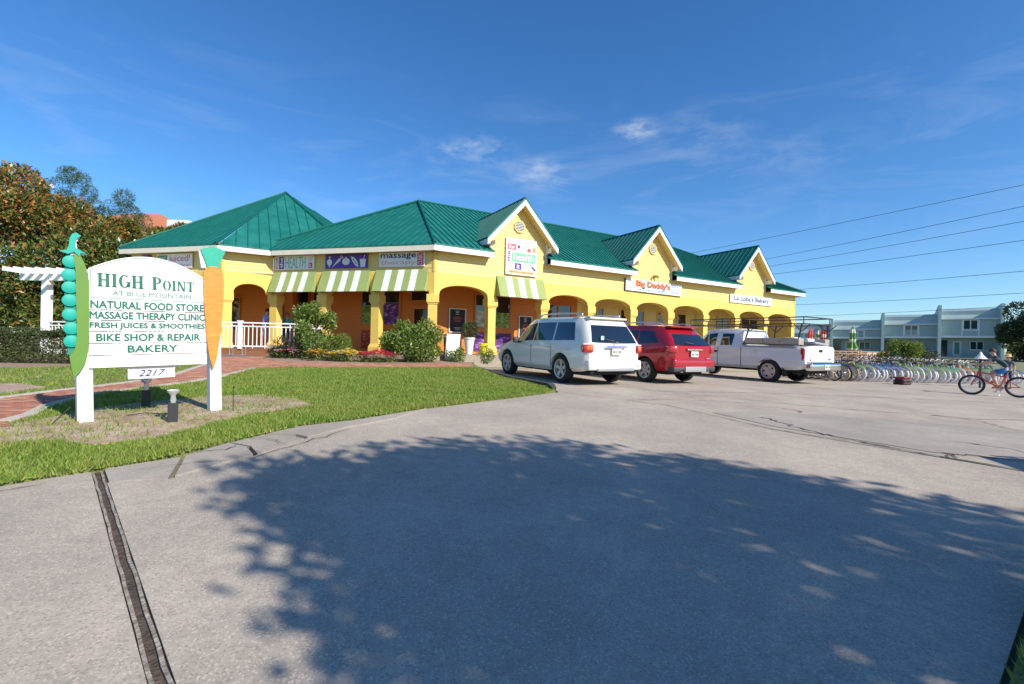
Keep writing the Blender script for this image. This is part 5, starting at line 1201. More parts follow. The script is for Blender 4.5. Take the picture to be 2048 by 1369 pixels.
# ---- white SUV --------------------------------------------------- x forward, rear axle at 0
M_wpaint = car_paint('pearl_white_paint', (0.78, 0.76, 0.70))
def make_suv(label):
    t = thing('parked_suv', label, 'car')
    #        x     sill  w     belt  wbelt top   wtop
    keys = [(-1.02, .46, .80, 1.06, .80, 1.66, .60), (-.92, .40, .88, 1.07, .85, 1.70, .64), (-.55, .34, .94, 1.07, .89, 1.735, .68), (.2, .32, .955, 1.05, .90, 1.75, .70), (1.0, .31, .955, 1.03, .90, 1.755, .71), (1.55, .31, .955, 1.02, .90, 1.735, .70), (1.95, .31, .955, 1.01, .90, 1.62, .69), (2.35, .31, .95, 1.0, .89, 1.33, .70), (2.62, .31, .95, 1.0, .88, 1.12, .74), (3.1, .33, .93, .96, .84, 1.06, .70), (3.5, .36, .88, .88, .76, .97, .62), (3.74, .42, .70, .74, .58, .82, .46)]
    b = Body(keys, 0.34); body = b.mesh().build('body', [M_wpaint], t, True)
    boolean(body, [wheel_cut(0, .375), wheel_cut(2.79, .375)])
    glass_patch('side_window', b, t, M_carglass, 1.42, 1.40, 2.28, 1.92, .10, .88)      # front door
    glass_patch('side_window', b, t, M_carglass, .45, .47, 1.36, 1.34, .10, .88)
    glass_patch('side_window', b, t, M_carglass, -.52, -.40, .38, .40, .10, .88)
    rear_patch('rear_window', b, t, M_carglass, .06, .90, .74, .60)
    # windscreen
    mb = MB(); vs_ = []
    for j in range(7):
        x = 2.5 - .72 * j / 6; r = b.ring(x); top = r[-1]; w = r[8].y * .96
        for i in range(9): yy = -w + 2 * w * i / 8; vs_.append((x + .03, yy, top.z + .008 - .03 * (yy / w) ** 2))
    mb.add(vs_, [(j * 9 + i, j * 9 + i + 1, (j + 1) * 9 + i + 1, (j + 1) * 9 + i) for j in range(6) for i in range(8)]).build('windscreen', M_carglass, t, True, fix=False)
    for sg in (1, -1):
        lamp = rbox(None, 'tail_lamp', (-.90, sg * .80, .93), (.30, .26, .20), M_tail, .05, Matrix.Rotation(sg * -.35, 3, 'Z'), t)
        rbox(None, 'amber_lens', (-.965, sg * .80, .95), (.20, .17, .13), M_amber, .04, Matrix.Rotation(sg * -.35, 3, 'Z'), lamp); rbox(None, 'clear_lens', (-.87, sg * .80, 1.035), (.30, .24, .05), M_clear, .02, Matrix.Rotation(sg * -.35, 3, 'Z'), lamp)
        m_ = rbox(None, 'wing_mirror', (2.06, sg * 1.06, 1.08), (.12, .20, .17), M_plast, .05, None, t); MB().box((2.06, sg * .96, 1.03), (.07, .12, .05)).build('mirror_arm', M_plast, m_)
        for x in (1.52, .58): rbox(None, 'door_handle', (x, sg * .955, .93), (.17, .035, .035), M_wpaint, .012, None, t)
        rl = MB().path([(-.45, sg * .62, 1.765), (-.30, sg * .63, 1.815), (.5, sg * .64, 1.835), (1.25, sg * .63, 1.82), (1.5, sg * .62, 1.78)], .018, 8).build('roof_rail', M_alloy, t, True)
        rbox(None, 'rail_foot', (-.38, sg * .62, 1.785), (.20, .05, .07), M_alloy, .02, None, rl); rbox(None, 'rail_foot', (1.42, sg * .62, 1.78), (.16, .05, .06), M_alloy, .02, None, rl)
        rbox(None, 'reflector', (-1.075, sg * .72, .50), (.05, .10, .075), M_tail, .02, None, t); rbox(None, 'headlamp', (3.42, sg * .68, .80), (.36, .26, .15), M_clear, .05, Matrix.Rotation(sg * .5, 3, 'Z'), t)
        # door shut lines
        ln = MB()
        for x in (1.40, .41):
            for z0, z1 in ((.45, .98),): ln.box((x, sg * .957, (z0 + z1) / 2), (.008, .006, z1 - z0))
        ln.build('door_gap', M_under, t)
        rbox(None, 'side_moulding', (1.38, sg * .958, .47), (1.9, .03, .05), M_wpaint, .012, None, t)
    rbox(None, 'rear_bumper', (-1.0, 0, .53), (.20, 1.74, .26), M_wpaint, .07, None, t); rbox(None, 'bumper_trim', (-1.08, 0, .425), (.08, 1.2, .09), M_silver, .025, None, t)
    rbox(None, 'rear_valance', (-.86, 0, .36), (.30, 1.5, .12), M_under, .03, None, t)
    rbox(None, 'plate_garnish', (-1.085, 0, .985), (.045, .66, .055), M_chrome, .02, None, t); plate_part(t, -1.075, -.02, .865)
    MB().lathe([(.030, 0), (.045, .006), (.045, -.006)], 20, (-1.098, 0, 1.075), 'X', closed=True).build('badge', M_chrome, t); MB().tube((-1.10, -.03, 1.075), (-1.10, .03, 1.075), .006, n=6).build('badge_bar', M_chrome, t)
    MB().path([(-1.035, .02, 1.13), (-1.02, .34, 1.17)], .012, 6).build('rear_wiper', M_plast, t); rbox(None, 'spoiler', (-.66, 0, 1.70), (.22, 1.22, .05), M_wpaint, .02, None, t)
    MB().box((-.93, -.42, 1.19), (.004, .09, .11)).build('sticker', paint((0.25, 0.50, 0.75)), t) if False else MB().box((-1.028, .42, 1.20), (.006, .10, .10)).build('window_sticker', paint((0.35, 0.55, 0.75)), t)
    MB().box((1.3, 0, .33), (4.0, 1.5, .14)).build('underbody', M_under, t)
    for x in (0, 2.79):
        for sg in (1, -1): wheel(t, x, sg * .83, .375, .235, 5, 'alloy', sg)
    return t
suv = make_suv('white SUV parked nose-in at the arcade, nearest of the three vehicles'); place(suv, (1.34, 12.25), 0.0, 0.83)
# ---- red SUV
M_rpaint = car_paint('deep_red_paint', (0.42, 0.008, 0.022), 0.25)
def make_red():
    t = thing('parked_suv', 'dark red crossover SUV parked between the white SUV and the white pickup', 'car')
    keys = [(-.98, .50, .74, 1.08, .78, 1.56, .56), (-.88, .42, .86, 1.09, .84, 1.61, .60), (-.5, .36, .92, 1.08, .87, 1.66, .65), (.3, .33, .925, 1.04, .87, 1.69, .67), (1.1, .32, .925, 1.01, .87, 1.69, .68), (1.6, .32, .925, 1.0, .87, 1.66, .67), (2.0, .32, .925, .99, .87, 1.53, .66), (2.4, .32, .92, .98, .86, 1.25, .68), (2.7, .32, .92, .97, .85, 1.08, .72), (3.2, .34, .90, .93, .80, 1.02, .68), (3.55, .38, .84, .84, .72, .93, .58), (3.75, .44, .68, .72, .55, .80, .44)]
    b = Body(keys, 0.46); body = b.mesh().build('body', [M_rpaint], t, True); boolean(body, [wheel_cut(0, .36), wheel_cut(2.86, .36)])
    glass_patch('side_window', b, t, M_carglass, 1.45, 1.43, 2.30, 1.95, .08, .86); glass_patch('side_window', b, t, M_carglass, .42, .45, 1.38, 1.36, .08, .86); glass_patch('side_window', b, t, M_carglass, -.48, -.22, .34, .36, .16, .82)
    rear_patch('rear_window', b, t, M_carglass, .10, .88, .74, .58)
    for sg in (1, -1):
        lamp = rbox(None, 'tail_lamp', (-.86, sg * .77, .99), (.30, .26, .20), M_tail, .06, Matrix.Rotation(sg * -.4, 3, 'Z'), t); MB().lathe([(0, .02), (.03, .016), (.045, 0)], 14, (-1.0, sg * .76, 1.02), 'X').build('reverse_lens', M_clear, lamp, True)
        rbox(None, 'wing_mirror', (2.1, sg * 1.03, 1.05), (.12, .19, .15), M_rpaint, .05, None, t)
        for x in (1.5, .55): rbox(None, 'door_handle', (x, sg * .925, .91), (.17, .035, .03), M_rpaint, .012, None, t)
        MB().path([(-.35, sg * .58, 1.69), (-.22, sg * .59, 1.735), (.6, sg * .60, 1.76), (1.3, sg * .59, 1.74), (1.5, sg * .58, 1.70)], .018, 8).build('roof_rail', M_alloy, t, True)
        MB().lathe([(.045, 0), (.055, -.02), (.055, -.14)], 14, (-.98, sg * .55, .40), 'X').build('exhaust_tip', M_chrome, t, True)
        rbox(None, 'headlamp', (3.45, sg * .64, .78), (.34, .26, .15), M_clear, .05, Matrix.Rotation(sg * .5, 3, 'Z'), t)
    rbox(None, 'rear_bumper', (-.96, 0, .60), (.20, 1.70, .26), M_rpaint, .07, None, t); rbox(None, 'lower_cladding', (-.93, 0, .44), (.26, 1.72, .15), M_plast, .05, None, t); rbox(None, 'skid_plate', (-1.05, -.02, .44), (.06, .86, .15), M_silver, .02, None, t)
    rbox(None, 'plate_garnish', (-1.03, 0, .99), (.05, .62, .055), M_chrome, .02, None, t); plate_part(t, -1.02, 0, .86)
    rbox(None, 'emblem', (-1.058, 0, .99), (.012, .09, .03), M_plateo, .004, None, t); MB().path([(-1.0, .05, 1.15), (-.98, .32, 1.19)], .012, 6).build('rear_wiper', M_plast, t)
    MB().box((-.60, -.30, 1.70), (.01, .01, .26)).build('aerial', M_plast, t); rbox(None, 'spoiler', (-.55, 0, 1.63), (.20, 1.15, .05), M_rpaint, .02, None, t)
    MB().box((1.3, 0, .34), (4.0, 1.45, .14)).build('underbody', M_under, t); rbox(None, 'model_badge', (-1.0, -.62, .74), (.01, .16, .025), M_chrome, .004, None, t)
    for x in (0, 2.86):
        for sg in (1, -1): wheel(t, x, sg * .80, .36, .225, 6, 'alloy', sg)
    return t
red = make_red(); place(red, (3.95, 13.75), 0.0, 0.80)
# ---- white pickup
M_pk = car_paint('work_white_paint', (0.70, 0.71, 0.72))
def make_pickup():
    t = thing('pickup_truck', 'white extended cab pickup with black ladder rack and toolboxes', 'pickup truck')
    keys = [(-1.18, .58, .90, 1.17, .90, 1.28, .86), (-1.1, .52, .93, 1.17, .93, 1.28, .90), (-.6, .46, .955, 1.17, .945, 1.28, .93), (.4, .44, .96, 1.17, .95, 1.28, .935), (.98, .44, .96, 1.17, .95, 1.28, .935), (1.02, .44, .96, 1.17, .95, 1.283, .935), (1.06, .44, .96, 1.17, .95, 1.80, .72), (1.16, .44, .96, 1.17, .95, 1.845, .70), (1.6, .44, .96, 1.165, .95, 1.875, .72), (2.3, .43, .96, 1.15, .95, 1.87, .72), (2.6, .43, .96, 1.14, .94, 1.80, .71), (3.0, .43, .96, 1.13, .93, 1.48, .70), (3.28, .43, .955, 1.12, .92, 1.22, .76), (3.8, .44, .95, 1.08, .90, 1.17, .78), (4.3, .46, .93, .98, .86, 1.08, .74), (4.5, .52, .84, .88, .74, .96, .64)]
    b = Body(keys, 0.0); body = b.mesh(110).build('body', [M_pk], t, True)
    cut = MB().box((-.06, 0, 1.2), (2.0, 1.66, .9)).build('cut', M_under)
    boolean(body, [wheel_cut(0, .385), wheel_cut(3.52, .385), cut])
    glass_patch('side_window', b, t, M_carglass, 2.12, 2.12, 3.02, 2.58, .10, .84); glass_patch('side_window', b, t, M_carglass, 1.42, 1.42, 1.90, 1.90, .12, .82)
    MB().add([(1.045, -.62, 1.30), (1.045, .62, 1.30), (1.10, .58, 1.72), (1.10, -.58, 1.72)], [(0, 1, 2, 3)]).add([(1.075, -.62, 1.30), (1.075, .62, 1.30), (1.13, .58, 1.72), (1.13, -.58, 1.72)], [(3, 2, 1, 0)]).build('cab_rear_window', M_carglass, t)
    rbox(None, 'brake_light', (1.10, 0, 1.79), (.04, .30, .04), M_tail, .01, None, t)
    for sg in (1, -1):
        lamp = rbox(None, 'tail_lamp', (-1.10, sg * .855, 1.0), (.14, .15, .42), M_tail, .04, None, t); rbox(None, 'reverse_lens', (-1.115, sg * .857, .82), (.14, .14, .06), M_clear, .02, None, lamp)
        rbox(None, 'wing_mirror', (2.75, sg * 1.10, 1.20), (.14, .22, .20), M_plast, .05, None, t)
        rbox(None, 'door_handle', (2.12, sg * .962, 1.0), (.20, .03, .075), M_under, .02, None, t); rbox(None, 'bed_rail_cap', (-.06, sg * .93, 1.292), (2.1, .10, .03), M_plast, .012, None, t)
        ln = MB()
        for x in (1.98, 1.03, 1.36): ln.box((x, sg * .962, .82 if x != 1.36 else .80), (.012, .008, .70 if x != 1.36 else .0001))
        ln.build('door_gap', M_under, t)
        rbox(None, 'headlamp', (4.42, sg * .70, .86), (.16, .30, .16), M_clear, .04, None, t); rbox(None, 'mud_flap', (-.50, sg * .82, .38), (.02, .26, .30), M_under, .008, None, t)
    if True:
        MB().lathe([(0, .006), (.10, .004), (.105, 0)], 24, (.52, .958, .98), 'Y').build('fuel_door', M_pk, t, True)
    tg = rbox(None, 'tailgate', (-1.17, 0, 1.0), (.05, 1.56, .52), M_pk, .02, None, t); rbox(None, 'tailgate_handle', (-1.198, 0, 1.12), (.02, .20, .09), M_under, .02, None, tg); rbox(None, 'badge', (-1.198, -.56, .84), (.01, .14, .035), M_under, .005, None, tg); rbox(None, 'badge', (-1.198, .60, .82), (.01, .05, .05), M_under, .005, None, tg)
    rbox(None, 'rear_bumper', (-1.30, 0, .60), (.22, 1.84, .24), M_chrome, .06, None, t); rbox(None, 'bumper_step', (-1.30, 0, .725), (.20, 1.6, .02), M_plast, .006, None, t); plate_part(t, -1.415, 0, .60)
    MB().box((1.6, 0, .45), (5.4, 1.3, .18)).build('chassis', M_under, t); MB().tube((-.9, -.4, .42), (.9, -.4, .42), .05).build('exhaust', M_under, t)
    MB().tube((0, -.75, .38), (0, .75, .38), .06).lathe([(0, -.16), (.16, -.1), (.18, 0), (.16, .1), (0, .16)], 16, (0, 0, .38), 'Y').build('rear_axle', M_under, t)
    # toolboxes in the bed
    M_dia = mat('toolbox_metal', (0.42, 0.36, 0.31), 0.45, metal=0.3, var=0.15, vscale=5)
    for sg in (1,):
        tb = rbox(None, 'toolbox', (-.05, .80, 1.40), (1.9, .30, .24), M_dia, .02, None, t)
        for x in (.38, -.36): rbox(None, 'lock', (x, .955, 1.40), (.03, .012, .03), M_under, .004, None, tb)
        MB().box((.22, .953, 1.40), (.012, .004, .22)).build('lid_gap', M_under, tb)
    rbox(None, 'toolbox', (-.05, -.80, 1.40), (1.9, .30, .24), M_dia, .02, None, t)
    # ladder rack
    M_rk = mat('rack_steel', (0.03, 0.022, 0.02), 0.5); rk = MB(); r_ = .02; xs_ = (-.95, .95); h1, h2 = 2.00, 2.22
    for sg in (1, -1):
        yy = sg * .80
        rk.box((1.15, yy, h1), (4.5, .035, .035)); rk.box((1.15, yy, h2), (4.5, .035, .035)) if sg > 0 else rk.box((1.15, yy, h2), (4.5, .035, .035))
        for x in (-1.05, .30, 1.6, 3.38): rk.tube((x, yy, h1), (x, yy, h2), .016, n=6)
        for x0, x1 in ((-.92, -1.0), (.96, .80)):
            rk.tube((x0, sg * .90, 1.29), (x1, yy, h1), .026, n=8); rk.tube((x1 + .0, yy, h1 - .25), (x1 + .26, yy, h1 - .01), .015, n=6); rk.tube((x1, yy, h1 - .25), (x1 - .26, yy, h1 - .01), .015, n=6)
    for x in (-1.08, .80, 2.0, 3.38): rk.box((x, 0, h1), (.035, 1.6, .035))
    rk.box((-1.08, 0, h2), (.035, 1.6, .035)); rk.box((3.38, 0, h2), (.035, 1.6, .035))
    rk.build('ladder_rack', M_rk, t)
    # loose things strapped in the bed
    b1 = MB().tube((-.75, -.35, 1.47), (-.75, .05, 1.47), .065, n=14).build('white_roll', M_white, t, True); rbox(None, 'folded_tarpaulin', (-.85, -.12, 1.36), (.62, .8, .07), mat('tarpaulin', (0.35, 0.36, 0.37), 0.5), .03, Matrix.Rotation(.08, 3, 'X'), t)
    for x in (0, 3.52):
        for sg in (1, -1): wheel(t, x, sg * .84, .385, .26, 5, 'steel', sg)
    return t
pk = make_pickup(); place(pk, (8.9, 16.2), 0.0, 0.84)
# a second light-coloured car stands out of frame to the right (its shadow reaches into the picture)
car2 = copy_tree(suv); car2['label'] = 'light SUV standing outside the frame at the right, only its shadow in view'
car2.location = (7.95, 3.35, float(G(7.95, 3.35))); car2.rotation_euler = (0, 0, R_(-10))
# ================================================================== BICYCLES
M_spoke = mat('spokes', (0.5, 0.5, 0.52), 0.35, metal=0.8)
M_wtyre = mat('white_tyre', (0.80, 0.76, 0.79), 0.6); M_ttyre = mat('tan_tyre', (0.42, 0.30, 0.17), 0.7); M_btyre = mat('black_tyre', (0.02, 0.02, 0.022), 0.75)
M_lavrim = mat('rim_lilac', (0.55, 0.42, 0.60), 0.4); M_seatw = mat('saddle_white', (0.52, 0.50, 0.46), 0.5); M_seatk = mat('saddle_black', (0.025, 0.025, 0.028), 0.6); M_hbar = mat('handlebar_metal', (0.10, 0.10, 0.11), 0.4, metal=0.5); M_grip = mat('grip_black', (0.02, 0.02, 0.02), 0.7)
_bw = {}
def bike_wheel_me(r, tyre_m, tw=0.031):
    k = (r, tyre_m.name)
    if k not in _bw:
        pr = [(r - tw + tw * math.cos(a), tw * math.sin(a)) for a in [2 * math.pi * i / 8 for i in range(8)]]
        a = MB().lathe(pr, 32, (0, 0, 0), 'Y', closed=True).mesh('wheel', tyre_m, True)
        b = MB(); rr = r - 2 * tw
        b.lathe([(rr + .006, -.012), (rr + .006, .012), (rr - .014, .012), (rr - .014, -.012)], 32, (0, 0, 0), 'Y', closed=True)
        for i in range(18):
            an = 2 * math.pi * i / 18; y_ = .025 if i % 2 else -.025; b.tube((.015 * math.cos(an + .6), y_, .015 * math.sin(an + .6)), (rr * math.cos(an), 0, rr * math.sin(an)), .0018, n=3, cap=False)
        b.tube((0, -.05, 0), (0, .05, 0), .02, n=8)
        _bw[k] = (a, b.mesh('rim', M_spoke, True))
    return _bw[k]
def bike(label, fcol, tyre, seat, kind='cruiser', group=None, r=0.335, wb=1.12, steer=0.0, extra=None):
    t = thing('bicycle', label, 'bicycle', group=group); fm = mat('bike_paint_' + '_'.join('%02d' % int(c * 99) for c in fcol), fcol, 0.3, coat=0.6)
    fa, ra = wb / 2, -wb / 2; k = r / 0.335
    tm, rm = bike_wheel_me(r, tyre)
    for x in (fa, ra):
        o = link('wheel', tm, t); o.location = (x, 0, r); o.rotation_euler = (0, 0, steer if x > 0 else 0); link('rim', rm, o)
    hd = Vector((fa - .17 * k, 0, .82 * k)); hl = Vector((fa - .125 * k, 0, .64 * k)); bb = Vector((-.10 * k, 0, .28 * k)); st = Vector((-.26 * k, 0, .72 * k)); rr_ = Vector((ra, 0, r))
    f = MB()
    if kind == 'cruiser':
        curve = [hl, hl.lerp(bb, .35) + Vector((0, 0, -.05)), hl.lerp(bb, .7) + Vector((0, 0, -.05)), bb]; f.path(curve, .02, 8)
        f.path([hd - Vector((0, 0, .06)), Vector((.15 * k, 0, .68 * k)), Vector((-.1 * k, 0, .58 * k)), Vector((-.22 * k, 0, .52 * k))], .018, 8)
    else:
        f.path([hl, bb], .022, 8); f.path([hd - Vector((0, 0, .05)), st - Vector((0, 0, .08))], .018, 8)
    f.path([bb, st], .017, 8); f.path([hd, hl], .022, 8)
    for y_ in (-.05, .05): f.path([bb + Vector((0, y_ * .4, 0)), rr_ + Vector((0, y_, 0)), st + Vector((0, y_ * .4, -.14))], .010, 6)
    f.build('frame', fm, t, True)
    fk = MB(); ax = Vector((fa, 0, r)); cr_ = hl + Vector((.02, 0, -.05))
    fk.path([hl, cr_], .02, 8)
    for y_ in (-.055, .055): fk.path([cr_ + Vector((0, y_, .0)), ax + Vector((-.03, y_, .12)), ax + Vector((0, y_, 0))], .012, 6)
    fk.tube(cr_ + Vector((0, -.06, 0)), cr_ + Vector((0, .06, 0)), .014, n=6); fk.build('fork', fm if kind != 'cruiser' else fm, t, True)
    hb = MB(); top = hd + Vector((-.04, 0, .14)); hb.path([hd, top], .014, 8)
    if kind == 'cruiser':
        for s_ in (-1, 1): hb.path([top, top + Vector((.02, s_ * .14, .08)), top + Vector((-.06, s_ * .28, .10)), top + Vector((-.26, s_ * .32, .05))], .011, 6)
    else:
        for s_ in (-1, 1): hb.path([top, top + Vector((.03, s_ * .12, .03)), top + Vector((-.02, s_ * .29, .04))], .011, 6)
    h_ = hb.build('handlebar', M_hbar, t, True)
    for s_ in (-1, 1):
        e = top + (Vector((-.26, s_ * .32, .05)) if kind == 'cruiser' else Vector((-.02, s_ * .29, .04))); d = Vector((.11, -s_ * .012, .01)) if kind == 'cruiser' else Vector((.01, -s_ * .10, 0)); MB().tube(e, e + d, .016, n=8).build('grip', M_grip, h_)
    sd_ = MB(); sp = st + Vector((-.035, 0, .10 * k)); sd_.lathe([(0, .05), (.10, .045), (.125, .02), (.12, -.005), (0, -.01)], 14); S = MB()
    S.add([(sp.x + v[0] * (1.35 if v[0] > 0 else .9) + .02, v[1] * (.85 if v[0] < 0.02 else .45), sp.z + v[2]) for v in sd_.v], sd_.f); s_o = S.build('saddle', seat, t, True)
    MB().path([st, sp], .013, 8).build('seat_post', M_spoke, t)
    ck = MB(); ck.lathe([(.02, -.004), (.085, -.004), (.085, .004), (.02, .004)], 18, (bb.x, -.05, bb.z), 'Y', closed=True)
    for s_, a in ((1, 2.2), (-1, 2.2 + math.pi)):
        e = bb + Vector((.16 * math.cos(a), s_ * .075, .16 * math.sin(a))); ck.tube(bb + Vector((0, s_ * .06, 0)), e, .010, n=6); ck.box(e + Vector((0, s_ * .05, 0)), (.09, .08, .022))
    ck.build('crank_and_pedals', M_spoke, t)
    if extra == 'basket':
        c = hd + Vector((.17, 0, .10)); b_ = MB()
        for z in (0, .10, .2): 
            w_ = .12 + z * .2; q = [c + Vector((x * w_, y_ * (w_ + .04), z - .1)) for x, y_ in ((-1, -1), (1, -1), (1, 1), (-1, 1))]; b_.path(q + [q[0]], .006, 4)
        for x, y_ in ((-1, -1), (1, -1), (1, 1), (-1, 1), (0, 1), (0, -1), (1, 0)): b_.tube(c + Vector((x * .12, y_ * .16, -.1)), c + Vector((x * .16, y_ * .2, .1)), .005, n=4)
        b_.build('basket', M_seatk, t)
    if kind == 'cruiser':
        for x, a0, a1 in ((ra, 20, 200), (fa, 30, 150)):
            n_ = 12; mb = MB(); R0 = r + .022; vs_ = []
            for i in range(n_ + 1):
                a = R_(a0 + (a1 - a0) * i / n_)
                for y_, dr in ((-.032, -.012), (0, .006), (.032, -.012)): vs_.append((x + (R0 + dr) * math.cos(a), y_, r + (R0 + dr) * math.sin(a)))
            mb.add(vs_, [(i * 3 + j, i * 3 + j + 1, i * 3 + 3 + j + 1, i * 3 + 3 + j) for i in range(n_) for j in range(2)]).build('mudguard', fm, t, True, fix=False)
    MB().path([(-.16 * k, .02, .27 * k), (-.10 * k, .16, .015)], .007, 5).build('kickstand', M_spoke, t)
    return t
LIME, BLUEB, DKG, ORNG, TEALB, WHTB, PURB, REDB, BLKB = (0.22, 0.45, 0.05), (0.01, 0.11, 0.36), (0.03, 0.10, 0.02), (0.70, 0.26, 0.01), (0.02, 0.33, 0.34), (0.65, 0.66, 0.66), (0.12, 0.04, 0.26), (0.42, 0.02, 0.02), (0.02, 0.02, 0.022)
cname = {LIME: 'lime green', BLUEB: 'bright blue', DKG: 'dark green', ORNG: 'orange', TEALB: 'teal', WHTB: 'white', PURB: 'purple', REDB: 'red', BLKB: 'black'}
def ordinal(n):
    base = ['', 'first', 'second', 'third', 'fourth', 'fifth', 'sixth', 'seventh', 'eighth', 'ninth', 'tenth', 'eleventh', 'twelfth', 'thirteenth', 'fourteenth', 'fifteenth', 'sixteenth', 'seventeenth', 'eighteenth', 'nineteenth', 'twentieth']
    if n <= 20: return base[n]
    tens = {2: 'twenty', 3: 'thirty', 4: 'forty'}[n // 10]
    return tens + '-' + base[n % 10] if n % 10 else {2: 'twentieth', 3: 'thirtieth', 4: 'fortieth'}[n // 10]
row1 = [DKG, BLKB, DKG, PURB, DKG, LIME, LIME, PURB, TEALB, BLUEB, BLUEB, BLUEB, PURB, LIME, LIME, WHTB, LIME, LIME, PURB, LIME, LIME, TEALB, LIME, WHTB, ORNG, ORNG, LIME, WHTB, LIME, LIME, BLUEB, LIME, PURB, WHTB, LIME, BLUEB]
protos = {}
def bike_copy(label, c, tyre, seat, kind, group, extra=None):
    k = (c, tyre.name, seat.name, kind, extra)
    if k not in protos: protos[k] = bike(label, c, tyre, seat, kind, group, extra=extra); return protos[k]
    o = copy_tree(protos[k]); o['label'] = label; return o
r0 = Vector((12.35, 18.35)); rd = Vector((math.cos(R_(19)), math.sin(R_(19))))
for i, c in enumerate(row1):
    tyre = M_ttyre if i in (0, 2, 4) else (M_btyre if i in (1, 3, 27) else M_wtyre)
    ty = 'tan' if tyre is M_ttyre else ('black' if tyre is M_btyre else 'white')
    seat = M_seatw if (i * 7) % 5 < 2 else M_seatk
    o = bike_copy('%s cruiser bicycle with %s tyres, %s from the pickup in the front row' % (cname[c], ty, ordinal(i + 1)), c, tyre, seat, 'cruiser', 'hire bicycles in the front row', 'basket' if i % 6 == 4 else None)
    p = r0 + rd * (0.345 * i + random.uniform(-.05, .05)); h = R_(-71 + random.uniform(-5, 5)); ff = Vector((math.cos(h), math.sin(h)))
    q = p - ff * (0.55 + random.uniform(-.08, .08))
    o.location = (q.x, q.y, float(G(q.x, q.y)) - 0.002); o.rotation_euler = (R_(7 + random.uniform(-3, 3)), 0, h)
r1 = Vector((14.6, 21.2)); k_ = 0
for i in range(24):
    c = [BLKB, REDB, BLKB, PURB, BLKB, REDB, WHTB, BLUEB][i % 8]
    o = bike_copy('%s bicycle with black tyres, %s from the left in the back row' % (cname[c], ordinal(i + 1)), c, M_btyre, M_seatk, 'mtb', 'hire bicycles in the back row')
    p = r1 + rd * (0.42 * i + random.uniform(-.06, .06)); h = R_(-71 + random.uniform(-8, 8)); ff = Vector((math.cos(h), math.sin(h)))
    o.location = (p.x, p.y, float(G(p.x, p.y)) - 0.002); o.rotation_euler = (R_(7 + random.uniform(-3, 3)), 0, h)
# crate on the ground in front of the row
t = thing('crate', 'dark red and black crate standing on the ground in front of the bicycles', 'crate', (14.85, 17.85, float(G(14.85, 17.85))), R_(20))
for z, m in ((0.05, M_blackp), (0.15, M_blackp), (0.27, mat('crate_red', (0.20, 0.03, 0.03), 0.6))):
    mb = MB()
    for a, b in (((-.22, -.16), (.22, -.16)), ((.22, -.16), (.22, .16)), ((.22, .16), (-.22, .16)), ((-.22, .16), (-.22, -.16))): mb.tube((*a, z), (*b, z), .035, n=6)
    mb.build('rim_band', m, t)
MB().box((0, 0, .02), (.44, .32, .03)).build('bottom', M_blackp, t)
MB().box((0, 0, .15), (.40, .28, .22)).build('contents', mat('crate_contents', (0.16, 0.05, 0.05), 0.8, var=0.5, vscale=14), t)

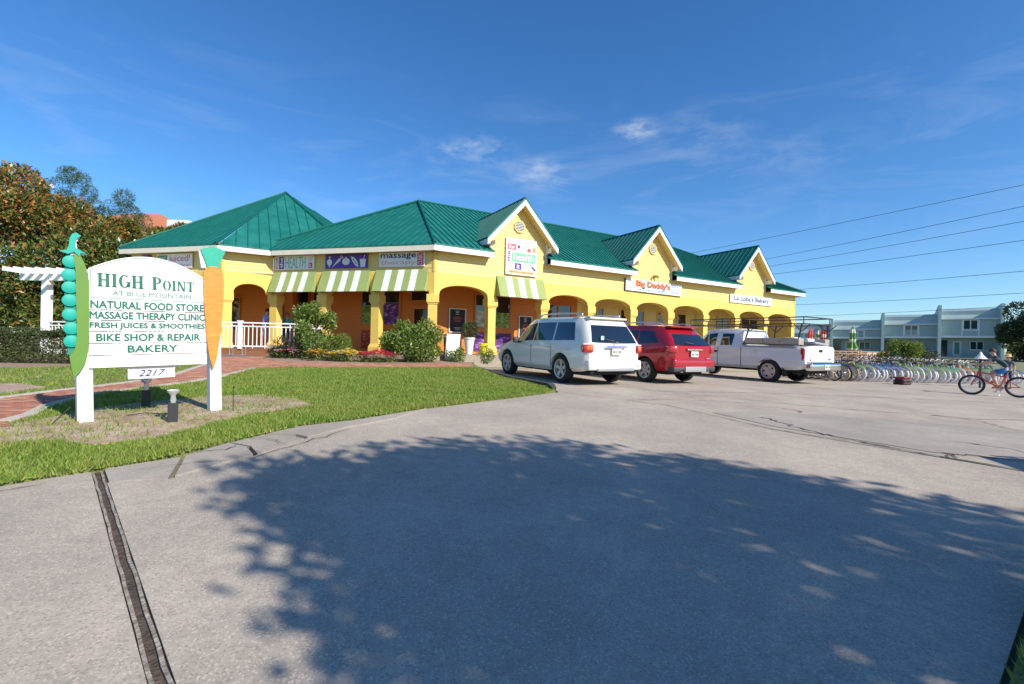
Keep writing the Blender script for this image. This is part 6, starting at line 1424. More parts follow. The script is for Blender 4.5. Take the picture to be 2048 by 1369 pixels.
# ================================================================== PEOPLE
M_skin = mat('skin', (0.56, 0.31, 0.22), 0.55); M_hair = mat('hair_brown', (0.05, 0.028, 0.018), 0.7); M_eye = mat('eye_dark', (0.02, 0.015, 0.012), 0.3)
def person(t, J, S, mats, hair_m, name='body', face=None, hair_len=0.0):
    """J: joints; S: scale of radii; mats: dict shirt, shorts, shoe. One continuous skinned mesh, coloured by region"""
    order = ['pelvis', 'waist', 'chest', 'neck', 'head', 'crown']; V = []; Rr = []; E_ = []; reg = []
    idx = {}
    def add(n, p, r): idx[n] = len(V); V.append(Vector(p)); Rr.append(r * S)
    add('pelvis', J['pelvis'], .115); add('waist', J['waist'], .108); add('chest', J['chest'], .118); add('neck', J['neck'], .052); add('head', J['head'], .078); add('crown', J['crown'], .070)
    E_ += [('pelvis', 'waist', 'shirt'), ('waist', 'chest', 'shirt'), ('chest', 'neck', 'shirt'), ('neck', 'head', 'skin'), ('head', 'crown', 'skin')]
    for s_ in 'LR':
        add('sh' + s_, J['sh' + s_], .062); add('el' + s_, J['el' + s_], .040); add('wr' + s_, J['wr' + s_], .028); add('ha' + s_, J['ha' + s_], .034)
        E_ += [('chest', 'sh' + s_, 'shirt'), ('sh' + s_, 'el' + s_, 'sleeve'), ('el' + s_, 'wr' + s_, 'skin'), ('wr' + s_, 'ha' + s_, 'skin')]
        add('hip' + s_, J['hip' + s_], .095); add('kn' + s_, J['kn' + s_], .060); add('an' + s_, J['an' + s_], .040); add('to' + s_, J['to' + s_], .036)
        E_ += [('pelvis', 'hip' + s_, 'shorts'), ('hip' + s_, 'kn' + s_, 'shorts'), ('kn' + s_, 'an' + s_, 'skin'), ('an' + s_, 'to' + s_, 'shoe')]
        # five fingers
        w, h = Vector(J['wr' + s_]), Vector(J['ha' + s_]); d = (h - w).normalized(); sd2 = d.cross(Vector((0, 0, 1)))
        sd2 = sd2.normalized() if sd2.length > .1 else Vector((1, 0, 0)); up = sd2.cross(d)
        for k, (off, ln) in enumerate(((-.030, .055), (-.011, .066), (.010, .062), (.028, .05))):
            a = h + sd2 * off * S + d * .018 * S; b = a + d * ln * .55 * S - up * .012 * S; c = b + d * ln * .4 * S - up * .034 * S
            add('f%s%da' % (s_, k), b, .0095); add('f%s%db' % (s_, k), c, .0080); E_ += [('ha' + s_, 'f%s%da' % (s_, k), 'skin'), ('f%s%da' % (s_, k), 'f%s%db' % (s_, k), 'skin')]
        a = w.lerp(h, .45) - sd2 * .042 * S - up * .01 * S; add('th%sa' % s_, a, .011); add('th%sb' % s_, a + d * .04 * S - up * .03 * S, .009); E_ += [('wr' + s_, 'th%sa' % s_, 'skin'), ('th%sa' % s_, 'th%sb' % s_, 'skin')]
    me = bpy.data.meshes.new(name); me.from_pydata(V, [(idx[a], idx[b]) for a, b, _ in E_], [])
    o = bpy.data.objects.new(name, me); col.objects.link(o)
    md = o.modifiers.new('skin', 'SKIN'); md.use_smooth_shade = True; md.branch_smoothing = 0.6
    if not me.skin_vertices: me.attributes.new('skin', 'FLOAT', 'POINT') if False else None
    bm = bmesh.new(); bm.from_mesh(me); lay = bm.verts.layers.skin.verify()
    for v, r in zip(bm.verts, Rr): v[lay].radius = (r, r); v[lay].use_root = False
    bm.verts.ensure_lookup_table(); bm.verts[0][lay].use_root = True; bm.to_mesh(me); bm.free()
    o.modifiers.new('sub', 'SUBSURF').levels = 2; o.modifiers['sub'].render_levels = 2
    dg = bpy.context.evaluated_depsgraph_get(); m2 = bpy.data.meshes.new_from_object(o.evaluated_get(dg)); bpy.data.objects.remove(o)
    regs = ['skin', 'shirt', 'shorts', 'shoe']; m2.materials.clear()
    for r in regs: m2.materials.append({'skin': M_skin, **mats}.get(r, M_skin))
    segs = [(V[idx[a]], V[idx[b]], r) for a, b, r in E_]
    mi = []
    for pl in m2.polygons:
        c = pl.center; best = None
        for a, b, r in segs:
            ab = b - a; u = max(0, min(1, (c - a).dot(ab) / max(1e-9, ab.length_squared))); d = (c - (a + ab * u)).length
            if best is None or d < best[0]: best = (d, r, u)
        r, u = best[1], best[2]
        if r == 'sleeve': r = 'shirt' if u < mats.get('sleeve_len', .75) else 'skin'
        if r == 'shorts' and u > mats.get('short_len', .85): r = 'skin'
        mi.append(regs.index(r))
    m2.polygons.foreach_set('material_index', mi); m2.polygons.foreach_set('use_smooth', [True] * len(m2.polygons))
    b_ = link(name, m2, t)
    # head: hair cap, ears, nose, eyes
    hd, cw = Vector(J['head']), Vector(J['crown']); up = (cw - hd).normalized(); fw = Vector(J['face']).normalized(); fw = (fw - up * fw.dot(up)).normalized(); lf = up.cross(fw)
    mid = hd.lerp(cw, .5); Mh = Matrix((fw, lf, up)).transposed()
    hb = MB(); n_, k_ = 16, 9; vs_ = []
    for j in range(k_ + 1):
        ph = math.pi * .62 * j / k_
        for i in range(n_):
            a = 2 * math.pi * i / n_; low = 1.0 if math.cos(a) < .35 else (0.62 if math.cos(a) > .75 else .8)
            p2 = ph * low * (1 + hair_len * (1 if math.cos(a) < .3 else 0)); vs_.append(mid + Mh @ Vector((.106 * math.sin(p2) * math.cos(a) - .008, .092 * math.sin(p2) * math.sin(a), .118 * math.cos(p2) + .018)) * S)
    hb.add(vs_, [(j * n_ + i, j * n_ + (i + 1) % n_, (j + 1) * n_ + (i + 1) % n_, (j + 1) * n_ + i) for j in range(k_) for i in range(n_)]); hb.build('hair', hair_m, t, True)
    for s_ in (-1, 1):
        MB().lathe([(0, .012), (.02, .006), (.026, -.004), (0, -.01)], 10, (0, 0, 0)).build('ear', M_skin, b_, True).matrix_basis = Matrix.Translation(mid + Mh @ Vector((-.005, s_ * .082, -.015)) * S) @ (Mh @ Matrix.Rotation(s_ * -1.4, 3, 'X')).to_4x4() @ Matrix.Scale(S, 4)
        MB().lathe([(0, .006), (.010, .002), (.011, -.004)], 8, (0, 0, 0)).build('eye', M_eye, b_, True).matrix_basis = Matrix.Translation(mid + Mh @ Vector((.080, s_ * .032, .0)) * S) @ (Mh @ Matrix.Rotation(1.57, 3, 'Y')).to_4x4() @ Matrix.Scale(S, 4)
    ns = MB().add([(.075, -.014, -.035), (.075, .014, -.035), (.075, 0, .005), (.102, 0, -.032)], [(0, 1, 3), (1, 2, 3), (2, 0, 3), (0, 2, 1)]); ns.v = [tuple(mid + Mh @ Vector(v) * S) for v in ns.v]; ns.build('nose', M_skin, b_)
    MB().box(mid + Mh @ Vector((.078, 0, -.062)) * S, (.012 * S, .04 * S, .008 * S), Mh).build('mouth', mat('lips', (0.40, 0.13, 0.11), 0.5), b_)
    return b_
# boy on a red mountain bike
bx, bh = Vector((14.15, 13.75)), R_(131)
rb_ = bike('red boys mountain bike being ridden past the parked bicycles', (0.55, 0.03, 0.02), M_btyre, M_seatk, 'mtb', None, r=0.30, wb=0.98)
rb_.location = (bx.x, bx.y, float(G(*bx)) - 0.002); rb_.rotation_euler = (0, 0, bh)
boy = thing('person', 'boy in dark teal shirt and blue shorts riding a red bicycle', 'person', (bx.x, bx.y, float(G(*bx))), bh)
Jb = dict(pelvis=(-.27, 0, .80), waist=(-.22, 0, .90), chest=(-.06, 0, 1.06), neck=(.02, 0, 1.17), head=(.06, 0, 1.25), crown=(.075, 0, 1.335), face=(1, .15, -.1),
          shL=(-.04, .15, 1.10), elL=(.13, .20, .99), wrL=(.29, .22, .925), haL=(.345, .22, .905), shR=(-.04, -.15, 1.10), elR=(.13, -.20, .98), wrR=(.29, -.22, .925), haR=(.345, -.22, .905),
          hipL=(-.24, .085, .77), knL=(.06, .11, .62), anL=(-.07, .12, .30), toL=(.06, .125, .235), hipR=(-.24, -.085, .77), knR=(.10, -.11, .70), anR=(-.02, -.12, .42), toR=(.12, -.125, .385))
person(boy, Jb, 0.80, dict(shirt=mat('boy_shirt', (0.018, 0.045, 0.055), 0.8), shorts=mat('boy_shorts', (0.02, 0.20, 0.42), 0.7), shoe=mat('boy_shoe', (0.62, 0.16, 0.06), 0.6), short_len=.72, sleeve_len=.62), M_hair)
# standing people
def stand(name_label, loc, rz, h, mats, hair, lean=0.0, arm=0, hair_len=0.0):
    t = thing('person', name_label, 'person', loc, rz); k = h / 1.75
    J = dict(pelvis=(0, 0, .95), waist=(lean * .2, 0, 1.10), chest=(lean * .6, 0, 1.32), neck=(lean, 0, 1.48), head=(lean * 1.1 + .02, 0, 1.57), crown=(lean * 1.2 + .03, 0, 1.675), face=(1, 0, -.05))
    for s_, sg in (('L', 1), ('R', -1)):
        J['sh' + s_] = (lean * .8, sg * .18, 1.41)
        if arm: J['el' + s_] = (.10 + lean, sg * .25, 1.16); J['wr' + s_] = (.32 + lean, sg * .20, 1.10); J['ha' + s_] = (.39 + lean, sg * .19, 1.09)
        else: J['el' + s_] = (-.02 + lean * .6, sg * .25, 1.13); J['wr' + s_] = (.05 + lean * .4, sg * .27, .90); J['ha' + s_] = (.07 + lean * .4, sg * .27, .82)
        J['hip' + s_] = (0, sg * .095, .90); J['kn' + s_] = (.02, sg * .11, .50); J['an' + s_] = (-.02, sg * .115, .09); J['to' + s_] = (.13, sg * .13, .045)
    J = {a: (v if a == 'face' else tuple(x * k for x in v)) for a, v in J.items()}
    person(t, J, k, mats, hair, hair_len=hair_len); return t
stand('man in light blue shirt and pale shorts standing on the porch behind the railing', (-10.62, 20.15, ZF), R_(70), 1.76, dict(shirt=mat('shirt_blue', (0.20, 0.36, 0.70), 0.8), shorts=mat('shorts_tan', (0.50, 0.40, 0.32), 0.8), shoe=M_seatk, short_len=.8), M_hair, .10, 1)
stand('woman in teal top standing in the doorway shade of the porch', (-9.95, 20.75, ZF), R_(-60), 1.64, dict(shirt=mat('top_teal', (0.10, 0.42, 0.48), 0.8), shorts=mat('trousers_dark', (0.03, 0.03, 0.05), 0.8), shoe=M_seatk, short_len=1.1, sleeve_len=.4), mat('hair_blonde', (0.25, 0.15, 0.07), 0.7), .02, 0, .25)
hx, hy = 18.6, 17.6
hat_p = stand('person in a straw hat standing behind the riding boy', (hx, hy, float(G(hx, hy))), R_(190), 1.30, dict(shirt=mat('shirt_grey', (0.10, 0.10, 0.13), 0.8), shorts=mat('shorts_navy', (0.03, 0.04, 0.09), 0.8), shoe=M_seatk), M_hair)
hm = MB().lathe([(.19, -.012), (.10, .0), (.092, .02), (.085, .075), (.05, .095), (0, .10)], 22, (.025, 0, 1.235)); hm.build('straw_hat', mat('straw', (0.66, 0.45, 0.20), 0.8), hat_p, True)
# white shaded lamp on a post among the bicycles
t = thing('post_lamp', 'white bell-shaped lamp on a dark post among the bicycles', 'lamp', (17.9, 17.95, float(G(17.9, 17.95))))
MB().tube((0, 0, 0), (0, 0, 1.12), .035, n=8).build('post', M_blackp, t); MB().lathe([(0, .30), (.03, .28), (.06, .2), (.13, .1), (.2, .03), (.19, .02), (.1, .06), (0, .08)], 20, (0, 0, 1.08)).build('shade', M_white, t, True)
# ================================================================== VEGETATION
def leaves(n, sampler, size, aspect, seed, up_bias=0.0, droop=0.0, fold=True):
    """n leaf-shaped faces (two triangles folded along the midrib); sampler(r, n) -> points, outward normals"""
    r = np.random.default_rng(seed); p, nrm = sampler(r, n)
    d = r.normal(size=(n, 3)) + nrm * 0.9; d[:, 2] += up_bias; d /= np.linalg.norm(d, axis=1, keepdims=True)
    e = r.normal(size=(n, 3)); e -= d * (e * d).sum(1, keepdims=True); e /= np.linalg.norm(e, axis=1, keepdims=True)
    f = np.cross(d, e); L = size * r.uniform(.7, 1.25, n)[:, None]; W = L * aspect
    v = np.zeros((n, 4, 3)); v[:, 0] = p; v[:, 1] = p + d * L * .5 + e * W * .5 + f * W * .12; v[:, 2] = p + d * L - np.array([0, 0, 1]) * droop * L; v[:, 3] = p + d * L * .5 - e * W * .5 + f * W * .12
    fs = np.arange(4 * n).reshape(n, 4)
    return v.reshape(-1, 3), fs
def leaf_mesh(name, v, f, m):
    me = bpy.data.meshes.new(name); n = len(f); me.vertices.add(len(v)); me.vertices.foreach_set('co', v.ravel())
    me.loops.add(4 * n); me.loops.foreach_set('vertex_index', f.ravel().astype(np.int32)); me.polygons.add(n)
    me.polygons.foreach_set('loop_start', np.arange(0, 4 * n, 4, dtype=np.int32)); me.polygons.foreach_set('loop_total', np.full(n, 4, dtype=np.int32)); me.update(calc_edges=True); me.materials.append(m); return me
def blob_sampler(blobs, lo=0.55):
    B = np.array([(b[0], b[1], b[2], b[3]) for b in blobs]); w = B[:, 3] ** 2; w = w / w.sum()
    def f(r, n):
        k = r.choice(len(B), n, p=w); d = r.normal(size=(n, 3)); d /= np.linalg.norm(d, axis=1, keepdims=True); rad = r.uniform(lo, 1.0, n) ** .6
        return B[k, :3] + d * (B[k, 3] * rad)[:, None], d
    return f
def make_blobs(c, rx, ry, rz, n, br, seed, flat=0.0):
    r = np.random.default_rng(seed); out = []
    for _ in range(n):
        d = r.normal(size=3); d /= np.linalg.norm(d); q = r.uniform(.45, 1.0) ** .5
        out.append((c[0] + d[0] * rx * q, c[1] + d[1] * ry * q, c[2] + d[2] * rz * q, br * r.uniform(.6, 1.25)))
    return out
M_bark = mat('bark', (0.10, 0.07, 0.05), 0.9, var=0.3, vscale=8, bump=0.6, bscale=20)
M_mag = leaf_mat('magnolia_leaves', [(0.28, (0.04, 0.075, 0.016)), (0.30, (0.09, 0.14, 0.028)), (0.28, (0.19, 0.22, 0.055)), (0.08, (0.34, 0.16, 0.04)), (0.06, (0.24, 0.09, 0.025))], 0.3, 0.15)
M_magt = leaf_mat('magnolia_top_leaves', [(0.3, (0.05, 0.085, 0.018)), (0.34, (0.13, 0.17, 0.035)), (0.24, (0.40, 0.18, 0.045)), (0.12, (0.28, 0.10, 0.03))], 0.3, 0.15)
M_hedge = leaf_mat('hedge_leaves', [(0.4, (0.04, 0.075, 0.022)), (0.3, (0.08, 0.11, 0.03)), (0.2, (0.13, 0.10, 0.05)), (0.1, (0.06, 0.04, 0.03))], 0.4, 0.2)
M_shrub = leaf_mat('shrub_leaves', [(0.35, (0.12, 0.21, 0.03)), (0.35, (0.20, 0.30, 0.05)), (0.15, (0.06, 0.11, 0.02)), (0.15, (0.38, 0.40, 0.15))], 0.45, 0.35)
M_pine = leaf_mat('pine_needles', [(0.5, (0.05, 0.09, 0.025)), (0.5, (0.08, 0.13, 0.035))], 0.6, 0.2)
M_oak = leaf_mat('oak_leaves', [(0.5, (0.04, 0.065, 0.018)), (0.3, (0.065, 0.10, 0.028)), (0.2, (0.10, 0.12, 0.05))], 0.5, 0.3)
M_bush2 = leaf_mat('bright_bush_leaves', [(0.5, (0.16, 0.24, 0.035)), (0.3, (0.24, 0.30, 0.06)), (0.2, (0.08, 0.14, 0.02))], 0.5, 0.35)
def trunk_mesh(base, top, r0, r1, limbs, seed):
    rr = random.Random(seed); mb = MB(); b, t_ = Vector(base), Vector(top); pts = [b.lerp(t_, i / 6) + Vector((rr.uniform(-.08, .08), rr.uniform(-.08, .08), 0)) * (i > 0) for i in range(7)]
    for i in range(6): mb.tube(pts[i], pts[i + 1], r0 + (r1 - r0) * i / 6, r0 + (r1 - r0) * (i + 1) / 6, 10)
    for e in limbs:
        s_ = pts[rr.randrange(2, 6)]; e = Vector(e); m = s_.lerp(e, .5) + Vector((0, 0, .2)); mb.tube(s_, m, r1 * .8, r1 * .5, 7); mb.tube(m, e, r1 * .5, r1 * .15, 7)
    return mb
def tree(name, label, cat, base, h, blobs, n, size, aspect, m, seed, r0=.2, group=None, up=0.0, droop=0.0, top_m=None, top_z=None, lo=.55):
    t = thing(name, label, cat, base, 0, group); loc = Vector(base)
    limbs = [Vector(b[:3]) - loc for b in blobs[::max(1, len(blobs) // 9)]]
    trunk_mesh((0, 0, -.1), (0, 0, h * .8), r0, r0 * .35, limbs, seed).build('trunk', M_bark, t, True)
    bl = [(b[0] - loc.x, b[1] - loc.y, b[2] - loc.z, b[3]) for b in blobs]
    if top_m is None:
        v, f = leaves(n, blob_sampler(bl, lo), size, aspect, seed, up, droop); link('crown', leaf_mesh('crown', v, f, m), t)
    else:
        hi = [b for b in bl if b[2] > top_z]; lo_b = [b for b in bl if b[2] <= top_z + .6]
        v, f = leaves(int(n * .7), blob_sampler(lo_b, lo), size, aspect, seed, up, droop); link('crown', leaf_mesh('crown', v, f, m), t)
        v, f = leaves(int(n * .4), blob_sampler(hi, lo), size, aspect, seed + 1, up, droop); link('crown_top', leaf_mesh('crown_top', v, f, top_m), t)
    return t
g_ = lambda x, y: float(G(x, y))
# magnolias on the left
tree('magnolia_tree', 'tall dense magnolia with rusty leaves at the left edge', 'tree', (-25.5, 24.5, g_(-25.5, 24.5)), 8.5, make_blobs((-25.5, 24.0, 5.0), 4.6, 3.0, 3.75, 74, 1.0, 21) + make_blobs((-21.2, 23.2, 3.6), 2.2, 2.0, 3.0, 26, .9, 22) + make_blobs((-28.5, 24, 3.2), 2.5, 2, 3, 22, .9, 28), 75000, .20, .42, M_mag, 31, .3, up=.5, top_m=M_magt, top_z=5.3)
tree('magnolia_tree', 'lower magnolia with rusty leaves behind the pavilion roof', 'tree', (-20.5, 26.5, g_(-20.5, 26.5)), 6.5, make_blobs((-20.6, 26.3, 4.6), 3.3, 2.2, 3.4, 46, .95, 23) + make_blobs((-17.9, 25.6, 4.3), 1.7, 1.6, 3.0, 22, .85, 24), 50000, .20, .42, M_mag, 32, .25, up=.5, top_m=M_magt, top_z=5.9)
for k, (u_, x, y_, zt, s_) in enumerate(((0, -33.6, 36.0, 13.6, 1.1), (0, -31.7, 36.0, 11.3, 1.0), (0, -29.5, 36.0, 11.6, 1.0))):
    lb = ['tallest thin pine top rising behind the tall magnolia', 'feathery pine top between the two magnolias', 'feathery pine top left of the red tiled roof'][k]
    tree('pine_tree', lb, 'tree', (x, y_, g_(x, y_)), zt, make_blobs((x, y_, zt - 1.5), .9 * s_, .9 * s_, 1.9, 16, .6, 40 + k) + make_blobs((x, y_, zt - 4.5), 1.5 * s_, 1.4, 1.8, 14, .8, 50 + k), 15000, .24, .12, M_pine, 60 + k, .16, 'pines behind the magnolias', up=.8)
# hedge
def box_sampler(x0, x1, y0, y1, z0f, h):
    def f(r, n):
        p = np.stack([r.uniform(0, 1, n), r.uniform(0, 1, n), r.uniform(0, 1, n)], -1); face = r.random(n); nr = np.zeros((n, 3))
        top = face < .4; p[top, 2] = r.uniform(.86, 1.04, top.sum()); nr[top, 2] = 1
        fr_ = (face >= .4) & (face < .8); p[fr_, 1] = r.uniform(-.03, .15, fr_.sum()); nr[fr_, 1] = -1
        sd3 = face >= .8; p[sd3, 0] = np.where(r.random(sd3.sum()) < .7, r.uniform(.97, 1.0, sd3.sum()), r.uniform(0, .02, sd3.sum())); nr[sd3, 0] = np.where(p[sd3, 0] > .5, 1, -1)
        X = x0 + (x1 - x0) * p[:, 0]; Y = y0 + (y1 - y0) * p[:, 1] + .1 * np.sin(X * 2.1); H = h * (1 + .05 * np.sin(X * 3.7) + .04 * np.sin(X * 9.1))
        return np.stack([X, Y, z0f(X, Y) + p[:, 2] * H], -1), nr
    return f
t = wthing('hedge', 'long clipped dark hedge in front of the pergola at the left', 'hedge', (-12.8, 12.6, g_(-12.8, 12.6)))
v, f = leaves(42000, box_sampler(-16.5, -11.1, 11.9, 13.0, GL, .80), .055, .5, 71, .3); link('foliage', leaf_mesh('foliage', v, f, M_hedge), t)
mb = MB()
for i in range(22):
    x = -16.2 + i * .235; z = float(GL(x, 12.45)); mb.tube((x, 12.45, z - .05), (x + random.uniform(-.1, .1), 12.45 + random.uniform(-.1, .1), z + .6), .015, .006, 5)
mb.build('stems', M_bark, t)
# shrubs and flowers in front of the porch
def shrub(name, label, c, rx, ry, h, n, size, asp, m, seed, nb=14, br=.28, up=.6, droop=.15, lo=.3):
    z = float(GL(c[0], c[1])); t = thing(name, label, 'shrub', (c[0], c[1], z))
    bl = make_blobs((0, 0, h * .55), rx, ry, h * .48, nb, br, seed); v, f = leaves(n, blob_sampler(bl, lo), size, asp, seed, up, droop)
    v[:, 2] = np.maximum(v[:, 2], .01); link('foliage', leaf_mesh('foliage', v, f, m), t)
    mb = MB(); rr = random.Random(seed)
    for i in range(7): mb.tube((rr.uniform(-.1, .1), rr.uniform(-.1, .1), -.03), (rr.uniform(-rx, rx) * .8, rr.uniform(-ry, ry) * .8, h * .8), .014, .005, 5)
    mb.build('stems', M_bark, t); return t
shrub('shrub', 'large loose leafy shrub in front of the railing, tallest in the bed', (-6.95, 16.6), .75, .55, 1.85, 5200, .12, .38, M_shrub, 81, 20, .30)
shrub('shrub', 'broad dense green shrub in front of the corner column', (-3.45, 16.45), .98, .7, 1.28, 8500, .12, .38, M_shrub, 82, 26, .34)
shrub('shrub', 'low feathery yellow-green shrub right of the tall leafy shrub', (-6.1, 16.2), .5, .4, .85, 2600, .10, .25, M_bush2, 83, 10, .26)
shrub('shrub', 'dark flowering rose shrub at the corner of the deck', (-8.0, 16.7), .6, .4, .62, 2400, .07, .55, M_hedge, 84, 12, .22)
shrub('shrub', 'small green bush at the end of the path near the white car', (-2.05, 17.15), .28, .25, .55, 1100, .08, .4, M_shrub, 85, 8, .18)
shrub('shrub', 'low yellow flowering plant beside the white car front', (-0.95, 17.35), .3, .25, .5, 900, .07, .4, M_bush2, 86, 8, .18)
zc2 = FD(1.62, -0.25, ZF + .68); t = thing('shrub', 'round dark topiary bush growing in the white planter', 'shrub', zc2)
v, f = leaves(2200, blob_sampler([(0, 0, .28, .34), (.1, .05, .4, .25)], .5), .06, .45, 87, .3); link('foliage', leaf_mesh('foliage', v, f, M_hedge), t); MB().tube((0, 0, -.06), (0, 0, .3), .015, n=6).build('stems', M_bark, t)
def flowers(label, c, rx, ry, n, cols, seed):
    z = float(GL(*c)); t = thing('flower_clump', label, 'flowers', (c[0], c[1], z)); r = np.random.default_rng(seed)
    def smp(r_, n_):
        a = r_.uniform(0, 6.28, n_); q = np.sqrt(r_.random(n_)); return np.stack([np.cos(a) * q * rx, np.sin(a) * q * ry, r_.uniform(.0, .2, n_)], -1), np.tile([0, 0, 1.0], (n_, 1))
    v, f = leaves(n * 2, smp, .06, .4, seed, .2); link('foliage', leaf_mesh('foliage', v, f, M_shrub), t)
    mb = MB()
    for i in range(n):
        a, q = r.uniform(0, 6.28), math.sqrt(r.random()); p = Vector((math.cos(a) * q * rx, math.sin(a) * q * ry, r.uniform(.2, .3) + .16 * (1 - q))); k = r.integers(len(cols)); s_ = r.uniform(.05, .085)
        for j in range(5):
            b = j * 1.2566 + a; d = Vector((math.cos(b), math.sin(b), .35)) * s_; e = Vector((-math.sin(b), math.cos(b), 0)) * s_ * .5
            mb.add([p, p + d * .6 + e, p + d, p + d * .6 - e], [(0, 1, 2, 3)], int(k))
    o = mb.build('blossoms', [mat('petal_%02d%02d%02d' % tuple(int(x * 99) for x in c), c, .6) for c in cols], t, fix=False); o['kind'] = 'stuff'
YEL, PNK, WHI, COR = (0.88, 0.70, 0.05), (0.82, 0.13, 0.25), (0.85, 0.85, 0.80), (0.88, 0.34, 0.2)
flowers('yellow and white flowers in the middle of the bed', (-5.5, 15.75), .65, .38, 260, [YEL, YEL, WHI], 91); flowers('pink and coral flowers at the foot of the broad shrub', (-4.5, 15.8), .7, .38, 300, [PNK, COR, PNK], 92)
flowers('small coral and yellow flowers under the tall shrub', (-6.5, 15.7), .5, .28, 50, [COR, YEL], 93); flowers('white and pink blossoms at the deck corner', (-7.7, 16.2), .5, .25, 30, [WHI, PNK], 94)
# shade tree beside the camera, out of frame; its shadow falls across the driveway
sh_poly = [(-2.75, 4.4), (-2.3, 3.4), (-1.85, 2.2), (-0.85, 1.85), (0.2, 1.2), (3.0, -0.8), (7.0, 0.0), (7.0, 2.6), (4.3, 3.9), (2.0, 4.9), (0.5, 5.5), (-0.75, 5.45), (-1.1, 4.8)]
rs = random.Random(41); sh_c = (9.6, -3.4); sb = []; k_sh = 1 / math.tan(SUN_EL)
while len(sb) < 100:
    x, y_ = rs.uniform(-2.75, 7), rs.uniform(-.8, 5.5); br_ = rs.uniform(.4, .8)
    if in_poly(x, y_, sh_poly) and all(in_poly(x + math.cos(a) * br_ * .8, y_ + math.sin(a) * br_ * .8, sh_poly) for a in (0, 1.57, 3.14, 4.71)):
        h = rs.uniform(4.0, 6.8); sb.append((x - math.cos(SUN_AZ) * h * k_sh, y_ - math.sin(SUN_AZ) * h * k_sh, h, br_))
tree('shade_tree', 'broad leafy tree standing beside the driveway outside the frame', 'tree', (sh_c[0], sh_c[1], g_(*sh_c)), 5.5, sb, 25000, .17, .55, M_oak, 95, .26, lo=.2)
# trees and bushes at the right
tree('oak_tree', 'dark green tree beside the townhouses at the right edge', 'tree', (53.5, 47.5, g_(53.5, 47.5)), 6, make_blobs((53.5, 47.5, 3.9), 3.2, 3.0, 2.7, 50, .9, 25), 22000, .26, .5, M_oak, 96, .22)
shrub2 = lambda lb, c, rx, ry, h, n, m, sd: shrub('shrub', lb, c, rx, ry, h, n, .13, .4, m, sd, 18, .36)
shrub2('bright yellow-green bush behind the bicycle row', (22.6, 27.3), 1.1, .9, 1.75, 6500, M_bush2, 97); shrub2('dark reddish bush right of the bright bush', (24.6, 28.2), .8, .7, 1.4, 3500, M_hedge, 98)

# ================================================================== LEFT BACKGROUND: pergola and tiled house
pg = wthing('pergola', 'white timber pergola with slatted top behind the hedge', 'pergola', (-15.6, 17.2, g_(-15.6, 17.2)))
for x, y_ in ((-16.85, 17.0), (-13.6, 16.6), (-17.2, 19.4), (-14.0, 19.2)): bar('post', (x, y_, .3), (x, y_, 3.22), .22, .22, M_rail, pg, up=(1, 0, 0))
for y0, y1 in ((17.0, 16.6), (17.12, 16.72), (19.4, 19.2)): bar('beam', (-17.9, y0 + .06, 3.32), (-13.0, y1 + .02, 3.32), .06, .24, M_rail, pg)
for i in range(13): x = -17.7 + i * .37; bar('rafter', (x + .1, 16.2, 3.50), (x - .25, 19.9, 3.50), .05, .15, M_rail, pg)
railing(pg, [(-16.75, 17.0), (-13.7, 16.62)], lambda x, y_: 0.75, 0.97, M_rail, .13)
bar('bottom_board', (-16.75, 17.0, .62), (-13.7, 16.62, .62), .05, .22, M_rail, pg)
M_tile = mat('terracotta_tiles', (0.42, 0.12, 0.055), 0.8, var=0.0, color2=(0.55, 0.22, 0.11), vscale=9, bump=0.8, bscale=6)
hs = wthing('tiled_house', 'house with red tiled roof seen behind the magnolias', 'house', (-36, 50, g_(-36, 50)))
MB().box((-42.5, 55, 6.2), (14, 10, 12.2)).build('wall', mat('house_wall', (0.70, 0.62, 0.50), .8), hs)
rp = [Vector(p) for p in ((-50.5, 49.4, 12.3), (-34.6, 49.4, 12.3), (-34.6, 60.6, 12.3), (-50.5, 60.6, 12.3), (-45.5, 55, 15.6), (-41.5, 55, 15.6))]
MB().add(rp, [(0, 1, 5, 4), (1, 2, 5), (2, 3, 4, 5), (3, 0, 4)]).build('roof', M_tile, hs)
mb = MB()
for i in range(36): x = -50.1 + i * .43; mb.tube((x, 49.35, 12.35), (x, 49.6, 12.42), .16, n=8)
mb.build('eave_tiles', mat('eave_white', (0.7, 0.66, 0.6), .7), hs)

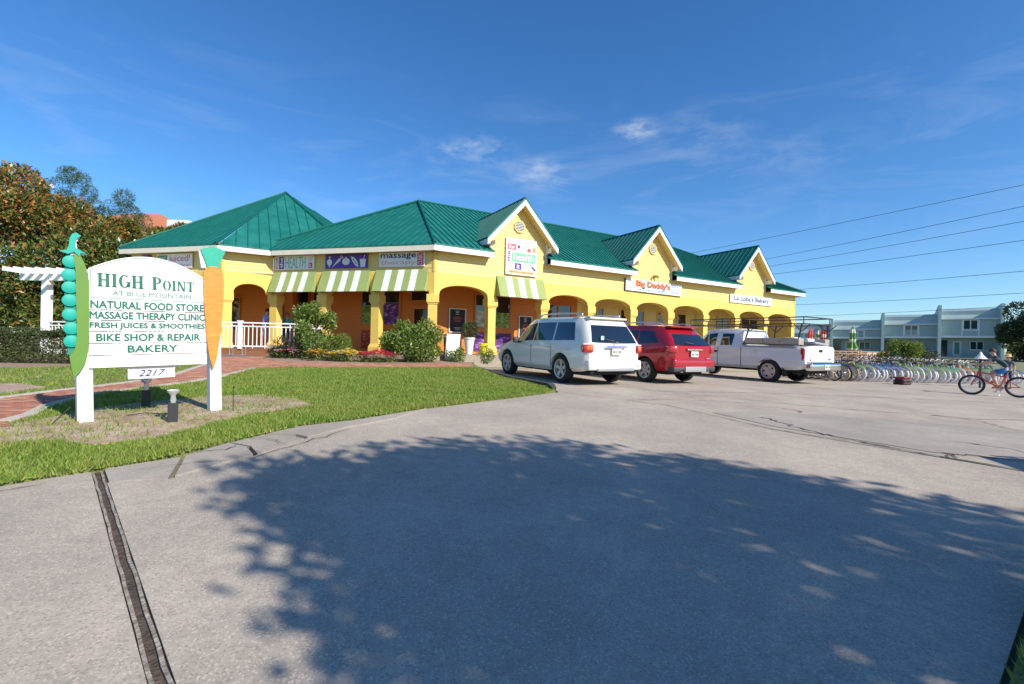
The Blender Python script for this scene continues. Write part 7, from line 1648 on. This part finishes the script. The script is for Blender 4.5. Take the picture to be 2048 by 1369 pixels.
# ================================================================== TOWNHOUSES at the right
Td = UV(145); Tn = Vector((-Td.y, Td.x, 0)); Tn = Tn if Tn.y < 0 else -Tn
T0 = Vector((63.6, 61.0, 0)); FT = fr(T0, Td, Tn)
M_tsid = mat('blue_grey_siding', (0.36, 0.46, 0.47), .75, var=.05, vscale=1.2); M_tsh = mat('pale_green_fin', (0.40, 0.52, 0.50), .8, var=.04, vscale=1); M_ttrim = mat('townhouse_trim', (0.66, 0.69, 0.68), .6); M_tg = mat('townhouse_glass', (0.02, 0.05, 0.055), .08, spec=.7)
def townhouse(k, zg, ztop, zfin, label):
    s0, s1 = 6.05 * k, 6.05 * (k + 1); t = wthing('townhouse', label, 'townhouse', FT((s0 + s1) / 2, 0, zg))
    zm = zg + 2.6; zp = ztop - 1.35
    boxF(MB(), FT, s0 + .3, s1, -8, 0, zm, ztop - .3).build('wall', M_tsid, t); boxF(MB(), FT, s0 + .3, s1, -8, -1.6, zg - .5, zm).build('ground_floor_wall', M_tsid, t)
    for i in range(24): bar('siding_batten', FT(s0 + .5 + i * .24, .012, zm + .15), FT(s0 + .5 + i * .24, .012, zp), .03, .03, M_tsid, t, up=Tn)
    # sloping parapet (mansard strip) and trims
    MB().add([FT(s0 + .3, .22, zp), FT(s1, .22, zp), FT(s1, -.35, ztop), FT(s0 + .3, -.35, ztop), FT(s1, -.6, zp), FT(s0 + .3, -.6, zp)], [(0, 1, 2, 3), (1, 4, 2), (0, 3, 5), (0, 5, 4, 1)]).build('mansard', M_tsid, t)
    boxF(MB(), FT, s0 + .3, s1, .18, .26, zp - .12, zp + .06).build('trim_band', M_ttrim, t); boxF(MB(), FT, s0 + .3, s1, .0, .10, zm - .08, zm + .2).build('trim_band', M_ttrim, t)
    # side wall (fin) standing forward
    MB().prism([(1.1, zg - .6), (-8, zg - .6), (-8, ztop + .1), (-2.4, ztop + .1), (.55, zfin), (1.1, zfin)], lambda o, z, d: FT(d, o, z), s0, s0 + .32).build('fin_wall', M_tsh, t)
    if k == 3: MB().prism([(1.1, zg - .6), (-8, zg - .6), (-8, ztop - .6), (.9, ztop - .6)], lambda o, z, d: FT(d, o, z), s1, s1 + .3).build('fin_wall', M_tsh, t)
    def win(a, b, z0, z1, o=0.0, panel=True):
        f_ = MB(); w = .10
        for p in ((a, b, z0, z0 + w), (a, b, z1 - w, z1), (a, a + w, z0 + w, z1 - w), (b - w, b, z0 + w, z1 - w), ((a + b) / 2 - .05, (a + b) / 2 + .05, z0 + w, z1 - w)): boxF(f_, FT, p[0], p[1], o - .02, o + .09, p[2], p[3])
        fo = f_.build('window', M_ttrim, t); boxF(MB(), FT, a + .05, (a + b) / 2, o, o + .035, z0 + .05, z1 - .05).build('pane', M_tg, fo); boxF(MB(), FT, (a + b) / 2, b - .05, o, o + .036, z0 + .05, z1 - .05).build('pane', M_tg, fo)
        if panel:
            for x in (a - .12, b): boxF(MB(), FT, x, x + .12, .0, .08, zm + .2, z1).build('window_trim', M_ttrim, t)
            for i in range(5): boxF(MB(), FT, a + .02, b - .02, .01, .05, zm + .28 + i * .18, zm + .40 + i * .18).build('panel_slat', M_tsid, t)
    c = (s0 + s1) / 2; win(c - .75, c + .75, zp - 1.6, zp - .15); win(c - 1.6, c - .2, zg + .9, zg + 2.1, -1.58, False)
    boxF(MB(), FT, c + .6, c + 1.5, -1.6, -1.55, zg, zg + 2.1).build('door', M_ttrim, t); boxF(MB(), FT, c + .8, c + 1.3, -1.55, -1.53, zg + .3, zg + 1.9).build('door_glass', mat('door_green_glass', (.12, .3, .26), .1), t)
    boxF(MB(), FT, s1 - 1.0, s1 - .2, -1.6, -1.55, zg, zg + 2.2).build('door', M_tg, t)
    for i in range(14): bar('porch_picket', FT(s0 + .5 + i * .2, -.1, zg), FT(s0 + .5 + i * .2, -.1, zg + .85), .05, .05, M_tsid, t, up=Tn)
    bar('porch_rail', FT(s0 + .4, -.1, zg + .88), FT(s0 + 3.3, -.1, zg + .88), .07, .06, M_tsid, t)
    boxF(MB(), FT, s0, s1, -8, 1.0, zg - 1.2, zg).build('porch_base', mat('porch_base', (.12, .14, .17), .8), t)
    MB().tube(FT(s0 + 1.2, .05, zp - .25), FT(s0 + .35, .35, zp - .12), .03, n=6).build('wall_lamp', M_ttrim, t)
for k, (zt, zf_, lb) in enumerate(((7.45, 7.95, 'pale blue-grey townhouse nearest the dark tree, largest of the row'), (6.75, 7.9, 'pale blue-grey townhouse second from the right in the row'), (6.05, 6.95, 'pale blue-grey townhouse third from the right, behind the striped umbrella'), (5.5, 6.2, 'pale blue-grey townhouse farthest left, half hidden behind the ladder rack'))):
    townhouse(k, 1.0 - .12 * k, zt, zf_, lb)
# far houses glimpsed under the tree
fh = wthing('far_house', 'small yellow house glimpsed under the dark tree at the right edge', 'house', (72, 62, g_(72, 62)))
MB().box((75, 64, 2.4), (9, 6, 4.2)).build('wall', M_yel, fh); MB().add([(70, 60.6, 4.5), (80, 60.6, 4.5), (80, 67.4, 4.5), (70, 67.4, 4.5), (75, 64, 6.6)], [(0, 1, 4), (1, 2, 4), (2, 3, 4), (3, 0, 4)]).build('roof', mat('far_roof', (.2, .18, .18), .8), fh)
for x in (71.6, 73.6): MB().box((x, 60.95, 2.6), (.9, .1, 1.4)).build('window', M_tg, fh)

# ================================================================== BAKERY PATIO
pt_ = wthing('patio_deck', 'raised timber patio with wooden railing beside the bakery end', 'deck', (22.5, 31, 0))
M_wood = mat('cedar_timber', (0.50, 0.29, 0.15), .75, var=.2, vscale=5)
pz_ = .32; pp = [(19.4, 29.0), (24.2, 30.2), (26.2, 33.4), (21.0, 36.0), (18.6, 32.0)]
MB().prism(pp, lambda a, b, d: Vector((a, b, d)), -.9, pz_).build('deck_base', M_wood, pt_)
railing(pt_, [(19.45, 29.0), (21.8, 29.6)], pz_, .98, M_wood, .16, bal=.05); railing(pt_, [(22.0, 29.65), (24.2, 30.2), (26.2, 33.3)], pz_, .98, M_wood, .16, bal=.05)
for x, y_ in ((19.45, 29.0), (21.8, 29.6), (22.0, 29.65), (24.2, 30.2), (26.2, 33.3)): bar('rail_post', (x, y_, pz_), (x, y_, pz_ + 1.05), .10, .10, M_wood, pt_, up=(1, 0, 0))
t = thing('cabinet', 'white cabinet standing on the timber patio behind the railing', 'cabinet', (23.2, 30.55, pz_)); rbox(None, 'carcass', (0, 0, .48), (.75, .5, .92), M_white, .015, None, t); rbox(None, 'worktop', (0, 0, .97), (.82, .56, .05), M_white, .01, None, t); MB().box((0, -.255, .48), (.012, .012, .8)).build('door_gap', M_plast, t)
M_ug = mat('umbrella_green', (.12, .30, .05), .8); M_uw = mat('umbrella_white', (.72, .72, .62), .8); M_ur = mat('umbrella_red', (.50, .025, .02), .8); M_uo = mat('umbrella_coral', (.72, .13, .08), .8)
def umbrella(label, x, y_, z0, ms, h=2.6):
    t = thing('patio_umbrella', label, 'umbrella', (x, y_, z0), 0, 'closed patio umbrellas'); MB().tube((0, 0, 0), (0, 0, h + .06), .025, n=8).build('pole', M_wood, t); MB().lathe([(0, .08), (.24, .06), (.26, 0), (0, 0)], 18).build('base', M_plast, t)
    prof = [(.04, h), (.09, h - .12), (.15, h - .4), (.12, h - .62), (.17, h - .8), (.13, h - 1.0), (.20, h - 1.2), (.27, h - 1.42), (.20, h - 1.55), (.10, h - 1.6)]
    for j in range(len(prof) - 1):
        m = ms[j % len(ms)]; n_ = 16; mb = MB(); vs_ = []
        for r_, z in prof[j:j + 2]:
            for i in range(n_): a = 2 * math.pi * i / n_; q = r_ * (1 + .22 * math.cos(a * 8)); vs_.append((q * math.cos(a), q * math.sin(a), z))
        mb.add(vs_, [(i, (i + 1) % n_, n_ + (i + 1) % n_, n_ + i) for i in range(n_)]).build('canopy_fold', m, t, True, fix=False)
umbrella('closed green and white striped umbrella in the middle of the patio', 22.6, 31.2, pz_, [M_ug, M_uw, M_ug]); umbrella('closed coral red umbrella at the far left of the patio', 22.2, 35.0, pz_, [M_uo]); umbrella('closed green and white umbrella between two red ones', 22.75, 34.9, pz_, [M_ug, M_uw]); umbrella('closed red and white umbrella on the patio behind the ladder rack', 23.0, 34.7, pz_, [M_ur, M_ur, M_uw])
# blue-white cooler boxes in the last arch
t = thing('drinks_cooler', 'tall pale blue cooler standing in the last arch of the arcade', 'cooler', FD(22.9, .6, float(G(*FD(22.9, .6, 0).xy))), R_(30)); rbox(None, 'cabinet', (0, 0, 1.35), (.62, .6, 1.1), mat('cooler_blue', (.30, .50, .60), .4), .04, None, t); rbox(None, 'lid', (0, 0, 1.98), (.66, .64, .16), M_uw, .03, None, t); rbox(None, 'stand', (0, 0, .40), (.58, .56, .82), M_plast, .02, None, t)

# ================================================================== POWER LINES
M_wire = mat('power_cable', (.03, .03, .035), .6)
def wire(label, a, b, sag):
    t = wthing('power_line', label, 'cable', a, 'power lines'); a, b = Vector(a), Vector(b); pts = [a.lerp(b, i / 16) - Vector((0, 0, sag * 4 * (i / 16) * (1 - i / 16))) for i in range(17)]
    MB().path(pts, .022, 5).build('cable', M_wire, t, True)
px = lambda u, v, d: Vector(((u - 1024 - (684.5 - v) * .022) / 940 * d, d, ((684.5 - v) + (u - 1024) * .022 + 5.5) / 940 * d + EYE))
for k, (va, ub, vb, d1, d0, r_) in enumerate(((365, 1390, 503, 62, 40, 0), (408, 1530, 517, 62, 40, 0), (438, 1545, 530, 62, 40, 0), (476, 1560, 545, 62, 40, 0), (538, 1600, 577, 64, 42, 0), (582, 1620, 607, 68, 46, 0), (607, 1640, 630, 70, 48, 0))):
    A = px(2048, va, d0); B2 = px(ub, vb, d1); ext = (A - B2) * .6; back = (B2 - A) * .35
    wire('%s overhead power line from the top at the right of the sky' % ['highest', 'second', 'third', 'fourth', 'fifth', 'sixth', 'lowest'][k], A + ext, B2 + back, .25)
